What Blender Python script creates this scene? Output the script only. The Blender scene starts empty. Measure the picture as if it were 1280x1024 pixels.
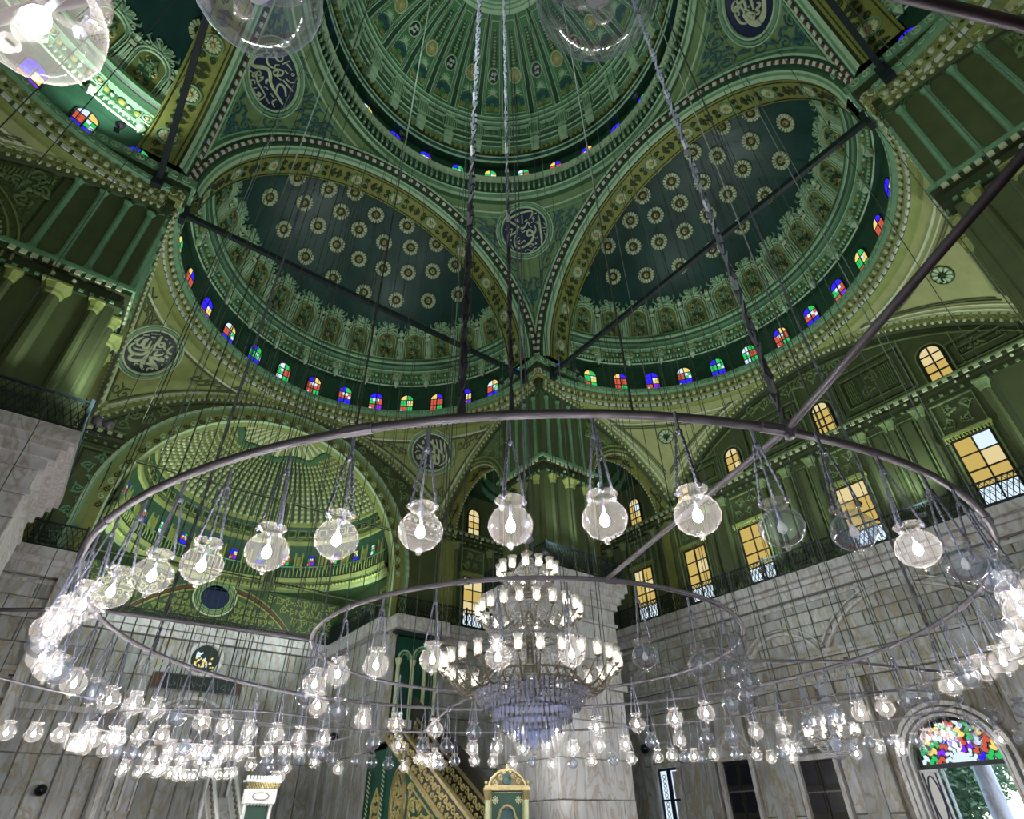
import bpy, math, random
from mathutils import Vector, Matrix
import numpy as np
random.seed(7)
sc = bpy.context.scene
COL = sc.collection
PI = math.pi
EXPOSURE = 1.12; ES = 0.33; BULB = 165.0; CANDLE = 6.0; FLOOD = 780.0
# ------------------------------------------------------------------ camera, world, exposure
cam_data = bpy.data.cameras.new('camera'); cam = bpy.data.objects.new('camera', cam_data); COL.objects.link(cam)
CAM = Vector((-7.65, -10.25, 1.7))
_p, _r, _y = math.radians(36.29), math.radians(-1.11), math.radians(37.65)
fw = Vector((math.sin(_y)*math.cos(_p), math.cos(_y)*math.cos(_p), math.sin(_p)))
_r0 = Vector((math.cos(_y), -math.sin(_y), 0)); _u0 = _r0.cross(fw)
rt = _r0*math.cos(_r) + _u0*math.sin(_r); up = -_r0*math.sin(_r) + _u0*math.cos(_r)
cam.matrix_world = Matrix(((rt.x, up.x, -fw.x, CAM.x), (rt.y, up.y, -fw.y, CAM.y), (rt.z, up.z, -fw.z, CAM.z), (0, 0, 0, 1)))
cam_data.sensor_fit = 'HORIZONTAL'; cam_data.sensor_width = 36.0; cam_data.lens = 727.24*36.0/1280.0
cam_data.clip_start = 0.05; cam_data.clip_end = 400
sc.camera = cam
world = bpy.data.worlds.new('world'); sc.world = world; world.use_nodes = True
_wn = world.node_tree.nodes; _bg = _wn['Background']
_sky = _wn.new('ShaderNodeTexSky'); _sky.sky_type = 'NISHITA'; _sky.sun_elevation = math.radians(48); _sky.sun_rotation = math.radians(200)
_sky.sun_disc = False
world.node_tree.links.new(_sky.outputs[0], _bg.inputs[0]); _bg.inputs[1].default_value = 0.28
sc.view_settings.view_transform = 'Standard'; sc.view_settings.look = 'None'; sc.view_settings.gamma = 1.0
sc.view_settings.use_curve_mapping = False
sc.view_settings.exposure = EXPOSURE
sc.cycles.use_denoising = True
sc.cycles.max_bounces = 8; sc.cycles.diffuse_bounces = 4; sc.cycles.glossy_bounces = 2; sc.cycles.transparent_max_bounces = 24
sc.cycles.sample_clamp_indirect = 6.0
sc.cycles.use_light_tree = True

# ------------------------------------------------------------------ materials
MATS = {}
def mat(name, col, rough=0.6, var=0.12, scale=3.0, emit=None, estr=0, metal=0, bump=0, bscale=8, objvar=0.0):
    m = bpy.data.materials.new(name); m.use_nodes = True
    nt = m.node_tree; b = nt.nodes['Principled BSDF']
    b.inputs['Roughness'].default_value = rough; b.inputs['Metallic'].default_value = metal
    tc = nt.nodes.new('ShaderNodeNewGeometry')
    if var or objvar:
        nz = nt.nodes.new('ShaderNodeTexNoise'); nz.inputs['Scale'].default_value = scale; nz.inputs['Detail'].default_value = 5
        nt.links.new(tc.outputs['Position'], nz.inputs['Vector'])
        mx = nt.nodes.new('ShaderNodeMix'); mx.data_type = 'RGBA'
        mx.inputs[6].default_value = (*[c*(1-var*2.2) for c in col], 1); mx.inputs[7].default_value = (*[min(1, c*(1+var*2.2)) for c in col], 1)
        nt.links.new(nz.outputs[0], mx.inputs[0]); out = mx.outputs[2]
        nt.links.new(out, b.inputs['Base Color'])
    else:
        b.inputs['Base Color'].default_value = (*col, 1)
    if bump:
        vz = nt.nodes.new('ShaderNodeTexVoronoi'); vz.feature = 'SMOOTH_F1'; vz.inputs['Scale'].default_value = bscale
        nz2 = nt.nodes.new('ShaderNodeTexNoise'); nz2.inputs['Scale'].default_value = bscale*0.7
        ad = nt.nodes.new('ShaderNodeVectorMath'); ad.operation = 'ADD'
        nt.links.new(tc.outputs['Position'], nz2.inputs['Vector']); nt.links.new(tc.outputs['Position'], ad.inputs[0]); nt.links.new(nz2.outputs[1], ad.inputs[1])
        nt.links.new(ad.outputs[0], vz.inputs['Vector'])
        bp = nt.nodes.new('ShaderNodeBump'); bp.inputs['Strength'].default_value = bump; bp.inputs['Distance'].default_value = 0.12
        nt.links.new(vz.outputs[0], bp.inputs['Height']); nt.links.new(bp.outputs[0], b.inputs['Normal'])
    if emit:
        b.inputs['Emission Color'].default_value = (*emit, 1); b.inputs['Emission Strength'].default_value = estr
    MATS[name] = m
    return m
def marble(name, base, vein, dark, objvar=0.25):
    m = bpy.data.materials.new(name); m.use_nodes = True
    nt = m.node_tree; N = nt.nodes; L = nt.links; b = N['Principled BSDF']; b.inputs['Roughness'].default_value = 0.35
    g = N.new('ShaderNodeNewGeometry'); oi = N.new('ShaderNodeObjectInfo')
    sq = N.new('ShaderNodeVectorMath'); sq.operation = 'MULTIPLY'; sq.inputs[1].default_value = (1.25, 1.25, 0.42); L.new(g.outputs['Position'], sq.inputs[0])
    ml = N.new('ShaderNodeVectorMath'); ml.operation = 'SCALE'; ml.inputs[0].default_value = (37, 51, 23); L.new(oi.outputs['Random'], ml.inputs['Scale'])
    ad = N.new('ShaderNodeVectorMath'); ad.operation = 'ADD'; L.new(sq.outputs[0], ad.inputs[0]); L.new(ml.outputs[0], ad.inputs[1])
    n1 = N.new('ShaderNodeTexNoise'); n1.inputs['Scale'].default_value = 1.1; n1.inputs['Detail'].default_value = 6; n1.inputs['Distortion'].default_value = 1.6; L.new(ad.outputs[0], n1.inputs['Vector'])
    r1 = N.new('ShaderNodeValToRGB'); r1.color_ramp.elements[0].position = 0.44; r1.color_ramp.elements[0].color = (0, 0, 0, 1)
    r1.color_ramp.elements[1].position = 0.5; r1.color_ramp.elements[1].color = (1, 1, 1, 1)
    e = r1.color_ramp.elements.new(0.56); e.color = (0, 0, 0, 1); L.new(n1.outputs[0], r1.inputs[0])
    n2 = N.new('ShaderNodeTexNoise'); n2.inputs['Scale'].default_value = 2.6; n2.inputs['Detail'].default_value = 8; L.new(ad.outputs[0], n2.inputs['Vector'])
    r2 = N.new('ShaderNodeValToRGB'); r2.color_ramp.elements[0].position = 0.3; r2.color_ramp.elements[0].color = (*dark, 1)
    r2.color_ramp.elements[1].position = 0.68; r2.color_ramp.elements[1].color = (*base, 1); L.new(n2.outputs[0], r2.inputs[0])
    mx = N.new('ShaderNodeMix'); mx.data_type = 'RGBA'; L.new(r1.outputs[0], mx.inputs[0]); L.new(r2.outputs[0], mx.inputs[6]); mx.inputs[7].default_value = (*vein, 1)
    hs = N.new('ShaderNodeHueSaturation'); mr = N.new('ShaderNodeMapRange'); mr.inputs[3].default_value = 1-objvar; mr.inputs[4].default_value = 1+objvar*0.7
    L.new(oi.outputs['Random'], mr.inputs[0]); L.new(mr.outputs[0], hs.inputs['Value']); L.new(mx.outputs[2], hs.inputs['Color']); L.new(hs.outputs[0], b.inputs['Base Color'])
    MATS[name] = m
    return m
def emitter(name, col, s):
    m = bpy.data.materials.new(name); m.use_nodes = True; nt = m.node_tree
    for n in list(nt.nodes): nt.nodes.remove(n)
    o = nt.nodes.new('ShaderNodeOutputMaterial'); e = nt.nodes.new('ShaderNodeEmission'); e.inputs[0].default_value = (*col, 1); e.inputs[1].default_value = s
    nt.links.new(e.outputs[0], o.inputs[0]); MATS[name] = m
    return m
def clear_glass(name, tint, frost, gloss=1.0, dif=(0.9, 0.9, 0.92), edge=0.55):
    m = bpy.data.materials.new(name); m.use_nodes = True; nt = m.node_tree; N = nt.nodes; L = nt.links
    for n in list(N): N.remove(n)
    o = N.new('ShaderNodeOutputMaterial'); t = N.new('ShaderNodeBsdfTransparent'); t.inputs[0].default_value = (*tint, 1)
    d = N.new('ShaderNodeBsdfDiffuse'); d.inputs[0].default_value = (*dif, 1); tl = N.new('ShaderNodeBsdfTranslucent'); tl.inputs[0].default_value = (*[min(1, c*1.03) for c in dif], 1)
    dm = N.new('ShaderNodeMixShader'); dm.inputs[0].default_value = 0.6; L.new(d.outputs[0], dm.inputs[1]); L.new(tl.outputs[0], dm.inputs[2])
    gl = N.new('ShaderNodeBsdfGlossy'); gl.inputs['Roughness'].default_value = 0.06
    lw = N.new('ShaderNodeLayerWeight'); lw.inputs[0].default_value = 0.28
    fr = N.new('ShaderNodeMath'); fr.operation = 'MULTIPLY'; fr.inputs[1].default_value = gloss; L.new(lw.outputs['Fresnel'], fr.inputs[0])
    fa = N.new('ShaderNodeMath'); fa.operation = 'MULTIPLY_ADD'; fa.inputs[1].default_value = edge; fa.inputs[2].default_value = frost; L.new(lw.outputs['Facing'], fa.inputs[0])
    fp = N.new('ShaderNodeMath'); fp.operation = 'POWER'; fp.inputs[1].default_value = 3.0; L.new(lw.outputs['Facing'], fp.inputs[0]); L.new(fp.outputs[0], fa.inputs[0])
    m1 = N.new('ShaderNodeMixShader'); L.new(fa.outputs[0], m1.inputs[0]); L.new(t.outputs[0], m1.inputs[1]); L.new(dm.outputs[0], m1.inputs[2])
    m2 = N.new('ShaderNodeMixShader'); L.new(fr.outputs[0], m2.inputs[0]); L.new(m1.outputs[0], m2.inputs[1]); L.new(gl.outputs[0], m2.inputs[2])
    L.new(m2.outputs[0], o.inputs[0]); MATS[name] = m
    return m
mat('green', (0.055, 0.150, 0.065), 0.55, 0.15, 2.0)
mat('dome_green', (0.06, 0.21, 0.08), 0.55, 0.15, 2.0)
mat('olive_trim', (0.19, 0.28, 0.12), 0.55, 0.15, 2.0)
mat('apse_green', (0.085, 0.15, 0.05), 0.55, 0.15, 2.0)
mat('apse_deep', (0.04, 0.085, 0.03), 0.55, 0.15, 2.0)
mat('bronze', (0.17, 0.14, 0.07), 0.5, 0.3, 8)
mat('pendentive_green', (0.17, 0.275, 0.115), 0.55, 0.15, 2.0)
mat('stone_yellow', (0.33, 0.37, 0.15), 0.55, 0.12, 2.0)
mat('niche_olive', (0.17, 0.21, 0.06), 0.55, 0.15, 2.0)
mat('green_relief', (0.085, 0.22, 0.10), 0.55, 0.2, 2.0, bump=0.9, bscale=5)
mat('green_deep', (0.02, 0.075, 0.04), 0.5, 0.2)
mat('green_pale', (0.42, 0.62, 0.40), 0.5, 0.12)
mat('green_trim', (0.17, 0.36, 0.21), 0.5, 0.14)
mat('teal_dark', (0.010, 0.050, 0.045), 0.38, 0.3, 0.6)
mat('blue_green', (0.035, 0.12, 0.13), 0.5, 0.2)
mat('olive', (0.085, 0.115, 0.045), 0.6, 0.14, 1.5)
mat('olive_relief', (0.10, 0.155, 0.055), 0.6, 0.18, 1.5, bump=1.0, bscale=4)
mat('olive_deep', (0.035, 0.055, 0.02), 0.6, 0.15)
mat('olive_light', (0.26, 0.32, 0.10), 0.55, 0.14, 2.2)
mat('yellow_band', (0.25, 0.28, 0.07), 0.55, 0.14, 2.2)
mat('yellow_relief', (0.31, 0.36, 0.12), 0.55, 0.3, 5, bump=1.0, bscale=7)
mat('cream', (0.54, 0.62, 0.40), 0.5, 0.12)
mat('white_dash', (0.68, 0.74, 0.66), 0.5, 0.08)
mat('gold', (0.46, 0.40, 0.16), 0.42, 0.2, 6)
mat('gold_metal', (0.42, 0.36, 0.18), 0.35, 0.2, 8, metal=0.6)
mat('silver_metal', (0.26, 0.24, 0.19), 0.35, 0.2, 8, metal=0.6)
mat('brown', (0.11, 0.045, 0.025), 0.5, 0.15)
mat('navy', (0.008, 0.018, 0.07), 0.45, 0.15)
mat('navy_green', (0.012, 0.03, 0.03), 0.45, 0.15)
mat('iron', (0.012, 0.022, 0.028), 0.5, 0.2, 5)
mat('rail_metal', (0.17, 0.165, 0.20), 0.45, 0.2, 6, metal=0.3)
mat('chain_metal', (0.20, 0.22, 0.30), 0.45, 0.2, 9, metal=0.2)
mat('hoist_metal', (0.085, 0.095, 0.12), 0.5, 0.2, 9)
mat('wire', (0.055, 0.075, 0.06), 0.6, 0.2, 4)
mat('wood_green', (0.010, 0.075, 0.05), 0.4, 0.15)
mat('wood_dark', (0.02, 0.02, 0.016), 0.45, 0.2)
mat('red_dark', (0.06, 0.012, 0.018), 0.7, 0.2)
mat('carpet', (0.11, 0.025, 0.03), 0.9, 0.3, 2)
mat('white_paint', (0.75, 0.78, 0.8), 0.5, 0.05)
mat('black_plastic', (0.008, 0.01, 0.02), 0.25, 0.05)
mat('leaf', (0.22, 0.36, 0.22), 0.6, 0.35, 3)
mat('bark', (0.18, 0.14, 0.10), 0.8, 0.3, 5)
mat('ground', (0.55, 0.52, 0.45), 0.8, 0.15, 1)
marble('marble', (0.56, 0.60, 0.64), (0.36, 0.32, 0.22), (0.33, 0.35, 0.36))
marble('marble_pale', (0.72, 0.74, 0.77), (0.46, 0.42, 0.38), (0.56, 0.58, 0.62), 0.12)
marble('marble_dark', (0.27, 0.27, 0.24), (0.16, 0.12, 0.07), (0.18, 0.18, 0.17))
emitter('pane_amber', (1.0, 0.72, 0.20), 0.85*ES)
emitter('pane_cream', (1.0, 0.82, 0.42), 1.1*ES)
emitter('pane_white', (0.72, 0.88, 1.0), 1.5*ES)
emitter('pane_blue', (0.035, 0.02, 1.0), 1.7*ES)
emitter('pane_violet', (0.25, 0.03, 0.9), 1.5*ES)
emitter('pane_red', (0.95, 0.16, 0.10), 1.0*ES)
emitter('pane_green', (0.05, 0.85, 0.2), 1.0*ES)
emitter('pane_yellow', (1.0, 0.75, 0.2), 1.4*ES)
emitter('lit_bulb', (1.0, 0.945, 0.87), BULB)
emitter('lit_candle', (1.0, 0.88, 0.70), CANDLE)
clear_glass('globe_glass', (0.975, 0.985, 1.0), 0.016, 0.10, (0.96, 0.90, 0.90), 0.13)  # lit globes: pinkish glow put into the glass colour
clear_glass('unlit_glass', (0.94, 0.96, 1.0), 0.05, 0.40, (0.68, 0.78, 1.0), 0.55)  # unlit globes: bluish light and rim highlights put into the glass colour
clear_glass('lip_glass', (0.95, 0.95, 0.97), 0.14, 0.3, (0.85, 0.80, 0.76), 0.5)
clear_glass('shade_glass', (0.97, 0.98, 1.0), 0.36, 0.4)
clear_glass('crystal', (0.80, 0.85, 0.98), 0.30, 0.9, (0.80, 0.84, 1.0))
clear_glass('bead_crystal', (0.9, 0.92, 0.97), 0.35, 0.9)
clear_glass('window_glass', (0.92, 0.97, 1.0), 0.03)

# ------------------------------------------------------------------ mesh builder
class MB:
    def __init__(s): s.v = []; s.f = []; s.m = []; s.mi = 0
    def add(s, vs, fs):
        o = len(s.v); s.v.extend([tuple(p) for p in vs]); s.f.extend([tuple(i+o for i in f) for f in fs]); s.m.extend([s.mi]*len(fs)); return s
    def box(s, x0, y0, z0, x1, y1, z1):
        return s.add([(x0, y0, z0), (x1, y0, z0), (x1, y1, z0), (x0, y1, z0), (x0, y0, z1), (x1, y0, z1), (x1, y1, z1), (x0, y1, z1)],
                     [(0, 3, 2, 1), (4, 5, 6, 7), (0, 1, 5, 4), (1, 2, 6, 5), (2, 3, 7, 6), (3, 0, 4, 7)])
    def obox(s, c, a, b, d):
        c, a, b, d = map(Vector, (c, a, b, d)); P = []
        for k in (-1, 1):
            for j, i in ((-1, -1), (-1, 1), (1, 1), (1, -1)): P.append(c + a*i + b*j + d*k)
        return s.add(P, [(0, 3, 2, 1), (4, 5, 6, 7), (0, 1, 5, 4), (1, 2, 6, 5), (2, 3, 7, 6), (3, 0, 4, 7)])
    def tube(s, pts, r, n=6, closed=False):
        pts = [Vector(p) for p in pts]; N = len(pts); V = []; rr = r if hasattr(r, '__len__') else [r]*N
        pn = None
        for i, p in enumerate(pts):
            t = (pts[(i+1) % N] - pts[i-1]) if closed else (pts[min(i+1, N-1)] - pts[max(i-1, 0)])
            if t.length < 1e-9: t = Vector((0, 0, 1))
            t.normalize()
            if pn is None: pn = t.orthogonal().normalized()
            else:
                pn = pn - t*pn.dot(t)
                pn = pn.normalized() if pn.length > 1e-6 else t.orthogonal().normalized()
            b = t.cross(pn)
            for k in range(n):
                a = 2*PI*k/n; V.append(p + (pn*math.cos(a) + b*math.sin(a))*rr[i])
        F = []
        for i in range(N if closed else N-1):
            j = (i+1) % N
            for k in range(n):
                l = (k+1) % n; F.append((i*n+k, i*n+l, j*n+l, j*n+k))
        if not closed: F.append(tuple(range(n))[::-1]); F.append(tuple((N-1)*n+k for k in range(n)))
        return s.add(V, F)
    def lathe(s, prof, a0=0, a1=2*PI, n=48, c=(0, 0)):
        """profile of (r, z, material index of the strip to the next point); azimuth from +Y towards +X"""
        full = abs(a1-a0-2*PI) < 1e-6; m = n if full else n+1; V = []
        for p in prof:
            for k in range(m):
                a = a0+(a1-a0)*k/n; V.append((c[0]+p[0]*math.sin(a), c[1]+p[0]*math.cos(a), p[1]))
        o = len(s.v); s.v.extend(V)
        for i in range(len(prof)-1):
            mi = prof[i][2] if len(prof[i]) > 2 else s.mi
            for k in range(n):
                l = (k+1) % m
                s.f.append((o+i*m+k, o+i*m+l, o+(i+1)*m+l, o+(i+1)*m+k)); s.m.append(mi)
        return s
    def grid(s, fn, nu, nv):
        V = [fn(i/nu, j/nv) for j in range(nv+1) for i in range(nu+1)]; w = nu+1
        return s.add(V, [(j*w+i, j*w+i+1, (j+1)*w+i+1, (j+1)*w+i) for j in range(nv) for i in range(nu)])
    def strip(s, A, B):
        n = len(A); return s.add(list(A)+list(B), [(i, i+1, n+i+1, n+i) for i in range(n-1)])
    def ribbon(s, pts, nors, w, h):
        """flat raised band along pts lying on a surface with normals nors"""
        n = len(pts); V = []; pts = [Vector(p) for p in pts]; ww = w if hasattr(w, '__len__') else [w]*n
        for i in range(n):
            t = (pts[min(i+1, n-1)]-pts[max(i-1, 0)])
            if t.length < 1e-9: t = Vector((1, 0, 0))
            t.normalize(); nn = Vector(nors[i]); sd = t.cross(nn); sd = sd.normalized() if sd.length > 1e-6 else Vector((0, 0, 1))
            a = ww[i]/2
            V += [pts[i]-sd*a, pts[i]-sd*a*0.7+nn*h, pts[i]+sd*a*0.7+nn*h, pts[i]+sd*a]
        F = []
        for i in range(n-1):
            for k in range(3): F.append((i*4+k, i*4+k+1, i*4+4+k+1, i*4+4+k))
        F += [(0, 1, 2, 3), ((n-1)*4+3, (n-1)*4+2, (n-1)*4+1, (n-1)*4)]
        return s.add(V, F)
    def ball(s, c, r, n=8, m=5, sq=(1, 1, 1)):
        V = [(c[0], c[1], c[2]+r*sq[2])]
        for i in range(1, m):
            t = PI*i/m
            for k in range(n): a = 2*PI*k/n; V.append((c[0]+r*sq[0]*math.sin(t)*math.cos(a), c[1]+r*sq[1]*math.sin(t)*math.sin(a), c[2]+r*sq[2]*math.cos(t)))
        V.append((c[0], c[1], c[2]-r*sq[2])); F = []
        for k in range(n): F.append((0, 1+k, 1+(k+1) % n)); F.append((len(V)-1, 1+(m-2)*n+(k+1) % n, 1+(m-2)*n+k))
        for i in range(m-2):
            for k in range(n): F.append((1+i*n+k, 1+(i+1)*n+k, 1+(i+1)*n+(k+1) % n, 1+i*n+(k+1) % n))
        return s.add(V, F)
    def xf(s, M, start=0):
        for i in range(start, len(s.v)): s.v[i] = tuple(M @ Vector(s.v[i]))
        return s
    def mesh(s, name, mats, smooth=False):
        me = bpy.data.meshes.new(name); me.from_pydata(s.v, [], s.f)
        for m in ([mats] if isinstance(mats, str) else mats): me.materials.append(MATS[m])
        if any(s.m): me.polygons.foreach_set('material_index', s.m)
        if smooth: me.polygons.foreach_set('use_smooth', [True]*len(s.f))
        me.update(); return me
    def build(s, name, mats, parent=None, smooth=False):
        o = bpy.data.objects.new(name, s.mesh(name, mats, smooth)); COL.objects.link(o)
        if parent is not None: o.parent = parent
        return o
def inst(name, me, parent=None, M=None):
    o = bpy.data.objects.new(name, me); COL.objects.link(o)
    if parent is not None: o.parent = parent
    if M is not None: o.matrix_local = M
    return o
def tag(o, label=None, cat=None, group=None, kind=None):
    if label: o['label'] = label
    if cat: o['category'] = cat
    if group: o['group'] = group
    if kind: o['kind'] = kind
    return o
def empty(name, loc=(0, 0, 0), rz=0, **k):
    o = bpy.data.objects.new(name, None); COL.objects.link(o); o.location = loc; o.rotation_euler = (0, 0, rz); o.empty_display_size = 0.2
    return tag(o, **k)
def copy_tree(o, parent=None):
    c = o.copy(); COL.objects.link(c)
    if parent is not None: c.parent = parent
    for ch in list(o.children): copy_tree(ch, c)
    return c
def cyl(r, a, z, c=(0, 0)): return Vector((c[0]+r*math.sin(a), c[1]+r*math.cos(a), z))
def spiral(cx, cy, r, turns=1.6, a0=0.0, hand=1, n=22):
    return [(cx+r*(1-0.88*i/n)*math.cos(a0+hand*2*PI*turns*i/n), cy+r*(1-0.88*i/n)*math.sin(a0+hand*2*PI*turns*i/n)) for i in range(n+1)]
def lay(mb, P2, f, w, h):
    q = [f(*p) for p in P2]; mb.ribbon([a for a, _ in q], [b for _, b in q], w, h)
def scroll_row(mb, f, u0, u1, v, amp, n, w, h, leaf=True):
    """running scroll: wavy stem with alternating spirals and leaves, laid on surface f(u,v)->(point, normal)"""
    L = (u1-u0)/n
    lay(mb, [(u0+(u1-u0)*i/(n*8), v+amp*0.62*math.sin(PI*i/8)) for i in range(n*8+1)], f, w, h)
    for k in range(n):
        sg = 1 if k % 2 == 0 else -1; cx = u0+L*(k+0.5)
        lay(mb, spiral(cx, v-sg*amp*0.12, min(L*0.42, amp*0.6), 1.5, PI/2*sg, -sg, 16), f, w*0.8, h)
        if leaf:
            for d in (-0.36, 0.0, 0.36):
                b = (cx+L*d, v+sg*amp*0.62*math.cos(d*2)); e = (cx+L*(d*1.6), v+sg*amp*(1.0-abs(d)*0.6))
                m = ((b[0]+e[0])/2, (b[1]+e[1])/2); lay(mb, [b, m, e], f, [w*0.8, w*2.0, w*0.3], h)
def fill_scrolls(mb, f, u0, u1, v0, v1, r, w, h, inside=None, rnd=None):
    """pack a panel with spirals and leaves"""
    rnd = rnd or random; nu = max(1, int((u1-u0)/(2*r))); nv = max(1, int((v1-v0)/(2*r)))
    for j in range(nv):
        for i in range(nu):
            cx = u0+(u1-u0)*(i+0.5+(0.18 if j % 2 else -0.18))/nu; cy = v0+(v1-v0)*(j+0.5)/nv
            if inside and not inside(cx, cy): continue
            hd = 1 if (i+j) % 2 else -1; a = rnd.uniform(0, 2*PI)
            lay(mb, spiral(cx, cy, r*0.92, 1.5, a, hd, 14), f, w, h)
            for q in (0.6, 2.6, 4.4):
                p0 = (cx+r*0.5*math.cos(a+q), cy+r*0.5*math.sin(a+q)); p1 = (cx+r*1.25*math.cos(a+q+0.5*hd), cy+r*1.25*math.sin(a+q+0.5*hd))
                if inside and not inside(*p1): continue
                lay(mb, [p0, ((p0[0]+p1[0])/2, (p0[1]+p1[1])/2), p1], f, [w*0.6, w*1.9, w*0.3], h)
def rosette(mb, f, cu, cv, r, n=12, mp=0, mc=1, h=0.05):
    mb.mi = mp
    for k in range(n):
        a = 2*PI*k/n; lay(mb, [(cu+r*t*math.cos(a), cv+r*t*math.sin(a)) for t in (0.42, 0.72, 1.0)], f, [r*0.12, r*0.42, r*0.3], h)
    mb.mi = mc
    lay(mb, [(cu+r*0.38*math.cos(2*PI*k/12), cv+r*0.38*math.sin(2*PI*k/12)) for k in range(13)], f, r*0.12, h*1.3)
    p, nn = f(cu, cv); c = Vector(p)+Vector(nn)*h*0.4; mb.ball(c, r*0.27, 8, 5); mb.mi = 0
def plane_f(o, u, v, n):
    o, u, v, n = map(Vector, (o, u, v, n))
    return lambda a, b: (o+u*a+v*b, n)
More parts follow.
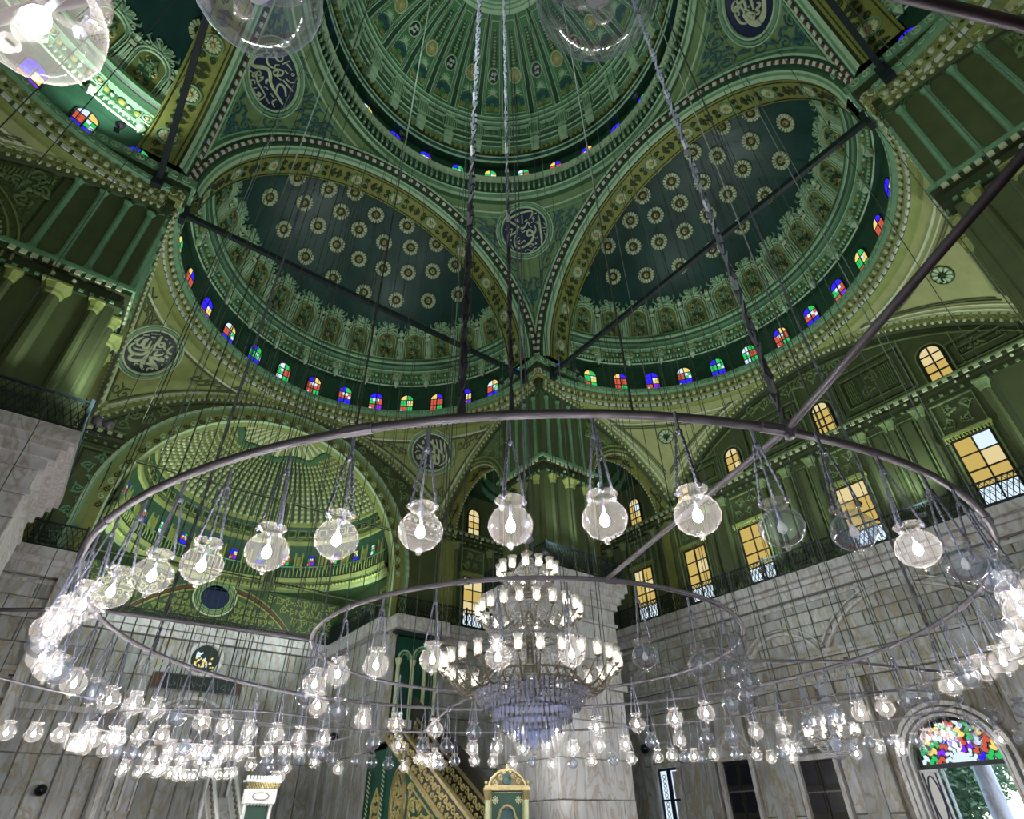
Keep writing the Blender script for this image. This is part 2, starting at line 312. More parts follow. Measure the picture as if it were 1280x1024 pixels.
CALLI = {
1: [([0.67,0.64,0.68,0.34,0.7,-0.03,0.73,-0.42,0.68,-0.75],0.11),([0.46,0.2,0.5,0.02,0.45,-0.12,0.3,-0.22,0.13,-0.23,0.09,-0.1,0.2,0.01,0.33,-0.08,0.37,-0.28,0.28,-0.46,0.02,-0.65,-0.26,-0.74,-0.45,-0.67,-0.51,-0.42,-0.46,-0.23,-0.31,-0.07],0.09),([0.24,0.49,0.37,0.64,0.41,0.8,0.27,0.85,-0.07,0.81,-0.37,0.73,-0.63,0.6,-0.62,0.49,-0.41,0.32,-0.18,0.15,-0.04,0.12,0.07,0.24,0.18,0.37,0.23,0.2],0.084),([-0.41,0.32,-0.32,0.19,-0.34,0.05,-0.44,-0.04,-0.62,-0.12,-0.71,-0.25],0.084),([0.03,0.41,0.16,0.47],0.064),([0.49,0.58,0.4,0.54,0.43,0.44,0.48,0.51,0.42,0.37,0.31,0.31],0.045),([-0.38,0.56,-0.35,0.46,-0.3,0.44,-0.27,0.55,-0.24,0.42,-0.18,0.44,-0.18,0.61],0.042),([-0.06,0.69,-0.08,0.33],0.058),([0.42,-0.61,0.49,-0.62],0.084),([0.28,0.14,0.33,0.14],0.064),([-0.45,-0.43,-0.29,-0.27,-0.23,-0.38,-0.36,-0.46,-0.43,-0.48,-0.24,-0.55,-0.11,-0.46,-0.04,-0.42,-0.02,-0.51],0.042),([0.06,-0.7,0.22,-0.6,0.33,-0.68,0.15,-0.76],0.045),([-0.08,-0.93,0.07,-0.85,0.23,-0.94,0.37,-0.81,0.47,-0.8],0.045),([0.43,-0.33,0.48,-0.39,0.58,-0.3],0.042),([0.88,0.29,0.92,0.17,0.97,0.21],0.042),([0.81,0.06,0.9,0.02,0.96,0.11],0.042),([0.84,-0.11,0.92,-0.07],0.042),([0.86,-0.19,0.92,-0.32,0.88,-0.41],0.039),([-0.83,0.3,-0.73,0.33],0.042),([-0.87,0.15,-0.77,0.17],0.042),([-0.67,0.11,-0.55,0.14,-0.62,-0.07],0.045),([-0.65,-0.57,-0.6,-0.72,-0.54,-0.71],0.042),([-0.72,-0.4,-0.66,-0.33,-0.62,-0.38],0.042),([-0.15,-0.0,-0.08,-0.06,0.03,0.02],0.042),([0.49,0.31,0.59,0.33,0.57,0.23],0.042),([0.45,0.68,0.6,0.73],0.042)],
4: [([-0.76,-0.08,-0.84,-0.3,-0.79,-0.52,-0.7,-0.61,-0.58,-0.49,-0.45,-0.24,-0.29,-0.08,-0.12,-0.11,0.05,-0.2,0.29,-0.19,0.59,-0.13,0.86,-0.08],0.12),([-0.03,-0.15,-0.06,-0.33,0.02,-0.4],0.074),([0.42,-0.15,0.27,0.01,0.3,0.18,0.46,0.25,0.7,0.17],0.08),([-0.63,0.26,-0.66,0.06,-0.51,-0.02,-0.36,0.04,-0.26,0.16],0.06),([-0.74,0.47,-0.69,0.35,-0.62,0.48,-0.54,0.36,-0.37,0.45,-0.35,0.58,-0.44,0.67],0.054),([-0.27,0.39,-0.33,0.24,-0.23,0.18,-0.13,0.35,-0.02,0.44,0.04,0.33,-0.07,0.06,-0.19,0.09,-0.12,0.27,-0.02,0.13,0.16,0.23],0.057),([0.2,0.32,0.43,0.42,0.69,0.53],0.06),([0.19,0.44,0.38,0.56,0.47,0.75],0.044),([-0.17,0.71,0.08,0.81],0.044),([-0.24,0.53,-0.21,0.85],0.044),([-0.03,0.52,0.1,0.6],0.04),([0.16,0.76,0.23,0.84,0.25,0.77,0.19,0.72],0.04),([-0.6,-0.79,-0.47,-0.7,-0.43,-0.54,-0.36,-0.69,-0.4,-0.77,-0.45,-0.71,-0.41,-0.44,-0.3,-0.47,-0.35,-0.59],0.047),([-0.34,-0.63,-0.18,-0.69,0.04,-0.64,0.3,-0.61],0.06),([-0.18,-0.69,-0.17,-0.48,-0.22,-0.41,-0.25,-0.54],0.05),([-0.19,-0.93,-0.31,-0.93,-0.27,-0.78,-0.16,-0.81],0.047),([-0.03,-0.81,-0.06,-0.94,0.09,-0.96,0.23,-0.86,0.2,-0.77,0.12,-0.83,0.32,-0.91,0.34,-0.74,0.32,-0.62],0.057),([0.39,-0.63,0.6,-0.59],0.047),([0.35,-0.37,0.51,-0.32],0.047),([0.61,-0.26,0.61,-0.45,0.8,-0.45],0.05),([0.07,-0.53,0.09,-0.49],0.047),([0.13,-0.44,0.2,-0.42],0.047),([-0.87,0.15,-0.82,0.14,-0.81,0.06,-0.74,0.2],0.047)],
5: [([0.33,-0.51,0.17,-0.58,-0.11,-0.64,-0.29,-0.61,-0.46,-0.5,-0.53,-0.34,-0.51,-0.12,-0.41,0.07,-0.35,0.14],0.32),([-0.04,0.54,-0.2,0.63,-0.33,0.59,-0.32,0.46,-0.21,0.36,-0.2,0.48,-0.3,0.51,-0.33,0.35,-0.43,0.31],0.145),([-0.02,0.48,-0.1,0.38,0.01,0.2,-0.17,0.07,-0.21,0.12],0.16),([0.23,0.01,0.08,-0.1,-0.16,-0.25],0.145),([-0.14,0.31,-0.31,0.09],0.145),([-0.24,-0.27,-0.26,-0.08,-0.35,-0.01,-0.35,-0.18,-0.46,-0.29,-0.2,-0.3],0.145),([0.06,-0.34,0.07,-0.44,-0.01,-0.45,-0.12,-0.35,-0.16,-0.46,-0.24,-0.43,-0.26,-0.33],0.145),([-0.39,0.51,-0.53,0.36,-0.62,0.19,-0.59,-0.03],0.145),([-0.11,-0.02,-0.1,-0.06],0.116),([-0.22,0.01,-0.19,-0.07],0.102)],
2: [([-0.85,-0.19,-0.82,-0.01,-0.79,0.17],0.091),([-0.81,-0.0,-0.72,-0.16,-0.59,-0.18,-0.54,-0.07,-0.65,0.11,-0.62,0.26],0.1),([-0.62,0.29,-0.46,-0.06,-0.34,-0.06,-0.29,0.04,-0.46,0.3],0.109),([-0.38,0.74,-0.24,0.44,-0.11,0.1,0.04,-0.18,0.14,-0.42,0.29,-0.61,0.51,-0.67],0.155),([-0.77,-0.22,-0.76,-0.43,-0.56,-0.55,-0.35,-0.5,-0.14,-0.31,-0.13,-0.11,-0.17,0.08],0.128),([-0.63,-0.38,-0.48,-0.32,-0.29,-0.17,-0.06,0.12,0.15,0.38],0.091),([-0.34,-0.48,-0.36,-0.7,-0.22,-0.76,-0.01,-0.6,0.11,-0.41,0.09,-0.21],0.137),([0.11,0.24,0.15,0.05,0.23,0.06,0.36,0.26,0.33,0.36],0.091),([-0.15,0.28,-0.04,0.14],0.073),([-0.18,0.57,-0.15,0.42,-0.01,0.41,0.06,0.54,-0.09,0.6,-0.08,0.51],0.119),([0.06,0.54,0.23,0.47],0.082),([0.27,0.81,0.34,0.52,0.53,0.52,0.61,0.61],0.1),([0.13,-0.21,0.31,-0.04,0.55,0.07,0.45,0.18],0.137),([0.23,-0.18,0.54,-0.23,0.84,-0.24],0.173),([0.27,-0.5,0.39,-0.36,0.56,-0.3,0.79,-0.21],0.119),([0.48,0.35,0.67,0.35],0.137),([0.55,0.2,0.69,0.09],0.119),([0.08,-0.81,0.05,-0.71,0.17,-0.66],0.068),([0.65,-0.6,0.58,-0.5,0.69,-0.37,0.75,-0.44],0.068),([-0.87,0.2,-0.78,0.33,-0.74,0.41],0.05),([-0.75,0.47,-0.49,0.72],0.05),([-0.63,0.42,-0.51,0.44,-0.51,0.52],0.064),([-0.22,0.75,-0.11,0.8],0.064),([0.77,-0.02,0.8,0.02],0.109),([0.72,0.22,0.75,0.26],0.082),([0.07,0.77,0.1,0.81],0.082)],
3: [([-0.72,0.52,-0.48,0.28,-0.22,0.02,0.02,-0.21,-0.0,-0.39,-0.17,-0.5],0.123),([-0.37,0.69,-0.38,0.51],0.123),([-0.37,0.27,-0.35,-0.09,-0.38,-0.54],0.114),([-0.06,0.7,0.13,0.44,0.41,0.09,0.71,-0.35],0.114),([0.13,0.71,0.16,0.35,0.15,-0.13,0.13,-0.49],0.114),([0.33,0.7,0.37,0.24,0.38,-0.27,0.33,-0.56,0.2,-0.68,0.07,-0.54,-0.03,-0.84,-0.15,-0.83,-0.27,-0.64],0.104),([0.55,0.65,0.56,0.17,0.58,-0.28,0.54,-0.55],0.114),([0.74,0.54,0.76,0.07,0.77,-0.36,0.68,-0.59,0.33,-0.78],0.114),([0.15,0.11,-0.09,-0.14],0.095),([-0.52,-0.02,-0.45,-0.26,-0.53,-0.35,-0.64,-0.28,-0.63,-0.07,-0.73,-0.3,-0.83,-0.24,-0.82,-0.08],0.095),([-0.9,0.04,-0.76,0.15,-0.62,0.11],0.062),([0.26,-0.14,0.26,-0.41],0.066),([-0.67,-0.52,-0.59,-0.59,-0.52,-0.47],0.071),([-0.27,0.77,-0.2,0.89],0.085),([-0.79,0.39,-0.73,0.3],0.076),([-0.39,-0.66,-0.38,-0.78],0.085)],
}
CALLI[6] = CALLI[4]
LAMPS = [
 [(-5.48,-6.13,1),(-4.92,-6.66,1),(-4.35,-7.2,1),(-3.78,-7.7,1),(-2.99,-7.97,0),(-2.39,-8.29,0),(-1.51,-8.44,1),(-0.7,-8.54,0),(-0.07,-8.6,0),(0.78,-8.49,1),(1.6,-8.29,1),(-5.99,-5.57,1),(-6.39,-4.96,1),(-6.78,-4.3,1),(-7.1,-3.75,1),(-7.35,-3.03,1),(-7.53,-2.38,1),(-7.65,-1.67,1),(-7.74,-1.1,1),(-7.74,-0.32,0),(-7.69,0.44,1),(-7.57,1.15,1),(-7.42,1.37,0),(-7.14,2.17,1),(-6.8,2.84,0),(-6.47,3.4,1),(-6.02,3.74,1),(-5.58,4.12,1),(-5.04,4.75,0),(-4.47,5.07,1),(-3.87,5.5,1),(-3.22,5.9,1),(-2.53,6.04,1),(-1.85,6.3,1),(-1.17,6.43,1),(7.17,-2.9,0),(7.51,-2.04,0),(7.79,-1.18,1),(7.9,-0.29,1),(7.86,0.42,0),(7.65,1.08,0),(7.37,1.8,1),(6.87,2.39,0),(6.65,3.2,1),(6.09,3.72,1),(5.92,4.66,1),(4.76,4.45,1),(4.7,5.55,1),(3.79,5.61,1),(3.26,6.12,1),(2.4,6.16,0),(1.81,6.49,0),(1.13,6.66,1),(0.25,6.46,0),(7.34,-3.37,1),(7.19,-3.99,1),(6.62,-4.71,0),(6.5,-5.18,0),(5.8,-5.84,1),(5.14,-6.36,0),(4.88,-6.72,1),(4.45,-7.14,1),(3.66,-7.55,1),(2.87,-7.88,1)],
 [(-3.92,0.12,1),(-3.68,1.09,0),(-3.12,1.96,1),(-3.9,-0.77,1),(-2.56,2.28,0),(-3.66,-1.62,1),(-3.13,-2.37,1),(-2.41,-3.01,1),(-1.63,-3.74,1),(-0.63,-4.23,0),(0.52,-4.33,0),(1.32,-4.36,0),(2.21,-4.04,0),(3.23,-3.3,0),(3.69,-2.59,0),(4.27,-1.52,1),(4.31,-0.61,1),(4.12,0.38,1),(3.63,1.25,1),(3.25,2.3,1),(2.65,3.23,1),(1.49,3.41,0),(0.43,3.5,1),(-0.75,3.25,1),(-1.62,3.12,1)],
 [(-7.78,8.76,1),(-7.26,8.76,1),(-6.75,8.62,1),(-6.25,8.03,1),(-5.71,8.49,1),(-5.17,8.03,1),(-4.73,7.77,1),(1.81,10.84,0),(2.46,11.09,0),(3.21,11.32,0),(4.25,12.09,1),(3.28,9.26,1),(3.86,9.79,1),(3.36,8.42,1),(4.63,10.6,1),(4.84,10.49,0),(4.71,9.36,0),(5.32,9.05,1),(6.04,8.97,1),(7.0,9.1,1),(7.3,8.33,0),(8.49,8.66,1),(8.98,8.1,0),(9.02,7.15,1),(9.54,6.59,0),(9.94,6.09,1),(10.2,5.1,1),(10.34,4.62,1),(11.05,4.66,0),(11.15,4.33,1),(12.05,4.7,0),(11.57,3.84,1),(11.99,3.24,0),(12.83,3.03,1),(14.13,3.33,1),(13.32,2.37,0),(14.82,2.97,1),(15.65,1.03,1),(14.58,-0.29,1),(16.5,-0.11,1),(16.24,-0.96,0),(15.93,-1.95,1),(15.63,-2.64,0),(15.93,-3.22,1),(16.29,-3.62,0),(2.39,13.68,1),(0.64,14.19,1),(0.79,11.94,1),(-0.79,13.62,1)],
 [(-6.34,10.22,1),(-6.21,10.33,1),(-5.99,11.16,1),(-5.98,9.31,1),(-5.53,8.72,1),(-5.45,11.49,1),(-5.12,11.52,0),(-4.66,11.94,0),(-4.2,12.16,1),(-4.01,10.29,1),(-3.61,12.83,1),(-3.68,10.11,0),(-3.15,12.85,1),(-3.23,10.95,1),(-3.15,10.03,1),(-2.77,11.28,0),(-2.61,9.95,1),(-2.0,11.0,1),(-2.13,9.69,1),(-1.64,9.43,1),(-1.19,9.19,1),(-0.77,9.18,1),(-0.81,11.91,0),(-0.06,14.04,0),(-0.34,11.67,0),(0.08,11.45,0),(-0.32,9.16,0),(0.1,9.52,0),(1.02,10.97,0),(-2.51,13.33,1),(-2.01,13.36,1),(-2.28,11.63,1),(-4.22,16.09,1),(-4.07,17.82,1),(-3.46,18.24,1),(-3.58,15.93,1),(-2.94,18.0,1),(-2.92,17.27,1),(-3.05,15.99,1),(-2.4,18.12,1),(-2.43,16.35,1),(-1.94,19.08,1),(-1.67,18.95,1),(-1.39,18.82,1),(-1.39,17.27,1),(-1.3,16.5,1),(-0.71,18.11,1),(-0.5,17.62,1),(-0.37,17.17,1),(1.55,18.16,1),(1.76,18.06,1)],
 [(14.32,11.2,0),(15.4,12.12,0),(14.73,11.01,0),(11.78,1.24,1),(12.38,1.38,1),(13.04,1.5,0),(13.49,0.08,0),(13.1,-0.7,0),(13.09,-1.27,0),(14.01,-1.1,1),(13.94,-1.69,0),(13.46,-2.21,1),(13.9,-2.27,0),(12.74,-2.91,1),(13.34,-2.89,1),(11.82,-3.85,0),(12.74,-3.76,0),(10.95,-4.78,0),(10.17,-5.58,0)],
]
# ------------------------------------------------------------------ central dome on its ring
C0 = (0, 0)
dome = empty('central_dome', label='green ribbed central dome with script roundels and a stained-glass gallery at its foot', cat='dome', kind='structure')
DZ, DR = 40.7, 9.3
def dsph(a, e, d=0.0):
    n = Vector((-math.cos(e)*math.sin(a), -math.cos(e)*math.cos(a), -math.sin(e)))
    return Vector((0, 0, DZ)) - n*(DR-d), n
E0, E1 = math.asin(3.2/9.3), math.asin(8.4/9.3)
mb = MB(); mb.lathe([(DR*math.cos(E0+(E1-E0)*i/24), DZ+DR*math.sin(E0+(E1-E0)*i/24)) for i in range(25)], n=112)
mb.build('shell', ['dome_green'], dome, True)
mb = MB(); z1 = DZ+DR*math.sin(E1); r1 = DR*math.cos(E1)
mb.lathe([(r1+0.05, z1-0.12, 0), (r1-0.25, z1-0.1, 1), (r1-0.28, z1+0.1, 0), (r1-0.45, z1+0.12, 1), (r1-0.5, z1+0.35, 0), (r1-0.62, z1+0.36, 1), (r1-0.66, z1+0.7, 2), (r1-1.6, z1+0.95, 2), (0.02, z1+1.3, 2)], n=84)
mb.build('eye_ring', ['green_pale', 'green_trim', 'blue_green'], dome, True)
prof = [(10.0, 35.1, 1), (10.0, 35.55, 0), (9.82, 35.6, 2), (9.8, 35.95, 0), (9.72, 36.0, 3), (9.78, 36.05, 3), (9.78, 37.2, 0), (9.5, 37.35, 0), (9.5, 37.55, 2), (9.62, 37.6, 3), (10.3, 37.62, 3), (10.3, 39.75, 3), (9.72, 39.55, 0), (9.68, 39.75, 4), (9.75, 39.85, 4), (9.75, 40.25, 0),
        (9.68, 40.3, 3), (9.78, 40.4, 1), (9.78, 41.0, 2), (9.42, 41.08, 0), (9.4, 41.18, 3), (9.36, 41.22, 1), (9.34, 41.5, 0), (9.26, 41.56, 3), (9.2, 41.7, 1), (9.2, 43.2, 0), (9.1, 43.24, 3), (9.02, 43.3, 2), (8.97, 43.5, 0), (8.88, 43.56, 3), (8.82, 43.6, 2), (8.78, 43.85, 0), (8.72, 43.9, 1)]
mb = MB(); mb.lathe(prof, n=168); mb.build('ring_cornice', ['green_pale', 'green', 'green_trim', 'green_deep', 'blue_green'], dome, False)
# beads, balusters, corbels and panels round the ring
mb = MB()
for k in range(168):
    a = 2*PI*k/168
    mb.mi = 0; mb.ball(cyl(9.6, a, 37.12), 0.12, 6, 4); mb.ball(cyl(9.66, a, 36.28), 0.085, 6, 4)
    mb.mi = 1; mb.tube([cyl(9.7, a, 36.1), cyl(9.66, a, 36.55), cyl(9.68, a, 37.0)], [0.05, 0.1, 0.05], 5)
mb.build('bead_course', ['cream', 'green_trim'], dome)['kind'] = 'stuff'
mb = MB()
for k in range(28):
    for j in range(5):
        a = 2*PI*(k+0.17+j*0.165)/28; mb.mi = 1; mb.ball(cyl(9.62, a, 40.72), 0.15, 7, 5, (1, 1, 1.5)); mb.mi = 0
        mb.ball(cyl(9.66, a+0.018, 40.95), 0.07, 5, 4)
mb.build('corbel_row', ['green_trim', 'yellow_band'], dome)['kind'] = 'stuff'
mb = MB()
for i in range(8): mb.mi = i % 2; mb.box(-0.28+0.08*i, -0.09, 0, -0.28+0.08*i+0.045, 0.06, 1.35)
mb.mi = 0; mb.box(-0.36, -0.1, -0.12, 0.36, 0.06, 0.0); mb.box(-0.36, -0.14, 1.35, 0.36, 0.06, 1.6); mb.box(-0.3, -0.2, -1.3, 0.3, 0.1, -0.95); mb.box(-0.26, -0.16, -0.85, 0.26, 0.1, -0.6); mb.box(-0.26, -0.12, -1.95, 0.26, 0.1, -1.4)
me_post = mb.mesh('fluted_post', ['green_pale', 'green_trim'])
def attic_f(a0): return lambda u, v: (cyl(9.17, a0+u/9.2, v), Vector((-math.sin(a0+u/9.2), -math.cos(a0+u/9.2), 0)))
mb = MB(); f = attic_f(0)
for (w, h0, h1) in ((0.62, 41.95, 43.0), (0.5, 42.08, 42.87)):
    lay(mb, [(-w, h0), (w, h0), (w, h1), (-w, h1), (-w, h0)], f, 0.06, 0.05)
mb.mi = 1; fill_scrolls(mb, f, -0.46, 0.46, 42.15, 42.8, 0.17, 0.035, 0.04)
me_attic = mb.mesh('attic_panel', ['green_pale', 'green_trim'])
HW = PI/28
def dp(a0): return lambda u, t: dsph(a0+u*HW, E0+(E1-E0)*t, 0.02)
def seg(f, u, t0, t1, n=12): return [(u, t0+(t1-t0)*i/n) for i in range(n+1)]
me_rib = None
for k in range(28):
    a0 = 2*PI*(k+0.5)/28
    M = Matrix.Rotation(-a0, 4, 'Z')
    if me_rib is None:
        f = dp(0); mb = MB(); wd = [0.30*math.cos(E0+(E1-E0)*i/12) for i in range(13)]
        mb.mi = 0; lay(mb, seg(f, 0, 0.0, 0.985), f, wd, 0.05)
        mb.mi = 1
        for u in (-0.2, 0.2): lay(mb, seg(f, u, 0, 0.985), f, [w*0.28 for w in wd], 0.10)
        mb.mi = 2
        for u in (-0.33, 0.33): lay(mb, seg(f, u, 0, 0.985), f, [w*0.3 for w in wd], 0.05)
        me_rib = mb.mesh('rib', ['green_deep', 'green_pale', 'green_trim'])
        f = dp(0); mb = MB()     # one panel, centred on u=0, u in panel half-widths
        for u in (-0.56, 0.56): lay(mb, seg(f, u, 0.03, 0.94), f, 0.05, 0.04)
        lay(mb, [(-0.56, 0.94), (0.56, 0.94)], f, 0.06, 0.04); lay(mb, [(-0.56, 0.03), (0.56, 0.03)], f, 0.06, 0.04)
        me_frame = mb.mesh('panel_frame', ['green_pale'])
        def fm(u, v): return dsph(u/(DR*math.cos(E0+(E1-E0)*0.1)), E0+v/DR, 0.02)      # metres
        H = (E1-E0)*DR
        mb = MB()
        for sx in (-1, 1):
            for q in range(6):
                a = PI*(0.1+q*0.16); b = (sx*0.33, H*0.055)
                lay(mb, [b, (b[0]+0.16*math.cos(a), b[1]+0.2*math.sin(a)), (b[0]+0.3*math.cos(a), b[1]+0.42*math.sin(a))], fm, [0.05, 0.13, 0.06], 0.07)
        me_shell = mb.mesh('shell_pair', ['yellow_relief'])
        mb = MB()
        for q in range(9):
            a = PI*q/8; lay(mb, spiral(0.46*math.cos(a), H*0.135+0.5*math.sin(a), 0.13, 1.2, a, 1, 9), fm, 0.06, 0.06)
            lay(mb, spiral(0.25*math.cos(a), H*0.135+0.28*math.sin(a), 0.10, 1.2, a, -1, 9), fm, 0.06, 0.06)
        me_clump = mb.mesh('leaf_clump', ['blue_green'])
        mb = MB()
        for q in range(9):
            a = PI*(0.06+q*0.11); lay(mb, [(0, H*0.25), (0.2*math.cos(a), H*0.25+0.26*math.sin(a)), (0.42*math.cos(a), H*0.25+0.55*math.sin(a))], fm, [0.03, 0.075, 0.03], 0.06)
        for sx in (-1, 1): lay(mb, [(0, H*0.25), (sx*0.3, H*0.235), (sx*0.42, H*0.215)], fm, [0.04, 0.1, 0.03], 0.05)
        me_palm = mb.mesh('palmette', ['green_pale'])
        mb = MB(); rc = H*0.435
        lay(mb, [(0.46*math.cos(2*PI*i/20), rc+0.56*math.sin(2*PI*i/20)) for i in range(21)], fm, 0.09, 0.09)
        mb.mi = 1; c = fm(0, rc); mb.add([c[0]+c[1]*0.03]+[fm(0.43*math.cos(2*PI*i/20), rc+0.53*math.sin(2*PI*i/20))[0]+c[1]*0.03 for i in range(20)], [(0, 1+i, 1+(i+1) % 20) for i in range(20)])
        mb2 = MB(); mb2.v = list(mb.v); mb2.f = list(mb.f); mb2.m = list(mb.m)
        mb.mi = 2; fill_scrolls(mb, fm, -0.25, 0.25, rc-0.34, rc+0.34, 0.12, 0.05, 0.07)
        me_rd = mb.mesh('script_roundel', ['green_pale', 'navy_green', 'white_dash'])
        mb2.mi = 2; rosette(mb2, fm, 0, rc, 0.36, 10, 2, 0, 0.05)
        me_rg = mb2.mesh('gold_roundel', ['cream', 'yellow_band', 'gold'])
        mb = MB(); rr = random.Random(3)
        for q in range(11):
            v = H*(0.545+0.030*q); hw = 0.30*(1-q/16)
            for sx in (-1, 1):
                mb.mi = 0; lay(mb, spiral(sx*hw*0.75, v, 0.105, 1.1, rr.uniform(0, 6), sx, 8), fm, 0.12, 0.08)
                mb.mi = 1; p, nn = fm(sx*hw*0.3+rr.uniform(-.05, .05), v+0.08); mb.ball(p+nn*0.05, 0.055, 5, 4)
        mb.mi = 2; lay(mb, [(0, H*0.53), (0, H*0.66), (0, H*0.88)], fm, [0.12, 0.08, 0.03], 0.05)
        me_spray = mb.mesh('leaf_spray', ['green_deep', 'green_pale', 'yellow_band'])
    inst('rib', me_rib, dome, Matrix.Rotation(-2*PI*k/28, 4, 'Z'))
    for nm, me in (('panel_frame', me_frame), ('shell_pair', me_shell), ('leaf_clump', me_clump), ('palmette', me_palm), ('roundel', me_rg if k % 2 else me_rd), ('leaf_spray', me_spray), ('attic_panel', me_attic)):
        inst(nm, me, dome, M)
    inst('fluted_post', me_post, dome, Matrix.Rotation(-2*PI*k/28, 4, 'Z') @ Matrix.Translation((0, 9.14, 41.85)) @ Matrix.Rotation(0, 4, 'Z'))
# stained windows glimpsed in the gallery of the central dome
def stained_mesh(w, h, seed, deep=0.0):
    """round-headed window facing -y, foot at z=0: frame, leads and coloured panes"""
    r = random.Random(seed); mb = MB(); cs = [1, 2, 3, 4, 5, 6, 1, 3]
    lo, hi = [r.choice(cs) for _ in range(4)], [r.choice(cs) for _ in range(2)]
    lo = [r.choice([1, 3, 6]), r.choice([1, 2, 4]), r.choice([3, 4, 1]), r.choice([5, 4, 3])]; hi = [r.choice([5, 1, 6, 2]), r.choice([5, 4, 1])]
    g = 0.035*w; hw = w/2; hz = h-hw
    q = 0
    for j in range(2):
        for i in range(2):
            x0 = -hw+i*hw+g; x1 = x0+hw-2*g; za = hz*j/2+g; zb = hz*(j+1)/2-g
            nx = 2; 
            for a in range(nx):
                for b in range(2):
                    mb.mi = lo[q] if (a+b+q) % 4 else (6 if r.random() < 0.5 else lo[q])
                    xa = x0+(x1-x0)*a/nx+g*0.3; xb = x0+(x1-x0)*(a+1)/nx-g*0.3; zc = za+(zb-za)*b/2+g*0.3; zd = za+(zb-za)*(b+1)/2-g*0.3
                    mb.add([(xa, 0, zc), (xb, 0, zc), (xb, 0, zd), (xa, 0, zd)], [(0, 1, 2, 3)])
            q += 1
    for i in (0, 1):
        mb.mi = hi[i]; s = -1 if i == 0 else 1
        A = [(s*g, 0, hz+g)]+[(s*(g+(hw-2*g)*math.cos(t*PI/2/6)), 0, hz+g+(hw-2*g)*math.sin(t*PI/2/6)) for t in range(7)]
        mb.add(A, [tuple(range(8))])
    mb.mi = 0
    path = [(-hw, 0, 0), (-hw, 0, hz)]+[(-hw*math.cos(t*PI/8), 0, hz+hw*math.sin(t*PI/8)) for t in range(1, 8)]+[(hw, 0, hz), (hw, 0, 0), (-hw, 0, 0)]
    mb.tube(path, w*0.05, 4); mb.box(-w*0.02, -0.01, 0, w*0.02, 0.02, h); mb.box(-hw, -0.01, hz-w*0.02, hw, 0.02, hz+w*0.02)
    return mb.mesh('stained_window', ['iron', 'pane_blue', 'pane_violet', 'pane_red', 'pane_green', 'pane_yellow', 'pane_white'])
ST = [stained_mesh(0.86, 1.45, s) for s in range(9)]
for k in range(28):
    inst('stained_window', ST[(k*5) % 9], dome, Matrix.Rotation(-2*PI*(k+0.5)/28, 4, 'Z') @ Matrix.Translation((0, 10.22, 37.95)))

# ------------------------------------------------------------------ pendentives and great arches of the central square
SR = math.sqrt(200)
def disc_script(parent, P, n, R, key, bowl=False):
    """roundel: framed dark disc with raised script, flat on plane through P with normal n"""
    P = Vector(P); n = Vector(n).normalized(); r_ = Vector((0, 0, 1)).cross(n).normalized(); u_ = n.cross(r_)
    f = plane_f(P, r_*R, u_*R, n)
    mb = MB(); N = 40
    mb.add([P]+[f(math.cos(2*PI*i/N), math.sin(2*PI*i/N))[0] for i in range(N)], [(0, 1+i, 1+(i+1) % N) for i in range(N)])
    rd = mb.build('roundel', ['navy' if key in (1, 4, 5, 6) else 'navy_green'], parent)
    mb = MB()
    for (rr, w, m) in ((1.04, 0.09, 0), (1.16, 0.12, 1), (1.26, 0.06, 0)):
        mb.mi = m; lay(mb, [(rr*math.cos(2*PI*i/N), rr*math.sin(2*PI*i/N)) for i in range(N+1)], f, w*R, 0.10)
    mb.build('roundel_frame', ['cream' if key in (2, 3) else 'green_pale', 'green_trim'], rd)
    mb = MB()
    for (pts, w) in CALLI[key]:
        pts = [(pts[i], pts[i+1]) for i in range(0, len(pts), 2)]
        if len(pts) > 2:
            o = []
            for i in range(len(pts)-1):      # smooth the pen path
                p0, p1, p2, p3 = pts[max(i-1, 0)], pts[i], pts[i+1], pts[min(i+2, len(pts)-1)]
                for t in (0, 0.25, 0.5, 0.75):
                    o.append(tuple(0.5*(2*p1[d]+(p2[d]-p0[d])*t+(2*p0[d]-5*p1[d]+4*p2[d]-p3[d])*t*t+(3*p1[d]-p0[d]-3*p2[d]+p3[d])*t**3) for d in (0, 1)))
            pts = o+[pts[-1]]
        W = [w*R*(0.6 if key == 5 else 1.0)*(0.55+0.6*math.sin(PI*min(1, (i+0.6)/len(pts)))) for i in range(len(pts))]
        lay(mb, pts, f, W, 0.05)
    mb.build('script', ['cream'], rd)
    return rd
names4 = [('between the two half-domes facing the camera', 1, 45), ('beside the left great arch', 4, -45), ('at the upper right corner', 5, 135), ('behind the camera', 4, -135)]
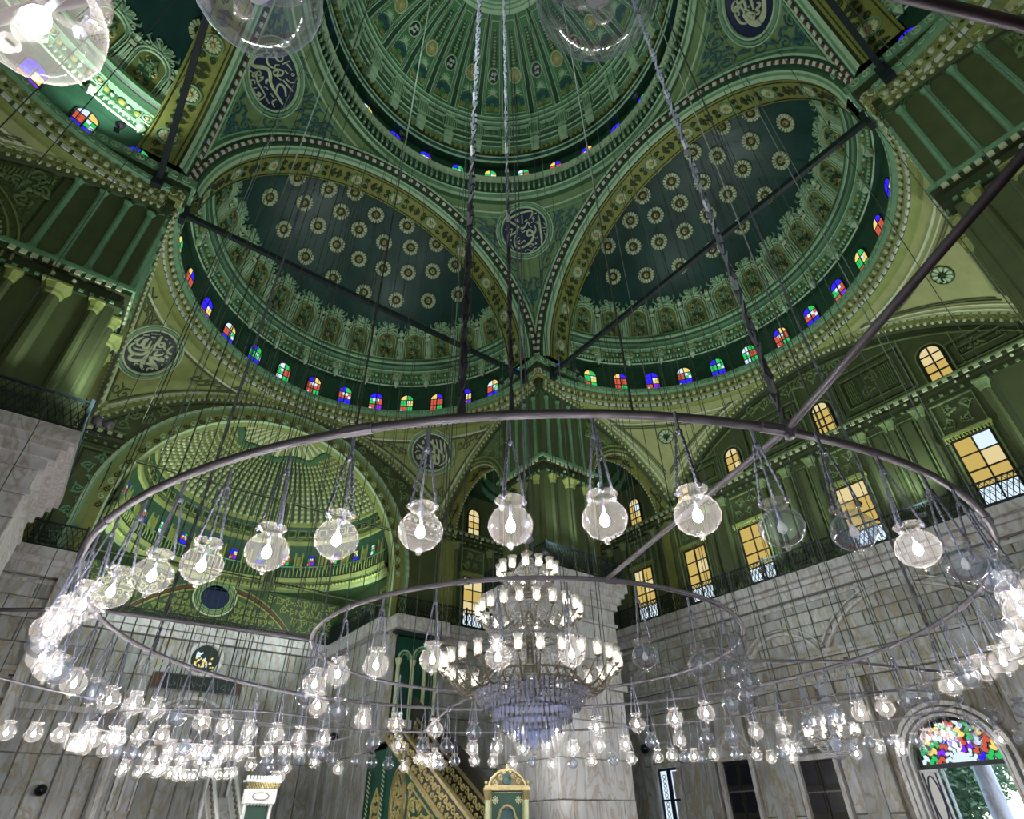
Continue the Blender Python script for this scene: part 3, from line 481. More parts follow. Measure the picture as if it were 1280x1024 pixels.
for (where, key, az) in names4:
    az = math.radians(az); sx = 1 if math.sin(az) > 0 else -1; sy = 1 if math.cos(az) > 0 else -1
    pd = empty('pendentive', label='green painted pendentive with a blue script roundel '+where, cat='vault', kind='structure')
    def pf(u, t, d=0.0):
        z = 10.0*t; rho = math.sqrt(max(200-z*z, 100.0)); lim = math.acos(min(1, 10/rho))
        ph = lim+(PI/2-2*lim)*u
        p = Vector((sx*rho*math.sin(ph), sy*rho*math.cos(ph), 25.1+z)); n = (Vector((0, 0, 25.1))-p).normalized()
        return p+n*d, n
    mb = MB(); mb.grid(lambda u, t: pf(u, 1-(1-t)**1.6)[0], 24, 24); mb.build('field', ['pendentive_green'], pd, True)
    mb = MB()
    for d_, m_ in ((0.035, 0), (0.075, 1)):
        mb.mi = m_
        for side in (0, 1):
            pts = [(d_/max(0.12, 1.0-0.0)*0+((d_*3.0*(1-t)**0+0.0)*0), t) for t in (0,)]
            P = []
            for i in range(25):
                t = 0.12+0.83*i/24; z = 10*t; rho = math.sqrt(200-z*z); lim = math.acos(min(1, 10/rho)); wid = (PI/2-2*lim)*rho
                u = d_*6/wid
                if u > 0.5: continue
                P.append((u if side == 0 else 1-u, t))
            lay(mb, P, lambda u, t: pf(u, t, 0.02), 0.12, 0.06)
        lay(mb, [(0.03+0.94*i/24, 0.985-d_*0.6) for i in range(25)], lambda u, t: pf(u, t, 0.02), 0.12, 0.06)
    mb.build('border', ['green_pale', 'green_trim'], pd)
    # blue-green arabesques of the field
    mb = MB(); ff = lambda u, t: pf(u, t, 0.02)
    def sc_at(u, t, r, n=16, hd=1, w=0.09):
        z = 10*t; rho = math.sqrt(200-z*z); lim = math.acos(min(1, 10/rho)); wid = max(0.5, (PI/2-2*lim)*rho)
        vr = r/10*1.25
        lay(mb, [(u+x*r/wid, t+y*vr) for x, y in spiral(0, 0, 1, 1.4, PI/2, hd, n)], ff, w, 0.05)
        for q in (0.3, 2.2, 4.1): lay(mb, [(u+math.cos(q)*0.9*r/wid, t+math.sin(q)*0.9*vr), (u+math.cos(q)*1.4*r/wid, t+math.sin(q)*1.4*vr), (u+math.cos(q+.3)*2*r/wid, t+math.sin(q+.3)*2*vr)], ff, [w, w*2.4, w*0.4], 0.05)
    for i in range(9): sc_at(0.12+0.095*i, 0.915-0.01*abs(i-4), 0.32, hd=1 if i % 2 else -1)
    for s in (0, 1):
        for (u, t, r) in ((0.14, 0.82, 0.42), (0.2, 0.68, 0.4), (0.3, 0.55, 0.3), (0.42, 0.47, 0.26)): sc_at(u if s == 0 else 1-u, t, r, hd=1 if s else -1)
    mb.build('arabesque', ['blue_green'], pd)
    q0 = {1: (7.71, 7.93, 33.66), 4: (-8.58, 7.78, 32.93), 5: (7.86, -8.7, 32.71)}[key] if az > -2 else (-8.2, -8.2, 32.8)
    P = Vector(q0); n = Vector((0, 0, 25.1))-P
    disc_script(pd, P, n, 1.46, key)

def arch_pts(r, n=48, zc=25.1, y=10.0, a0=0, a1=PI): return [Vector((-r*math.cos(a0+(a1-a0)*i/n), y, zc+r*math.sin(a0+(a1-a0)*i/n))) for i in range(n+1)]
def make_great_arch():
    root = empty('great_arch')
    mb = MB()
    S = [(9.3, 12.0, 0), (9.3, 10.5, 4), (9.25, 10.38, 1), (9.34, 10.22, 2), (9.42, 10.12, 1), (9.48, 10.05, 3), (9.6, 10.03, 5), (9.98, 9.80, 1), (10.05, 9.72, 2), (10.24, 9.76, 2)]
    for (ra, ya, m), (rb, yb, _) in zip(S, S[1:]): mb.mi = m; mb.strip(arch_pts(ra, 64, y=ya), arch_pts(rb, 64, y=yb))
    mb.mi = 0; mb.strip(arch_pts(9.3, 64, y=12.0), arch_pts(11.6, 64, y=12.0))
    mb.build('archivolt', ['yellow_band', 'green_pale', 'green_trim', 'green', 'olive_deep', 'green_deep'], root)
    mb = MB(); n = 62
    for k in range(n):
        a = PI*(k+0.5)/n; r = Vector((-math.cos(a), 0, math.sin(a))); t = Vector((math.sin(a), 0, math.cos(a)))
        q = Vector((0, -0.82, 0))-r*0.57; mb.mi = 0; mb.obox(r*9.79+Vector((0, 9.91, 25.1)), t*0.115, r*0.075-Vector((0, 0.055, 0)), q*0.05)
        a2 = PI*k/n; r = Vector((-math.cos(a2), 0, math.sin(a2))); mb.mi = 1; mb.ball(r*9.78+Vector((0, 9.89, 25.1)), 0.115, 6, 4)
    mb.build('dentil_course', ['white_dash', 'brown'], root)['kind'] = 'stuff'
    # soffit medallions: laid in metres along the arch
    fs = lambda s, v: (Vector((-9.28*math.cos(s/9.28), 11.25+v, 25.1+9.28*math.sin(s/9.28))), Vector((math.cos(s/9.28), 0, -math.sin(s/9.28))))
    mb = MB(); Lh = 9.28*PI/11/2
    rosette(mb, fs, 0, 0, 0.34, 12, 0, 1, 0.04); mb.mi = 2
    lay(mb, [(0.46*math.cos(2*PI*i/20), 0.44*math.sin(2*PI*i/20)) for i in range(21)], fs, 0.06, 0.05)
    for sx in (-1, 1):
        mb.mi = 3
        for sy in (-1, 1): lay(mb, [(sx*0.62+x*0.17, sy*0.2+y*0.17) for x, y in spiral(0, 0, 1, 1.3, 0, sx*sy, 12)], fs, 0.07, 0.05)
        for q in (-0.3, 0.0, 0.3): lay(mb, [(sx*0.95, 0), (sx*1.12, q*0.55), (sx*1.2, q)], fs, [0.05, 0.2, 0.08], 0.05)
        lay(mb, [(sx*1.3, 0), (sx*1.12, 0.25), (sx*0.95, 0), (sx*1.12, -0.25), (sx*1.3, 0)], fs, 0.045, 0.05)
    me = mb.mesh('soffit_medallion', ['cream', 'gold', 'green_trim', 'olive_deep'])
    for k in range(11):
        a = PI*(k+0.5)/11
        inst('soffit_medallion', me, root, Matrix.Translation((0, 0, 25.1)) @ Matrix.Rotation(a, 4, 'Y') @ Matrix.Translation((0, 0, -25.1)))
    mb = MB()
    for v in (-0.62, 0.62): lay(mb, [(9.28*PI*i/64, v) for i in range(65)], fs, 0.05, 0.03)
    mb.build('soffit_line', ['olive_deep'], root)
    return root

# ------------------------------------------------------------------ half-dome bay, built facing +Y
HC = (0, 10.25); HS = 26.0; HR = 9.9
def make_half_dome():
    root = empty('half_dome')
    e0 = math.asin(2.4/HR)
    mb = MB(); mb.lathe([(HR*math.cos(e0+(PI/2-e0)*i/22)+0.001, HS+HR*math.sin(e0+(PI/2-e0)*i/22)) for i in range(23)], -PI/2, PI/2, 72, HC)
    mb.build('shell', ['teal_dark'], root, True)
    mb = MB(); mb.lathe([(10.7, 23.0, 1), (10.24, 22.95, 1), (10.0, 23.0, 0), (9.98, 23.24, 1), (9.88, 23.28, 2), (9.84, 23.86, 3), (9.66, 23.92, 3), (9.64, 24.2, 1), (9.72, 24.24, 1), (10.15, 24.24, 4), (10.15, 26.3, 4), (9.8, 26.3, 1)], -PI/2, PI/2, 120, HC)
    mb.build('rim_cornice', ['olive', 'olive_light', 'yellow_relief', 'green_trim', 'green_deep'], root)
    mb = MB()
    for k in range(74):
        a = -PI/2+PI*(k+0.5)/74; t = Vector((math.cos(a), -math.sin(a), 0)); d = Vector((math.sin(a), math.cos(a), 0))
        mb.mi = 0; mb.obox(cyl(9.97, a, 23.12, HC), t*0.15, d*0.05, (0, 0, 0.085))
        mb.mi = 1; mb.tube([cyl(9.64+0.03*math.cos(q), a+0.011*math.sin(q), 24.06+0.1*math.cos(q), HC) for q in [2*PI*j/8 for j in range(8)]], 0.022, 4, True)
        mb.mi = 2; mb.ball(cyl(9.84, a, 23.55, HC), 0.12, 5, 4, (1, 1, 1.2))
        mb.mi = 3; mb.ball(cyl(9.87, a+0.02, 23.42, HC), 0.07, 5, 4)
    mb.build('rim_ornament', ['white_dash', 'green_pale', 'cream', 'olive_deep'], root)['kind'] = 'stuff'
    mb = MB(); mb.lathe([(9.8, 26.3, 0), (9.74, 26.36, 4), (9.74, 26.62, 1), (9.62, 26.66, 2), (9.62, 27.2, 1), (9.42, 27.26, 0), (9.4, 27.32, 3), (9.36, 27.36, 4), (9.3, 27.46, 1), (9.28, 27.66, 3), (9.36, 27.7, 3), (9.2, 27.78, 0), (9.18, 27.86, 1), (9.12, 27.92, 4), (9.1, 28.08, 0), (9.12, 28.14, 3), (9.62, 28.3, 3)], -PI/2, PI/2, 120, HC)
    mb.build('upper_cornice', ['green_pale', 'green_trim', 'green_relief', 'green_deep', 'green'], root)
    # balusters + pedestals on the upper cornice
    mb = MB()
    for k in range(150):
        a = -PI/2+PI*(k+0.5)/150; mb.mi = 0; mb.tube([cyl(9.66, a, 26.42, HC), cyl(9.63, a, 26.52, HC), cyl(9.68, a, 26.64, HC)], [0.03, 0.06, 0.03], 4)
    for k in range(45):
        a = -PI/2+PI*(k+0.5)/45; mb.mi = 1; mb.ball(cyl(9.58, a, 26.95, HC), 0.16, 6, 4, (1, 1, 0.8)); mb.mi = 0; mb.ball(cyl(9.55, a+0.03, 26.92, HC), 0.09, 5, 4)
    mb.build('cornice_ornament', ['green_pale', 'yellow_band'], root)['kind'] = 'stuff'
    mb = MB(); f = plane_f((0, -0.12, 0), (1, 0, 0), (0, 0, 1), (0, -1, 0))
    mb.box(-0.3, -0.12, -0.35, 0.3, 0.2, 0.45); mb.mi = 1; lay(mb, [(-.24, -.28), (.24, -.28), (.24, .36), (-.24, .36), (-.24, -.28)], f, 0.05, 0.04); lay(mb, [(0.17*math.cos(2*PI*i/12), 0.04+0.2*math.sin(2*PI*i/12)) for i in range(13)], f, 0.05, 0.05)
    mb.mi = 2; mb.ball((0, -0.12, 0.04), 0.1, 6, 4); mb.mi = 1; mb.tube([(0, 0, -0.35), (0, -0.02, -0.6), (0, 0.05, -0.9)], [0.14, 0.2, 0.03], 6)
    me_ped = mb.mesh('cornice_pedestal', ['green_trim', 'green_pale', 'gold'])
    # niche: metres on a plane leaning with the shell
    f = plane_f((0, 0, 0), (1, 0, 0), (0, -0.30, 0.954), (0, -0.954, -0.30))
    def P3(u, v, d=0): p, n = f(u, v); return p+n*d
    def arc(r, hz, v0=0.12): return [(-r, v0), (-r, hz)]+[(-r*math.cos(PI*i/10), hz+r*math.sin(PI*i/10)) for i in range(1, 10)]+[(r, hz), (r, v0)]
    mb = MB(); A = arc(0.56, 1.45)
    mb.add([P3(0, 0.9, 0.01)]+[P3(*p, 0.01) for p in A], [(0, i+1, i+2) for i in range(len(A)-1)]+[(0, len(A), 1)])
    nf = mb.build('niche', ['niche_olive'], None)
    mb = MB()
    lay(mb, arc(0.74, 1.45), f, 0.07, 0.14); mb.mi = 1; lay(mb, arc(0.665, 1.45), f, 0.06, 0.08); mb.mi = 0; lay(mb, arc(0.59, 1.45), f, 0.05, 0.11)
    mb.mi = 0; lay(mb, [(-1.02, 1.62), (-0.82, 1.62)], f, 0.1, 0.18); lay(mb, [(0.82, 1.62), (1.02, 1.62)], f, 0.1, 0.18); lay(mb, [(-1.02, 0.07), (1.02, 0.07)], f, 0.12, 0.12)
    mb.build('arch_frame', ['green_pale', 'green_trim'], nf)
    mb = MB(); rr = random.Random(5)
    for q in range(15):
        u = rr.uniform(-0.34, 0.34)*(1-abs(q-6)/16); v = 0.22+q*0.105
        mb.mi = rr.choice([0, 0, 1, 2]); lay(mb, spiral(u, v, 0.15, 1.1, rr.uniform(0, 6), 1 if q % 2 else -1, 8), f, 0.07, 0.07)
        mb.mi = rr.choice([0, 1, 0]); a = rr.uniform(0, 6); lay(mb, [(-u, v), (-u+.1*math.cos(a), v+.1*math.sin(a)), (-u+.22*math.cos(a), v+.22*math.sin(a))], f, [0.04, 0.13, 0.03], 0.08)
    mb.build('bouquet', ['green_deep', 'green_trim', 'gold'], nf)
    mb = MB()
    for sx in (-1, 1):
        for du in (-0.07, 0.07):
            u = sx*0.93+du; mb.mi = 0; mb.tube([P3(u, 0.15, 0.12), P3(u, 1.38, 0.12)], 0.042, 6)
        mb.mi = 1; mb.obox(P3(sx*0.93, 0.12, 0.1), (0.14, 0, 0), (0, -0.03, 0.09), (0, 0.1, 0.0)); mb.obox(P3(sx*0.93, 1.47, 0.12), (0.15, 0, 0), (0, -0.03, 0.09), (0, 0.11, 0.0))
    mb.build('colonnette', ['green_pale', 'cream'], nf)
    mb = MB()
    for q in range(9):
        a = PI*(0.06+0.11*q); b = (0.0, 2.22); mb.mi = q % 2
        lay(mb, [(b[0]+0.12*math.cos(a), b[1]+0.1*math.sin(a)), (b[0]+0.34*math.cos(a), b[1]+0.36*math.sin(a)), (b[0]+0.46*math.cos(a), b[1]+0.55*math.sin(a))], f, [0.06, 0.15, 0.07], 0.13)
    for sx in (-1, 1):
        mb.mi = 0; lay(mb, spiral(sx*0.55, 2.17, 0.2, 1.3, PI/2, sx, 12), f, 0.07, 0.13); lay(mb, spiral(sx*0.3, 2.66, 0.16, 1.2, 0, -sx, 10), f, 0.06, 0.13); lay(mb, spiral(sx*0.74, 1.95, 0.13, 1.2, 0, -sx, 10), f, 0.06, 0.12)
        mb.mi = 1; lay(mb, [(sx*0.52, 2.35), (sx*0.7, 2.55), (sx*0.66, 2.75)], f, [0.05, 0.14, 0.03], 0.12)
        mb.mi = 0; mb.tube([P3(sx*0.96, 1.72, 0.12), P3(sx*0.96, 1.85, 0.12), P3(sx*0.96, 2.02, 0.12), P3(sx*0.96, 2.16, 0.12), P3(sx*0.96, 2.32, 0.12)], [0.09, 0.05, 0.13, 0.06, 0.02], 7)
    mb.build('crown', ['green_pale', 'green_trim'], nf)
    for k in range(15):
        a = math.radians(12*(k-7)); n = nf if k == 0 else copy_tree(nf)
        n.parent = root; n.matrix_local = Matrix.Translation((HC[0], HC[1], 0)) @ Matrix.Rotation(-a, 4, 'Z') @ Matrix.Translation((0, 9.46, 28.3))
        b = a+math.radians(6)
        inst('cornice_pedestal', me_ped, root, Matrix.Translation((HC[0], HC[1], 0)) @ Matrix.Rotation(-b, 4, 'Z') @ Matrix.Translation((0, 9.6, 26.95)))
        inst('stained_window', ST[k % 9], root, Matrix.Translation((HC[0], HC[1], 0)) @ Matrix.Rotation(-math.radians(11.5*(k-7)), 4, 'Z') @ Matrix.Translation((0, 10.08, 24.35)))
    # ceiling rosettes on the dark shell
    mb = MB(); fr = lambda u, v: (Vector((u, 0, v)), Vector((0, -1, 0)))
    N = 16
    mb.mi = 0
    for k in range(N):
        a = 2*PI*k/N; lay(mb, [(0.30*math.cos(a), 0.30*math.sin(a)), (0.42*math.cos(a), 0.42*math.sin(a)), (0.53*math.cos(a), 0.53*math.sin(a))], fr, [0.10, 0.16, 0.15], 0.09)
    mb.mi = 1; lay(mb, [(0.24*math.cos(2*PI*i/16), 0.24*math.sin(2*PI*i/16)) for i in range(17)], fr, 0.10, 0.06)
    mb.mi = 2; mb.ball((0, -0.03, 0), 0.17, 10, 6, (1, 0.8, 1)); mb.mi = 1; mb.ball((0.02, -0.17, -0.03), 0.05, 5, 4)
    me_ros = mb.mesh('ceiling_rosette', ['cream', 'olive_deep', 'gold'])
    sp = [(39.5, a) for a in range(-76, 80, 17)] + [(51, a) for a in range(-80, 81, 16)] + [(61, a) for a in (-72, -50, -30, -10, 12, 34, 56, 77)] + [(69.5, a) for a in (-66, -38, -5, 31, 64)]
    for (el, a) in sp:
        e = math.radians(el); a = math.radians(a)
        M = Matrix.Translation((HC[0], HC[1], HS)) @ Matrix.Rotation(-a, 4, 'Z') @ Matrix.Rotation(e, 4, 'X') @ Matrix.Translation((0, HR-0.04, 0))
        inst('ceiling_rosette', me_ros, root, M)
    mb = MB(); f = lambda u, v: (Vector((u, v, HS+math.sqrt(HR*HR-u*u-(v-HC[1])**2)-0.04)), Vector((0, 0, -1)))
    for (r, m, w) in ((2.3, 0, 0.16), (2.05, 1, 0.3), (1.75, 0, 0.12), (1.1, 2, 0.2)):
        mb.mi = m; lay(mb, [((r+0.16*abs(math.sin(5*a)))*math.sin(a), HC[1]+(r+0.16*abs(math.sin(5*a)))*math.cos(a)) for a in [-PI/2+PI*i/60 for i in range(61)]], f, w, 0.1)
    mb.mi = 2
    for k in range(15):
        a = -PI/2+PI*(k+0.5)/15; p, n = f(1.45*math.sin(a), HC[1]+1.45*math.cos(a)); mb.ball(p+n*0.05, 0.14, 6, 4)
    mb.build('apex_medallion', ['cream', 'brown', 'gold'], root)
    return root
# pendentives of the bay
PS = Vector((0, 10.25, 9.6)); PR2 = 288.1
def bay_pf(sx):
    def g(u, t, d=0.0):
        z = 18.7+(22.98-18.7)*t; rho = math.sqrt(max(PR2-(z-9.6)**2, 105.0)); a0 = math.acos(min(1, 10.25/rho)); a1 = math.asin(min(1, 10.0/rho))
        ph = a0+(a1-a0)*u
        ph = max(0.001, ph)
        p = Vector((sx*rho*math.sin(ph), 10.25+rho*math.cos(ph), z)); n = (PS-p).normalized()
        return p+n*d, n
    return g
def make_bay_pendentive(sx, key):
    root = empty('bay_pendentive'); g = bay_pf(sx)
    mb = MB(); mb.grid(lambda u, t: g(u, t)[0], 24, 16); mb.build('field', ['olive_light' if key else 'stone_yellow'], root, True)
    mb = MB()
    def wid(t):
        z = 18.7+4.28*t; rho = math.sqrt(PR2-(z-9.6)**2); return max(0.1, (math.asin(min(1, 10/rho))-math.acos(min(1, 10.25/rho)))*rho)
    for off, m, w in ((0.28, 0, 0.14), (0.48, 1, 0.10)) if key else ((0.28, 0, 0.14), (0.62, 0, 0.08), (0.85, 1, 0.07), (1.0, 1, 0.07)):
        mb.mi = m
        for s in (0, 1):
            P = [((off/wid(t)) if s == 0 else 1-off/wid(t), t) for t in [0.1+0.85*i/20 for i in range(21)] if off/wid(t) < 0.5]
            lay(mb, P, lambda u, t: g(u, t, 0.02), w, 0.06)
        lay(mb, [(0.06+0.88*i/24, 0.96-off*0.12) for i in range(25)], lambda u, t: g(u, t, 0.02), w, 0.06)
    mb.mi = 0
    for s in (0, 1):
        for i in range(26):
            t = 0.1+0.86*i/26; u = 0.12/wid(t)
            if u < 0.45: p, n = g(u if s == 0 else 1-u, t, 0.05); q, _ = g(u if s == 0 else 1-u, t+0.012, 0.05); tt = (q-p).normalized(); mb.obox(p, tt*0.1, n*0.04, tt.cross(n)*0.055)
    mb.build('border', ['cream', 'olive'], root)
    if key:
        q = {2: (-8.75, 18.05, 21.69), 3: (7.84, 18.51, 22.02)}[key]; P = Vector(q); disc_script(root, P, PS-P, 1.22, key)
        mb = MB(); ff = lambda u, t: g(u, t, 0.02)
        for (u, t) in ((0.5, 0.32), (0.2, 0.83), (0.8, 0.83), (0.12, 0.9), (0.88, 0.9)):
            for hd in (-1, 1): lay(mb, [(u+x*0.3/wid(t)+hd*0.25/wid(t), t+y*0.07) for x, y in spiral(0, 0, 1, 1.3, PI/2, hd, 12)], ff, 0.08, 0.05)
        mb.build('arabesque', ['olive'], root)
    else:
        p, n = g(0.5, 0.74, 0.03); r_ = Vector((0, 0, 1)).cross(n).normalized(); f = plane_f(p, r_, n.cross(r_), n)
        mb = MB(); rosette(mb, f, 0, 0, 0.42, 10, 0, 1, 0.05); mb.mi = 1; lay(mb, [(0.46*math.cos(2*PI*i/18), 0.46*math.sin(2*PI*i/18)) for i in range(19)], f, 0.05, 0.05)
        mb.tube([p, p+n*0.25-Vector((0, 0, 0.1)), p+n*0.2-Vector((0, 0, 0.3))], 0.04, 5)
        mb.build('wheel_boss', ['green_pale', 'olive_deep'], root)
    return root
def zarc(h): return 9.6+math.sqrt(max(0, 183.0-h*h))
def zarc_y(yl): return 9.6+math.sqrt(max(0, 188.0-(yl-10.25)**2))
def make_wall_arch():
    """banded moulding round the wall arch and the two quarter arches of a bay"""
    root = empty('wall_arch'); mb = MB(); N = 72
    def sweep(path, nor, inn):
        secs = [(0.08, 0.0, 0), (0.08, 0.15, 0), (-0.06, 0.18, 1), (-0.34, 0.16, 2), (-0.58, 0.11, 3), (-0.62, 0.0, 3)]
        for (a, b, m), (c, d, _) in zip(secs, secs[1:]):
            mb.mi = m; mb.strip([p+i_*a+n_*b for p, n_, i_ in zip(path, nor, inn)], [p+i_*c+n_*d for p, n_, i_ in zip(path, nor, inn)])
        mb.mi = 4; k = 0
        for j in range(len(path)-1):
            p = (path[j]+path[j+1])/2+inn[j]*0.0+nor[j]*0.17; t = (path[j+1]-path[j]); mb.obox(p, t*0.32, nor[j]*0.04, inn[j]*0.07)
            q = p-inn[j]*0.36; mb.ball(q-nor[j]*0.04, 0.10, 5, 4)
    P = [Vector((10*(-1+2*i/N), 20.5, zarc(10*(-1+2*i/N)))) for i in range(N+1)]
    sweep(P, [Vector((0, -1, 0))]*(N+1), [(p-Vector((0, 20.5, 9.6))).normalized() for p in P])
    for sx in (-1, 1):
        N2 = 36; P = [Vector((sx*10, 10.25+10.25*i/N2, zarc_y(10.25+10.25*i/N2))) for i in range(N2+1)]
        sweep(P, [Vector((-sx, 0, 0))]*(N2+1), [(p-Vector((sx*10, 10.25, 9.6))).normalized() for p in P])
    mb.build('arch_band', ['olive_light', 'yellow_relief', 'olive', 'olive_deep', 'cream'], root)
    return root
def make_side_wall(sx):
    """spandrel wall between pier and outer wall, with the small arch into the corner bay"""
    root = empty('side_wall'); yc, hw, zs = 17.0, 3.35, 17.45; mb = MB(); X = sx*10.0; N = 40
    def za(y): return zs+math.sqrt(max(0, hw*hw-(y-yc)**2))
    ys = [13.4+(20.5-13.4)*i/N for i in range(N+1)]
    lo = [Vector((X, y, za(y) if abs(y-yc) < hw else 17.4)) for y in ys]; hi = [Vector((X, y, 23.4)) for y in ys]
    mb.strip(lo, hi)
    mb.build('spandrel', ['olive_relief'], root)
    a = [Vector((X, yc-hw*math.cos(PI*i/32), zs+hw*math.sin(PI*i/32))) for i in range(33)]; w = Vector((sx*1.1, 0, 0))
    mb = MB(); mb.strip(a, [p+w for p in a]); mb.strip([a[0], a[0]-Vector((0, 0, 5.7))], [a[0]+w, a[0]+w-Vector((0, 0, 5.7))]); mb.strip([a[-1], a[-1]-Vector((0, 0, 5.7))], [a[-1]+w, a[-1]+w-Vector((0, 0, 5.7))])
    mb.mi = 1
    for k in range(46):
        t = PI*(k+0.5)/46
        for xo in (0.06, 1.04): mb.ball((X+sx*xo, yc-(hw-0.05)*math.cos(t), zs+(hw-0.05)*math.sin(t)), 0.07, 5, 4)
    fs = lambda s, v: (Vector((X+sx*(0.55+v), yc-(hw-0.02)*math.cos(s), zs+(hw-0.02)*math.sin(s))), Vector((0, math.cos(s), -math.sin(s))))
    mb.mi = 2
    for c in (0.35, 1.57, 2.8):
        for hd in (-1, 1): lay(mb, [(c+hd*0.13+x*0.1, y*0.26) for x, y in spiral(0, 0, 1, 1.3, 0, hd, 14)], fs, 0.08, 0.04)
        for q in (-0.3, 0.3): lay(mb, [(c, 0), (c+q, 0.2), (c+q*1.2, 0.0)], fs, [0.05, 0.18, 0.04], 0.04)
    mb.build('arch_soffit', ['yellow_band', 'cream', 'olive_deep'], root)
    # carved letters-and-scroll relief on the spandrel
    n = Vector((-sx, 0, 0)); f = lambda u, v: (Vector((X-sx*0.01, u, v)), n)
    def ok(y, z): return z < zarc_y(y)-0.9 and (y-yc)**2+(z-zs)**2 > (hw+0.55)**2 and z > 17.6
    mb = MB(); fill_scrolls(mb, f, 13.55, 20.3, 17.8, 22.9, 0.33, 0.10, 0.09, ok, random.Random(11))
    for i in range(60):
        y = 13.6+6.7*i/60; z = min(zarc_y(y)-0.95, 22.5)
        if ok(y, z-0.2): lay(mb, [(y, z), (y, z-0.28)], f, 0.055, 0.09)
    for r_, m in ((0.14, 1), (0.42, 1)):
        mb.mi = m; lay(mb, [(yc-(hw+r_)*math.cos(PI*i/40), zs+(hw+r_)*math.sin(PI*i/40)) for i in range(41)], f, 0.09, 0.10)
    mb.build('carving', ['olive_trim', 'olive_light'], root)
    return root
def make_tie():
    mb = MB(); mb.box(-10.2, 10.7, 24.05, 10.2, 10.9, 24.3)
    for sx in (-1, 1): mb.box(sx*9.55-0.12, 10.6, 23.7, sx*9.55+0.12, 11.0, 24.6)
    o = mb.build('tie_beam', ['iron']); return o
DIRS = [('north', 0, 'above the apse on the left'), ('east', -PI/2, 'above the windowed wall on the right'), ('south', PI, 'behind the upper right pier'), ('west', PI/2, 'at the upper left corner')]
proto = {}
for i, (nm, rz, where) in enumerate(DIRS):
    for key, fn, lab, ct in (('great_arch', make_great_arch, 'yellow-banded great arch with dark dentils ', 'arch'), ('half_dome', make_half_dome, 'dark teal half-dome with cream rosettes and carved niches ', 'dome'), ('wall_arch', make_wall_arch, 'banded moulding carrying the half-dome ', 'arch'), ('tie_beam', make_tie, 'dark tie beam across the half-dome ', 'beam')):
        if i == 0: o = proto[key] = fn()
        else: o = copy_tree(proto[key])
        o.rotation_euler = (0, 0, rz); tag(o, lab+where, ct, kind='structure')
    for sx in (-1, 1):
        o = make_bay_pendentive(sx, {-1: 2, 1: 3}[sx] if i == 0 else 0) if i < 2 else copy_tree(proto['p%d' % sx])
        proto['p%d' % sx] = o; o.rotation_euler = (0, 0, rz)
        tag(o, ('corner vault %s roundel of script ' % ('with a dark' if i == 0 else 'with a small wheel boss, no')) + ('left of ' if sx < 0 else 'right of ')+'the half-dome '+where, 'vault', kind='structure')
        o = make_side_wall(sx) if i == 0 else copy_tree(proto['s%d' % sx])
        if i == 0: proto['s%d' % sx] = o
        o.rotation_euler = (0, 0, rz); tag(o, 'carved olive wall over a small arch, '+('left side' if sx < 0 else 'right side')+' of the bay '+where, 'wall', kind='structure')
# ------------------------------------------------------------------ outer walls, piers, apse
def rail_mesh(L, h=1.1, posts=True):
    mb = MB(); mb.box(0, -0.04, h-0.06, L, 0.04, h); mb.box(0, -0.03, 0.05, L, 0.03, 0.1); n = max(1, int(L/0.2))
    for i in range(n):
        x0, x1 = L*i/n, L*(i+1)/n
        for (za, zb) in ((0.1, h*0.55), (h*0.55, h-0.06)):
            for (a, b) in ((x0, x1), (x1, x0)):
                mb.obox(((a+b)/2, 0, (za+zb)/2), ((b-a)/2, 0, (zb-za)/2), (0, 0.012, 0), (0.016, 0, 0.0))
        mb.tube([(x0+(x1-x0)/2+0.06*math.cos(q), 0, h*0.55+0.06*math.sin(q)) for q in (0, 1.57, 3.14, 4.71)], 0.012, 3, True)
    np_ = max(1, round(L/2.4))
    for i in range(np_+1): mb.box(L*i/np_-0.04, -0.05, 0, L*i/np_+0.04, 0.05, h+0.1)
    return mb
def add_rail(parent, x0, y0, x1, y1, z, h=1.1):
    L = math.hypot(x1-x0, y1-y0); o = rail_mesh(L, h).build('gallery_rail', 'iron', parent); o['kind'] = 'stuff'
    o.matrix_local = Matrix.Translation((x0, y0, z)) @ Matrix.Rotation(math.atan2(y1-y0, x1-x0), 4, 'Z'); return o
BM = {}
def block_mesh(w, h, d=0.10, m='marble'):
    key = (round(w, 2), round(h, 2), round(d, 2), m)
    if key not in BM:
        g_ = 0.05 if key[1] > 1.5 else 0.025; w_, h_ = key[0]-g_, key[1]-0.025; c = 0.03; mb = MB()
        x0, x1, z0, z1 = -w_/2, w_/2, -h_/2, h_/2
        mb.add([(x0, 0, z0), (x1, 0, z0), (x1, 0, z1), (x0, 0, z1), (x0, -d+c, z0), (x1, -d+c, z0), (x1, -d+c, z1), (x0, -d+c, z1), (x0+c, -d, z0+c), (x1-c, -d, z0+c), (x1-c, -d, z1-c), (x0+c, -d, z1-c)],
               [(0, 1, 5, 4), (1, 2, 6, 5), (2, 3, 7, 6), (3, 0, 4, 7), (4, 5, 9, 8), (5, 6, 10, 9), (6, 7, 11, 10), (7, 4, 8, 11), (8, 9, 10, 11)])
        BM[key] = mb.mesh('marble_block', m)
    return BM[key]
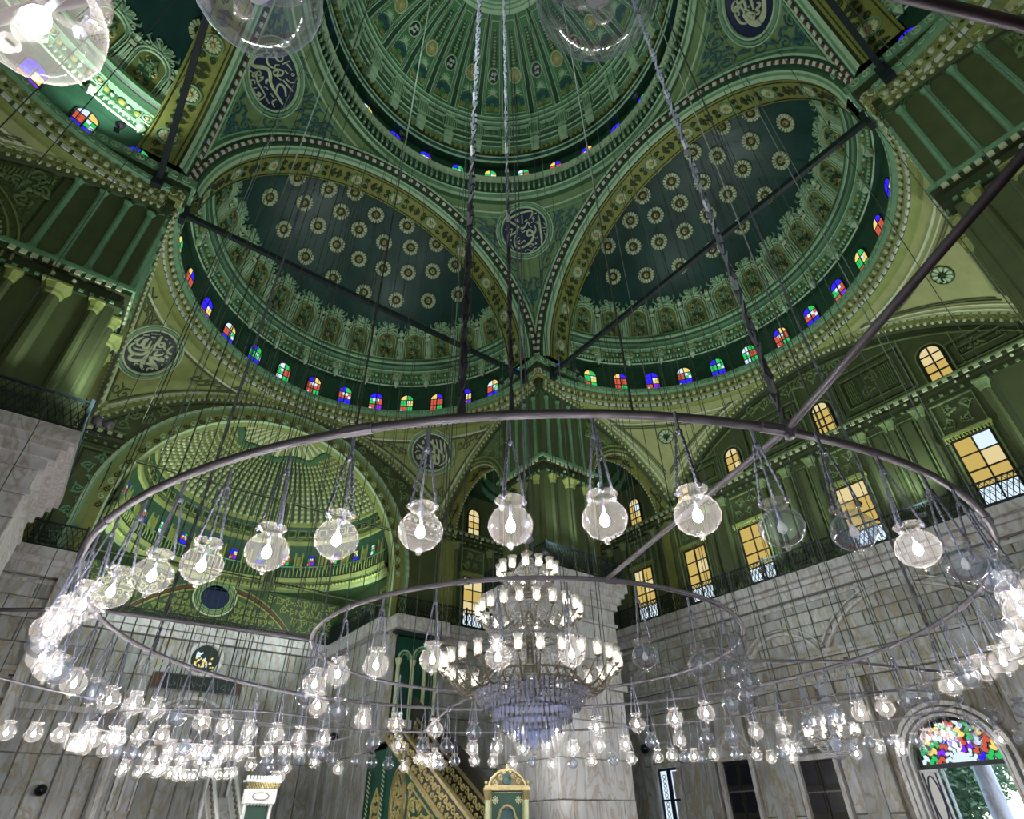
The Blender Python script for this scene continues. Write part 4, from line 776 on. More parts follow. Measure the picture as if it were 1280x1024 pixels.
def lay_blocks(parent, x0, x1, zs, w, F, m='marble', d=0.10, skip=None, seed=1, name='marble_block'):
    """courses of slabs between the heights zs; F maps (x,z) of a slab centre to its local matrix"""
    r = random.Random(seed)
    for j in range(len(zs)-1):
        n = max(1, round((x1-x0)/w)); off = 0.5 if j % 2 else 0.0; bw = (x1-x0)/n; xs = [x0]+[x0+bw*(i+off) for i in range(1 if off == 0 else 0, n)]+[x1]
        xs = sorted(set(round(q, 3) for q in xs))
        for a, b in zip(xs, xs[1:]):
            if b-a < 0.1: continue
            cx, cz = (a+b)/2, (zs[j]+zs[j+1])/2
            if skip and skip(a, b, zs[j], zs[j+1]): continue
            inst(name, block_mesh(b-a, zs[j+1]-zs[j], d+r.choice([0, 0.0, 0.02]), m), parent, F(cx, cz))
WF = lambda Y: (lambda x, z: Matrix.Translation((x, Y, z)))
def amber_window(w, h, ncol, nrow, arched, seed):
    r = random.Random(seed); g = 0.035; hw = w/2; hz = h-hw if arched else h; panes = []
    for j in range(nrow):
        for i in range(ncol):
            x0 = -hw+w*i/ncol+g; x1 = -hw+w*(i+1)/ncol-g; za = hz*j/nrow+g; zb = hz*(j+1)/nrow-g
            m = 'pane_white' if (j == 0 and not arched) or (seed == 5 and i == ncol-1 and j == nrow-1) else r.choice(['pane_amber', 'pane_amber', 'pane_amber', 'pane_cream'])
            mb = MB(); mb.add([(x0, -0.02, za), (x1, -0.02, za), (x1, -0.02, zb), (x0, -0.02, zb)], [(0, 1, 2, 3)]); panes.append(mb.mesh('pane', m))
    if arched:
        for s in (-1, 1):
            mb = MB(); mb.add([(s*g, -0.02, hz+g)]+[(s*(g+(hw-2*g)*math.cos(t*PI/12)), -0.02, hz+g+(hw-2*g)*math.sin(t*PI/12)) for t in range(7)], [tuple(range(8))]); panes.append(mb.mesh('pane', 'pane_cream'))
    mb = MB(); mb.box(-hw-0.02, -0.01, -0.02, hw+0.02, 0.05, hz+0.02)
    path = [(-hw, -0.05, 0), (-hw, -0.05, hz)]+([(-hw*math.cos(t*PI/8), -0.05, hz+hw*math.sin(t*PI/8)) for t in range(1, 8)] if arched else [])+[(hw, -0.05, hz), (hw, -0.05, 0), (-hw, -0.05, 0)]
    mb.tube(path, 0.06, 4)
    for i in range(1, ncol): mb.box(-hw+w*i/ncol-0.03, -0.06, 0, -hw+w*i/ncol+0.03, 0.0, h)
    for j in range(1, nrow+(1 if arched else 0)): mb.box(-hw, -0.05 if j != nrow//2 else -0.08, hz*j/nrow-0.025, hw, 0.0, hz*j/nrow+0.025)
    return mb.mesh('amber_window', ['wood_dark']), panes
AW = {}
def put_window(parent, x, z, w, h, nc, nr, arched, seed, Y=20.44):
    k = (w, h, nc, nr, arched, seed)
    if k not in AW: AW[k] = amber_window(*k)
    o = inst('window', AW[k][0], parent, Matrix.Translation((x, Y, z))); [inst('pane', q, o) for q in AW[k][1]]; return o
def entablature(mb, x0, x1, Y, z):
    mb.mi = 0; mb.box(x0, Y-0.18, z-0.75, x1, Y+0.2, z-0.45); mb.mi = 1; mb.box(x0, Y-0.10, z-0.45, x1, Y+0.2, z-0.22); mb.mi = 0; mb.box(x0, Y-0.36, z-0.22, x1, Y+0.2, z-0.08); mb.mi = 2; mb.box(x0, Y-0.46, z-0.08, x1, Y+0.2, z)
    n = int((x1-x0)/0.42)
    for i in range(n):
        x = x0+(x1-x0)*(i+0.5)/n; mb.mi = 3; mb.obox((x, Y-0.38, z-0.17), (0.11, 0, 0), (0, 0.05, 0), (0, 0, 0.075))
        mb.mi = 2; mb.obox((x, Y-0.2, z-0.68), (0.07, 0, 0), (0, 0.05, 0), (0, 0, 0.05))
    n = int((x1-x0)/2.1)
    for i in range(n):
        for d in (-0.25, 0.25): mb.mi = 3; mb.ball((x0+(x1-x0)*(i+0.5)/n+d, Y-0.2, z-0.34), 0.075, 6, 4)
def column(mb, x, Y, z0, z1, r, mcol=1, mcap=2):
    mb.mi = mcol; mb.tube([(x, Y, z0+0.3), (x, Y, z1-0.45)], [r, r*0.88], 10)
    mb.mi = mcap; mb.tube([(x, Y, z1-0.5), (x, Y, z1-0.42), (x, Y, z1-0.3), (x, Y, z1-0.08)], [r*0.95, r*1.1, r*1.15, r*1.55], 8); mb.box(x-r*1.5, Y-r*1.5, z1-0.09, x+r*1.5, Y+r*0.5, z1)
    mb.tube([(x, Y, z0), (x, Y, z0+0.16), (x, Y, z0+0.3)], [r*1.35, r*1.3, r*1.02], 8)
    mb.box(x-r*1.5, Y-r*1.5, z0-0.06, x+r*1.5, Y+r*0.5, z0+0.06)
def upper_wall(root, wins, awins, apse, full):
    """painted upper part of a wall (local, facing -Y): windows, pilasters, entablature, lunette reliefs"""
    Y = 20.5
    mb = MB()
    if apse:
        xa, r, zs = -0.5, 7.9, 14.1; N = 60
        xs = [xa-r+2*r*i/N for i in range(N+1)]
        lo = [Vector((x, Y, zs+math.sqrt(max(0, r*r-(x-xa)**2)))) for x in xs]; mb.strip(lo, [Vector((x, Y, 24.2)) for x in xs])
        for a, b in ((-21, xa-r), (xa+r, 21)): mb.add([(a, Y, 11.7), (b, Y, 11.7), (b, Y, 24.2), (a, Y, 24.2)], [(0, 1, 2, 3)])
    else: mb.add([(-21, Y, 11.7), (21, Y, 11.7), (21, Y, 24.2), (-21, Y, 24.2)], [(0, 1, 2, 3)])
    mb.build('plaster', ['olive'], root)
    for i, x in enumerate(wins): put_window(root, x, 12.1, 1.45, 3.0, 2, 4, False, (5 if abs(x-5.67) < 0.1 else i))
    for i, x in enumerate(awins): put_window(root, x, 18.1, 0.95, 1.9, 2, 3, True, i)
    mb = MB()
    segs = [(-20.5, -8.3), (7.3, 20.5)] if apse else [(-20.5, 20.5)]
    for a, b in segs: entablature(mb, a, b, Y, 18.0)
    mb.build('entablature', ['olive_deep', 'olive', 'olive_trim', 'cream'], root)
    if not full: return
    f = plane_f((0, Y-0.01, 0), (1, 0, 0), (0, 0, 1), (0, -1, 0))
    for x in wins:
        mb = MB(); mb.mi = 0; mb.box(x-0.95, Y-0.3, 15.25, x+0.95, Y, 15.4)
        for i in range(14): mb.box(x-0.92+i*0.135, Y-0.26, 15.15, x-0.92+i*0.135+0.07, Y, 15.25)
        mb.mi = 1; lay(mb, [(x-0.85, 15.5), (x+0.85, 15.5), (x+0.85, 17.05), (x-0.85, 17.05), (x-0.85, 15.5)], f, 0.10, 0.09)
        mb.mi = 2; fill_scrolls(mb, f, x-0.7, x+0.7, 15.62, 16.95, 0.24, 0.08, 0.09, None, random.Random(int(x*7)))
        mb.mi = 1
        for sx in (-1, 1): lay(mb, [(x+sx*0.83, 12.0), (x+sx*0.83, 15.2)], f, 0.12, 0.10)
        mb.build('window_surround', ['olive_light', 'olive_trim', 'olive_trim'], root)
    mb = MB(); cs = []
    for x in wins:
        for sx in (-1, 1):
            if not any(abs(x+sx*1.32-c) < 0.5 for c in cs): cs.append(x+sx*1.32)
    ws = sorted(wins)
    for a, b in zip(ws, ws[1:]):
        if b-a > 4.6: cs.append((a+b)/2)
        f2 = plane_f((0, Y-0.01, 0), (1, 0, 0), (0, 0, 1), (0, -1, 0))
    mb = MB(); column(mb, 0, Y-0.10, 12.0, 17.25, 0.2, 0, 1); me_p = mb.mesh('pilaster', ['olive', 'olive_trim'])
    for c in cs: inst('pilaster', me_p, root, Matrix.Translation((c, 0, 0)))
    for a, b in zip(ws, ws[1:]):
        m = [a+1.6, b-1.6]
        if m[1]-m[0] > 0.9:
            for (q0, q1) in ((m[0], (m[0]+m[1])/2-0.25), ((m[0]+m[1])/2+0.25, m[1])) if m[1]-m[0] > 1.6 else ((m[0], m[1]),):
                if q1-q0 > 0.3:
                    mb = MB()
                    for d, mi in ((0, 0), (0.13, 1)): mb.mi = mi; lay(mb, [(q0+d, 12.3+d), (q1-d, 12.3+d), (q1-d, 17.0-d), (q0+d, 17.0-d), (q0+d, 12.3+d)], f, 0.06, 0.06)
                    mb.build('wall_panel', ['olive_trim', 'olive_deep'], root)
    if apse: return
    # lunette reliefs
    for x in (3.1, -2.35, 7.78, -7.05):
        mb = MB(); zt = min(20.9, zarc(x)-1.0)
        for d, mi in ((0, 0), (0.12, 1), (0.42, 0), (0.52, 1)):
            mb.mi = mi; w = 1.75 if abs(x) < 6 else 1.3 if x > 0 else 1.1
            lay(mb, [(x-w+d, 18.35+d), (x+w-d, 18.35+d), (x+w-d, zt-d), (x-w+d, zt-d), (x-w+d, 18.35+d)], f, 0.07, 0.08)
        if x > -6:
            mb.mi = 0
            for k in range(6 if x < 6 else 3):
                for s in (-1, 1): u = x+s*(0.62+0.095*k); lay(mb, [(u, 18.95), (u, zt-0.6)], f, 0.045, 0.08)
            fill_scrolls(mb, f, x-0.55, x+0.55, 18.95, zt-0.55, 0.3, 0.08, 0.08, None, random.Random(int(x*9)))
        mb.build('relief_panel', ['olive_trim', 'olive_deep'], root)
    mb = MB()
    def okl(x, z): return z < zarc(x)-0.95 and z > 20.95
    mb.mi = 0; fill_scrolls(mb, f, -8.6, 8.6, 21.0, 22.4, 0.36, 0.085, 0.08, okl, random.Random(4))
    for d in (0.85, 1.05): mb.mi = 1 if d < 1 else 0; lay(mb, [(x, zarc(x)-d) for x in [-9.7+19.4*i/60 for i in range(61)]], f, 0.07, 0.07)
    mb.build('lunette_frieze', ['olive_trim', 'olive_deep'], root)
    for x in awins:
        mb = MB()
        if abs(x) < 9: mb.mi = 0; lay(mb, [(x-0.62, 18.1), (x-0.62, 19.5)]+[(x-0.62*math.cos(PI*i/10), 19.5+0.62*math.sin(PI*i/10)) for i in range(1, 10)]+[(x+0.62, 19.5), (x+0.62, 18.1)], f, 0.10, 0.10); lay(mb, [(x-1.0, 18.35), (x-1.0, min(zarc(x-1)-1, 22))], f, 0.08, 0.08); lay(mb, [(x+1.0, 18.35), (x+1.0, min(zarc(x+1)-1, 22))], f, 0.08, 0.08)
        if mb.v: mb.build('arched_surround', ['olive_trim', 'olive_deep'], root)

EW = [5.67, 0.34, -5.16, -8.95, -12.99, -16.9]; EA = [9.68, 5.89, 0.45, -5.08, -8.93, -12.88, -16.9]
NW = [12.55, 16.9, -12.5, -16.9]; NA = [12.5, 16.9, -12.5, -16.9]
walls = {}
for nm, rz, apse, full, lab in (('wall_north', 0, True, True, 'apse wall, green above a grey marble dado, left half of the photo'), ('wall_east', -PI/2, False, True, 'windowed wall, olive above grey marble, right side of the photo'), ('wall_south', PI, False, False, 'plain olive wall behind the camera'), ('wall_west', PI/2, False, False, 'olive wall beyond the left pier')):
    w = empty(nm, rz=rz, label=lab, cat='wall', kind='structure'); walls[nm] = w
    upper_wall(w, NW if apse else EW, NA if apse else EA, apse, full)
    # marble ledge, rail and dado
    Y = 20.5
    mb = MB(); segs = [(-21, -8.1), (7.1, 21)] if apse else [(-21, 21)]
    for a, b in segs:
        mb.box(a, Y-0.30, 10.75, b, Y+0.3, 11.15); mb.box(a, Y-0.52, 11.15, b, Y+0.3, 11.35); mb.box(a, Y-0.85, 11.35, b, Y+0.3, 11.75); mb.box(a, Y-0.16, 10.45, b, Y, 10.6)
        add_rail(w, a, Y-0.75, b, Y-0.75, 11.75)
    mb.build('ledge', ['marble_pale'], w)
    mb = MB()
    if nm == 'wall_east':   # core with an arched opening for the great door (local x -1.25..1.75)
        xd, hw, zs = 0.25, 1.5, 3.65; N = 24
        mb.box(-21, Y, 0, xd-hw, Y+0.6, 11.8); mb.box(xd+hw, Y, 0, 21, Y+0.6, 11.8)
        A = [Vector((xd-hw*math.cos(PI*i/N), Y, zs+hw*math.sin(PI*i/N))) for i in range(N+1)]; d = Vector((0, 0.6, 0))
        mb.strip(A, [Vector((p.x, Y, 11.8)) for p in A]); mb.strip(A, [p+d for p in A])
        mb.strip([p+d for p in A], [Vector((p.x, Y+0.6, 11.8)) for p in A])
    elif apse: mb.box(-21, Y, 0, -8.1, Y+0.6, 11.75); mb.box(7.1, Y, 0, 21, Y+0.6, 11.75)
    else: mb.box(-21, Y, 0, 21, Y+0.6, 11.8)
    mb.build('dado_core', ['marble_dark'], w)
# ---- marble facing of the right wall
we = walls['wall_east']; Y = 20.5; F = WF(Y)
lay_blocks(we, -20.4, 12.0, [8.3, 8.9, 9.5, 10.1, 10.72], 1.55, F, seed=3)
lay_blocks(we, -20.4, 12.0, [7.28, 8.0], 2.2, F, seed=4)
for q in (((7.0, 7.12, 0.22), (7.12, 7.28, 0.3)), ((8.0, 8.12, 0.24), (8.12, 8.3, 0.34))):
    mb = MB()
    for z0, z1, d in q: mb.box(-20.5, Y-d, z0, 21, Y, z1)
    mb.build('string_course', ['marble'], we)
mb = MB(); f = plane_f((0, Y-0.12, 0), (1, 0, 0), (0, 0, 1), (0, -1, 0))
for (c, hw, h) in ((0.3, 3.5, 1.95), (-5.35, 1.95, 1.15), (-13.3, 1.95, 1.15), (-9.35, 1.9, 1.1), (6.3, 2.2, 1.3), (-17.3, 1.9, 1.1)):
    R = (hw*hw+h*h)/(2*h); a = math.asin(hw/R); mb = MB()
    for d, w_ in ((0, 0.14), (0.28, 0.07)): lay(mb, [(c+(R+d-0.1)*math.sin(-a+2*a*i/28), 8.32+h-R+(R+d-0.1)*math.cos(-a+2*a*i/28)) for i in range(29)], f, w_, 0.12)
    mb.build('blind_arch', ['marble_pale'], we)
DOORS = [(-9.1, 1.55, 4.45, 'dark'), (-5.1, 1.6, 4.15, 'dark'), (-13.3, 1.35, 4.45, 'lattice'), (-17.4, 1.4, 4.5, 'dark')]
def skip_door(a, b, z0, z1):
    for (c, w_, h, k) in DOORS:
        if b > c-w_/2-0.05 and a < c+w_/2+0.05 and z0 < h-0.1: return True
    return b > 0.25-1.95 and a < 0.25+1.95 and z0 < 5.4
xs = sorted([-20.4, -18.6, -16.25, -15.6, -14.9, -14.25, -12.4, -11.7, -11.0, -10.3, -8.1, -7.4, -6.7, -6.15, -4.05, -3.4, -2.75, -2.1, 2.6, 3.3, 4.0, 4.8, 7.0, 7.8, 8.6]+[c+s*(w_/2+0.08) for (c, w_, h, k) in DOORS for s in (-1, 1)])
for i, (a, b) in enumerate(zip(xs, xs[1:])):
    if b-a < 0.2: continue
    for z0, z1 in ((0, 2.2), (2.2, 4.6), (4.6, 6.98)):
        if any(b > c-w_/2+0.02 and a < c+w_/2-0.02 for (c, w_, h, k) in DOORS) and z0 < 4.5: continue
        if b > -1.65 and a < 2.15 and z0 < 5: 
            continue
        inst('marble_slab', block_mesh(b-a, z1-z0, 0.08+0.16*(i % 2 == 0), 'marble'), we, F((a+b)/2, (z0+z1)/2))
for (a, b) in ((-1.65, 0.25), (0.25, 2.15)): inst('marble_slab', block_mesh(b-a, 1.1, 0.1), we, F((a+b)/2, 6.42))
for c in (-11.35, -7.05, -3.1, 3.2, -15.3): 
    mb = MB(); mb.box(c-0.42, Y-0.3, 0, c+0.42, Y, 6.2); mb.box(c-0.5, Y-0.38, 6.2, c+0.5, Y, 6.5); mb.box(c-0.46, Y-0.34, 5.5, c+0.46, Y, 5.62)
    mb.build('pilaster_strip', ['marble'], we)
for i, (c, w_, h, kind) in enumerate(DOORS):
    dr = empty('door_%d' % (i+1), label='', cat='door', kind='structure'); dr.rotation_euler = (0, 0, -PI/2)
    dr['label'] = ['tall dark shuttered doorway in the right wall, left of the small chandelier', 'tall dark shuttered doorway in the right wall, below the small chandelier', 'tall doorway with bright blue-edged lattice shutters in the right wall', 'dark narrow doorway at the left end of the right wall'][i]
    mb = MB()
    for s in (-1, 1): mb.box(c+s*(w_/2+0.09)-0.09, Y-0.32, 0, c+s*(w_/2+0.09)+0.09, Y, h)
    mb.box(c-w_/2-0.25, Y-0.36, h, c+w_/2+0.25, Y, h+0.2)
    mb.build('door_frame', ['marble_pale'], dr)
    mb = MB(); f = plane_f((0, Y-0.06, 0), (1, 0, 0), (0, 0, 1), (0, -1, 0))
    for d, w2 in ((0.95, 0.12), (0.72, 0.1)): lay(mb, [(c+d*math.cos(PI*k/16), h+0.28+d*0.95*math.sin(PI*k/16)) for k in range(17)], f, w2, 0.2)
    mb.mi = 1; lay(mb, [(c+0.42*math.cos(2*PI*k/16), h+0.55+0.17*math.sin(2*PI*k/16)) for k in range(17)], f, 0.12, 0.14)
    mb.build('tympanum', ['marble_pale', 'marble_dark'], dr)
    for s in (-1, 1):
        mb = MB(); x0, x1 = (c-w_/2, c-0.02) if s < 0 else (c+0.02, c+w_/2); m_ = 0
        if kind == 'dark':
            mb.box(x0, Y-0.12, 0, x1, Y-0.05, h); mb.mi = 1
            for k in range(4): mb.box(x0+0.1, Y-0.16, 0.3+k*h/4.2, x1-0.1, Y-0.12, 0.3+k*h/4.2+h/5.4)
            mb.mi = 2; mb.box(x0, Y-0.17, h*0.72, x1, Y-0.1, h*0.72+0.05)
        else:
            mb.mi = 3; mb.box(x0+0.1, Y-0.10, 0, x1-0.1, Y-0.06, h-0.1); mb.mi = 4
            for (a, b) in ((x0, x0+0.1), (x1-0.1, x1)): mb.box(a, Y-0.16, 0, b, Y-0.05, h)
            mb.box(x0, Y-0.15, h*0.68, x1, Y-0.05, h*0.68+0.09); mb.box(x0, Y-0.15, h-0.1, x1, Y-0.05, h); mb.mi = 0
            if s < 0:
                for k in range(22):
                    z = 0.1+k*0.2
                    if z < h-0.3: mb.tube([(x0+0.33+0.1*math.cos(q), Y-0.12, z+0.09*math.sin(q)) for q in (0, 1, 2, 3, 4, 5)], 0.02, 3, True)
            else: mb.mi = 5; mb.box(x0+0.2, Y-0.13, 0.1, x1-0.14, Y-0.09, h-0.15)
        mb.build('shutter', ['wood_dark', 'black_plastic', 'rail_metal', 'pane_white', 'navy', 'marble_pale'], dr)
# ---- great arched door with stained lunette and the daylight behind it
dr = empty('door_5', label='open arched doorway with a stained-glass lunette at the lower right', cat='door', kind='structure'); dr.rotation_euler = (0, 0, -PI/2)
xd, zs = 0.25, 3.65; f = plane_f((0, Y-0.05, 0), (1, 0, 0), (0, 0, 1), (0, -1, 0))
mb = MB()
for r_, w_, h_ in ((1.95, 0.2, 0.22), (1.72, 0.2, 0.32), (1.55, 0.12, 0.2)):
    lay(mb, [(xd-r_, 0), (xd-r_, zs)]+[(xd-r_*math.cos(PI*i/24), zs+r_*math.sin(PI*i/24)) for i in range(1, 24)]+[(xd+r_, zs), (xd+r_, 0)], f, w_, h_)
mb.build('arch_moulding', ['marble_pale'], dr)
mb = MB(); mb.mi = 0
YL = Y+0.42; R = 1.5
mb.box(xd-R, YL-0.08, zs-0.12, xd+R, YL+0.06, zs+0.02)
mb.tube([(xd-R*0.97*math.cos(PI*i/20), YL, zs+R*0.97*math.sin(PI*i/20)) for i in range(21)], 0.07, 5)
mb.build('lunette_frame', ['iron'], dr)
rr = random.Random(12); mb = MB()     # petals of coloured glass in leads
PM = ['iron', 'pane_blue', 'pane_violet', 'pane_red', 'pane_green', 'pane_yellow', 'pane_white']
def petal(cx, cz, r, a, mi, asp=0.6):
    mb = MB(); P = []
    for k in range(9): t = 2*PI*k/9; u, v = r*math.cos(t), r*asp*math.sin(t)*(1+0.25*math.cos(t)); P.append((xd+cx+u*math.cos(a)-v*math.sin(a), YL-0.02, zs+cz+u*math.sin(a)+v*math.cos(a)))
    mb.add(P, [tuple(range(9))]); mb.build('coloured_pane', PM[mi], dr)
for ring, (rad, n, r0) in enumerate(((1.27, 13, 0.155), (0.98, 11, 0.15), (0.70, 9, 0.13), (0.45, 7, 0.11))):
    for k in range(n):
        a = PI*(k+0.5)/n; c = [[4, 5, 3, 5, 4, 6, 3], [4, 3, 6, 4, 5], [1, 3, 2, 3, 1], [6, 6, 2, 6, 6]][ring]
        for s in (-1, 1): petal((rad+s*0.06)*math.cos(a+s*0.05), (rad+s*0.06)*math.sin(a+s*0.05)+0.02, r0*0.85, a+s*0.9, c[k % len(c)], 0.62)
mb = MB(); mb.mi = 6; mb.add([(xd, YL-0.02, zs+0.03)]+[(xd+0.33*math.cos(PI*k/10), YL-0.02, zs+0.03+0.33*math.sin(PI*k/10)) for k in range(11)], [(0, k+1, k+2) for k in range(10)])
mb.build('coloured_pane', ['iron', 'pane_blue', 'pane_violet', 'pane_red', 'pane_green', 'pane_yellow', 'pane_white'], dr)
mb = MB(); mb.add([(xd-R*math.cos(PI*i/20), YL+0.04, zs+R*math.sin(PI*i/20)) for i in range(21)], [tuple(range(21))]); mb.build('lead_ground', ['black_plastic'], dr)
mb = MB()      # open white leaf on the left jamb
mb.box(xd-1.5, Y+0.05, 0, xd-0.86, Y+0.13, zs-0.15); mb.mi = 1; f = plane_f((0, Y+0.05, 0), (1, 0, 0), (0, 0, 1), (0, -1, 0))
lay(mb, [(xd-1.18+0.19*math.cos(2*PI*k/24), 2.55+0.75*math.sin(2*PI*k/24)) for k in range(25)], f, 0.05, 0.05); lay(mb, [(xd-1.4, 0.3), (xd-0.95, 0.3), (xd-0.95, 3.4), (xd-1.4, 3.4), (xd-1.4, 0.3)], f, 0.05, 0.04)
mb.build('door_leaf', ['white_paint', 'navy'], dr)
mb = MB(); mb.box(xd-0.86, YL-0.02, 0, xd-0.78, YL+0.05, zs-0.1); mb.box(xd+1.4, YL-0.05, 0, xd+1.5, YL+0.05, zs-0.1); mb.build('inner_frame', ['white_paint'], dr)
# courtyard outside
mb = MB(); mb.box(21.2, -30, -0.2, 60, 30, -0.02); tag(mb.build('courtyard_ground', 'ground'), 'sunlit courtyard paving beyond the arched door', 'ground', kind='structure')
def tree(loc, h, seed):
    r = random.Random(seed); t = empty('courtyard_tree', loc, label=['leafy tree in the courtyard, left half of the doorway view', 'leafy tree standing behind the courtyard column'][seed % 2], cat='tree')
    mb = MB(); mb.tube([(0, 0, 0), (0.1, 0.1, h*0.5), (0, 0.2, h*0.8)], [0.22, 0.15, 0.06], 7); mb.build('trunk', 'bark', t)
    mb = MB()
    for i in range(5200):
        a, b = r.uniform(0, 2*PI), r.uniform(-1, 1); q = r.uniform(0.3, 1)**0.5*h*0.42; p = Vector((q*math.cos(a)*math.sqrt(1-b*b), q*math.sin(a)*math.sqrt(1-b*b), h*0.68+q*b*0.9))
        d = Vector((r.uniform(-1, 1), r.uniform(-1, 1), r.uniform(-1, 1))).normalized()*0.17; e = d.orthogonal().normalized()*0.09
        mb.add([p-d, p+e, p+d, p-e], [(0, 1, 2, 3)])
    mb.build('foliage', 'leaf', t)['kind'] = 'stuff'
    return t
tree((31, 4.6, 0), 5.6, 2); tree((41, 7.2, 0), 8.0, 3)
mb = MB(); mb.tube([(0, 0, 0), (0, 0, 0.4), (0, 0, 0.5), (0, 0, 6.4), (0, 0, 6.7), (0, 0, 7.1)], [0.55, 0.55, 0.38, 0.33, 0.38, 0.6], 16); mb.box(-0.7, -0.7, 7.1, 0.7, 0.7, 7.5)
o = mb.build('courtyard_column', 'marble_pale', None, True); o.location = (25.5, 0.75, 0); tag(o, 'pale round column outside the arched door', 'column')

# ------------------------------------------------------------------ apse in the left wall
wn = walls['wall_north']; F = WF(Y)
ap = empty('apse', label='gilded green apse with a ribbed half-dome, left of centre', cat='apse', kind='structure')
xa, ra, zs = -0.5, 7.6, 14.1; AC = (xa, 20.9)
mb = MB()        # banded arch at the mouth
def aarc(r, y, n=56): return [Vector((xa-r, y, 11.8))]+[Vector((xa-r*math.cos(PI*i/n), y, zs+r*math.sin(PI*i/n))) for i in range(n+1)]+[Vector((xa+r, y, 11.8))]
S = [(8.5, 20.5, 0), (8.46, 20.38, 0), (8.3, 20.36, 1), (8.2, 20.42, 2), (7.95, 20.42, 0), (7.9, 20.35, 3), (7.5, 20.38, 0), (7.42, 20.5, 2), (7.4, 21.0, 2)]
for (r0, y0, m), (r1_, y1, _) in zip(S, S[1:]): mb.mi = m; mb.strip(aarc(r0, y0), aarc(r1_, y1))
mb.build('mouth_arch', ['green_pale', 'green_trim', 'olive_light', 'yellow_band'], ap)
mb = MB()
for i in range(58):
    a = PI*(i+0.5)/58; mb.mi = i % 2; p = Vector((xa-7.7*math.cos(a), 20.36, zs+7.7*math.sin(a))); t = Vector((math.sin(a), 0, math.cos(a)))
    f = plane_f(p, t, Vector((-math.cos(a), 0, math.sin(a))), (0, -1, 0)); lay(mb, spiral(0, 0, 0.17, 1.3, 0, 1 if i % 2 else -1, 9), f, 0.06, 0.05)
    mb.mi = 2; mb.obox(Vector((xa-8.38*math.cos(a), 20.36, zs+8.38*math.sin(a))), t*0.1, Vector((0, 0.05, 0)), Vector((-math.cos(a), 0, math.sin(a)))*0.06)
mb.build('mouth_ornament', ['olive_deep', 'green_pale', 'cream'], ap)['kind'] = 'stuff'
SRr, ZA = 7.2, 14.9
def asph(a, e, d=0.0):
    n = Vector((-math.cos(e)*math.sin(a), -math.cos(e)*math.cos(a), -math.sin(e))); return Vector((AC[0], AC[1], ZA))-n*(SRr-d), n
mb = MB(); mb.lathe([(SRr*math.cos(PI/2*i/20)+0.001, ZA+SRr*math.sin(PI/2*i/20)) for i in range(21)], -PI/2, PI/2, 64, AC); mb.build('half_dome_shell', ['green_deep'], ap, True)
mb = MB(); mb.lathe([(7.5, 14.4, 1), (7.3, 14.5, 0), (7.25, 14.75, 2), (7.05, 14.9, 0), (7.0, 15.15, 1), (7.35, 15.16, 3)], -PI/2, PI/2, 64, AC)
mb.lathe([(6.95, 17.2, 0), (6.65, 17.25, 0), (6.6, 17.45, 1), (6.64, 17.5, 2), (6.42, 18.3, 0), (6.2, 18.35, 0), (6.15, 18.6, 1), (6.25, 18.7, 1)], -PI/2, PI/2, 64, AC)
mb.build('cornice', ['olive_light', 'olive_trim', 'olive_relief', 'green_deep'], ap)
mb = MB()
for i in range(90):
    a = -PI/2+PI*(i+0.5)/90; mb.mi = 0; mb.ball(cyl(7.12, a, 14.65, AC), 0.09, 5, 4); mb.tube([cyl(6.95, a, 15.2, AC), cyl(6.92, a, 15.5, AC), cyl(6.95, a, 15.8, AC)], [0.02, 0.035, 0.02], 4); mb.mi = 1; mb.ball(cyl(6.5, a, 18.4, AC), 0.07, 5, 4)
for i in range(30):
    a = -PI/2+PI*(i+0.5)/30; f = plane_f(cyl(6.48, a, 17.9, AC), (math.cos(a), -math.sin(a), 0), (0, 0, 1), (-math.sin(a), -math.cos(a), 0))
    mb.mi = 0; lay(mb, [(-.24, -.22), (.24, -.22), (.24, .22), (-.24, .22), (-.24, -.22)], f, 0.06, 0.06); mb.mi = 2; lay(mb, spiral(0, 0, 0.15, 1.3, i, 1, 9), f, 0.05, 0.05)
mb.mi = 3; mb.lathe([(6.93, 15.8), (6.99, 15.82), (6.97, 15.9)], -PI/2, PI/2, 48, AC)
mb.build('cornice_ornament', ['olive_light', 'gold', 'green_deep', 'green_trim'], ap)['kind'] = 'stuff'
for k in range(13):
    a = math.radians(13*(k-6)); o = inst('apse_window', ST[(k*2) % 9], ap, Matrix.Translation((AC[0], AC[1], 0)) @ Matrix.Rotation(-a, 4, 'Z') @ Matrix.Translation((0, 7.0, 15.95)) @ Matrix.Scale(0.5, 4))
    mb_f = plane_f(cyl(7.05, a+math.radians(6.5), 0, AC), (math.cos(a), -math.sin(a), 0), (0, 0, 1), (-math.sin(a), -math.cos(a), 0))
for k in range(14):
    mb = MB(); a = math.radians(13*(k-6.5)); d = Vector((math.sin(a), math.cos(a), 0)); t = Vector((math.cos(a), -math.sin(a), 0))
    for q in (-0.22, 0.22): mb.mi = 0; mb.obox(cyl(7.0, a, 16.4, AC)+t*q, t*0.05, d*0.06, (0, 0, 0.75))
    mb.mi = 1; mb.obox(cyl(7.04, a, 16.4, AC), t*0.13, d*0.04, (0, 0, 0.45))
    mb.build('window_pier', ['olive_light', 'yellow_band'], ap)
me_arib = None
e0, e1 = math.asin(3.75/SRr), math.radians(68)
f = lambda u, v: asph(u/SRr, v, 0.02)
mb = MB(); L = [(0, e0+(e1-e0)*i/14) for i in range(15)]; wd = [0.27*math.cos(p[1]) for p in L]
mb.mi = 0; lay(mb, L, f, [w*1.1 for w in wd], 0.08); mb.mi = 1; lay(mb, L, f, [w*0.35 for w in wd], 0.13)
mb.mi = 2
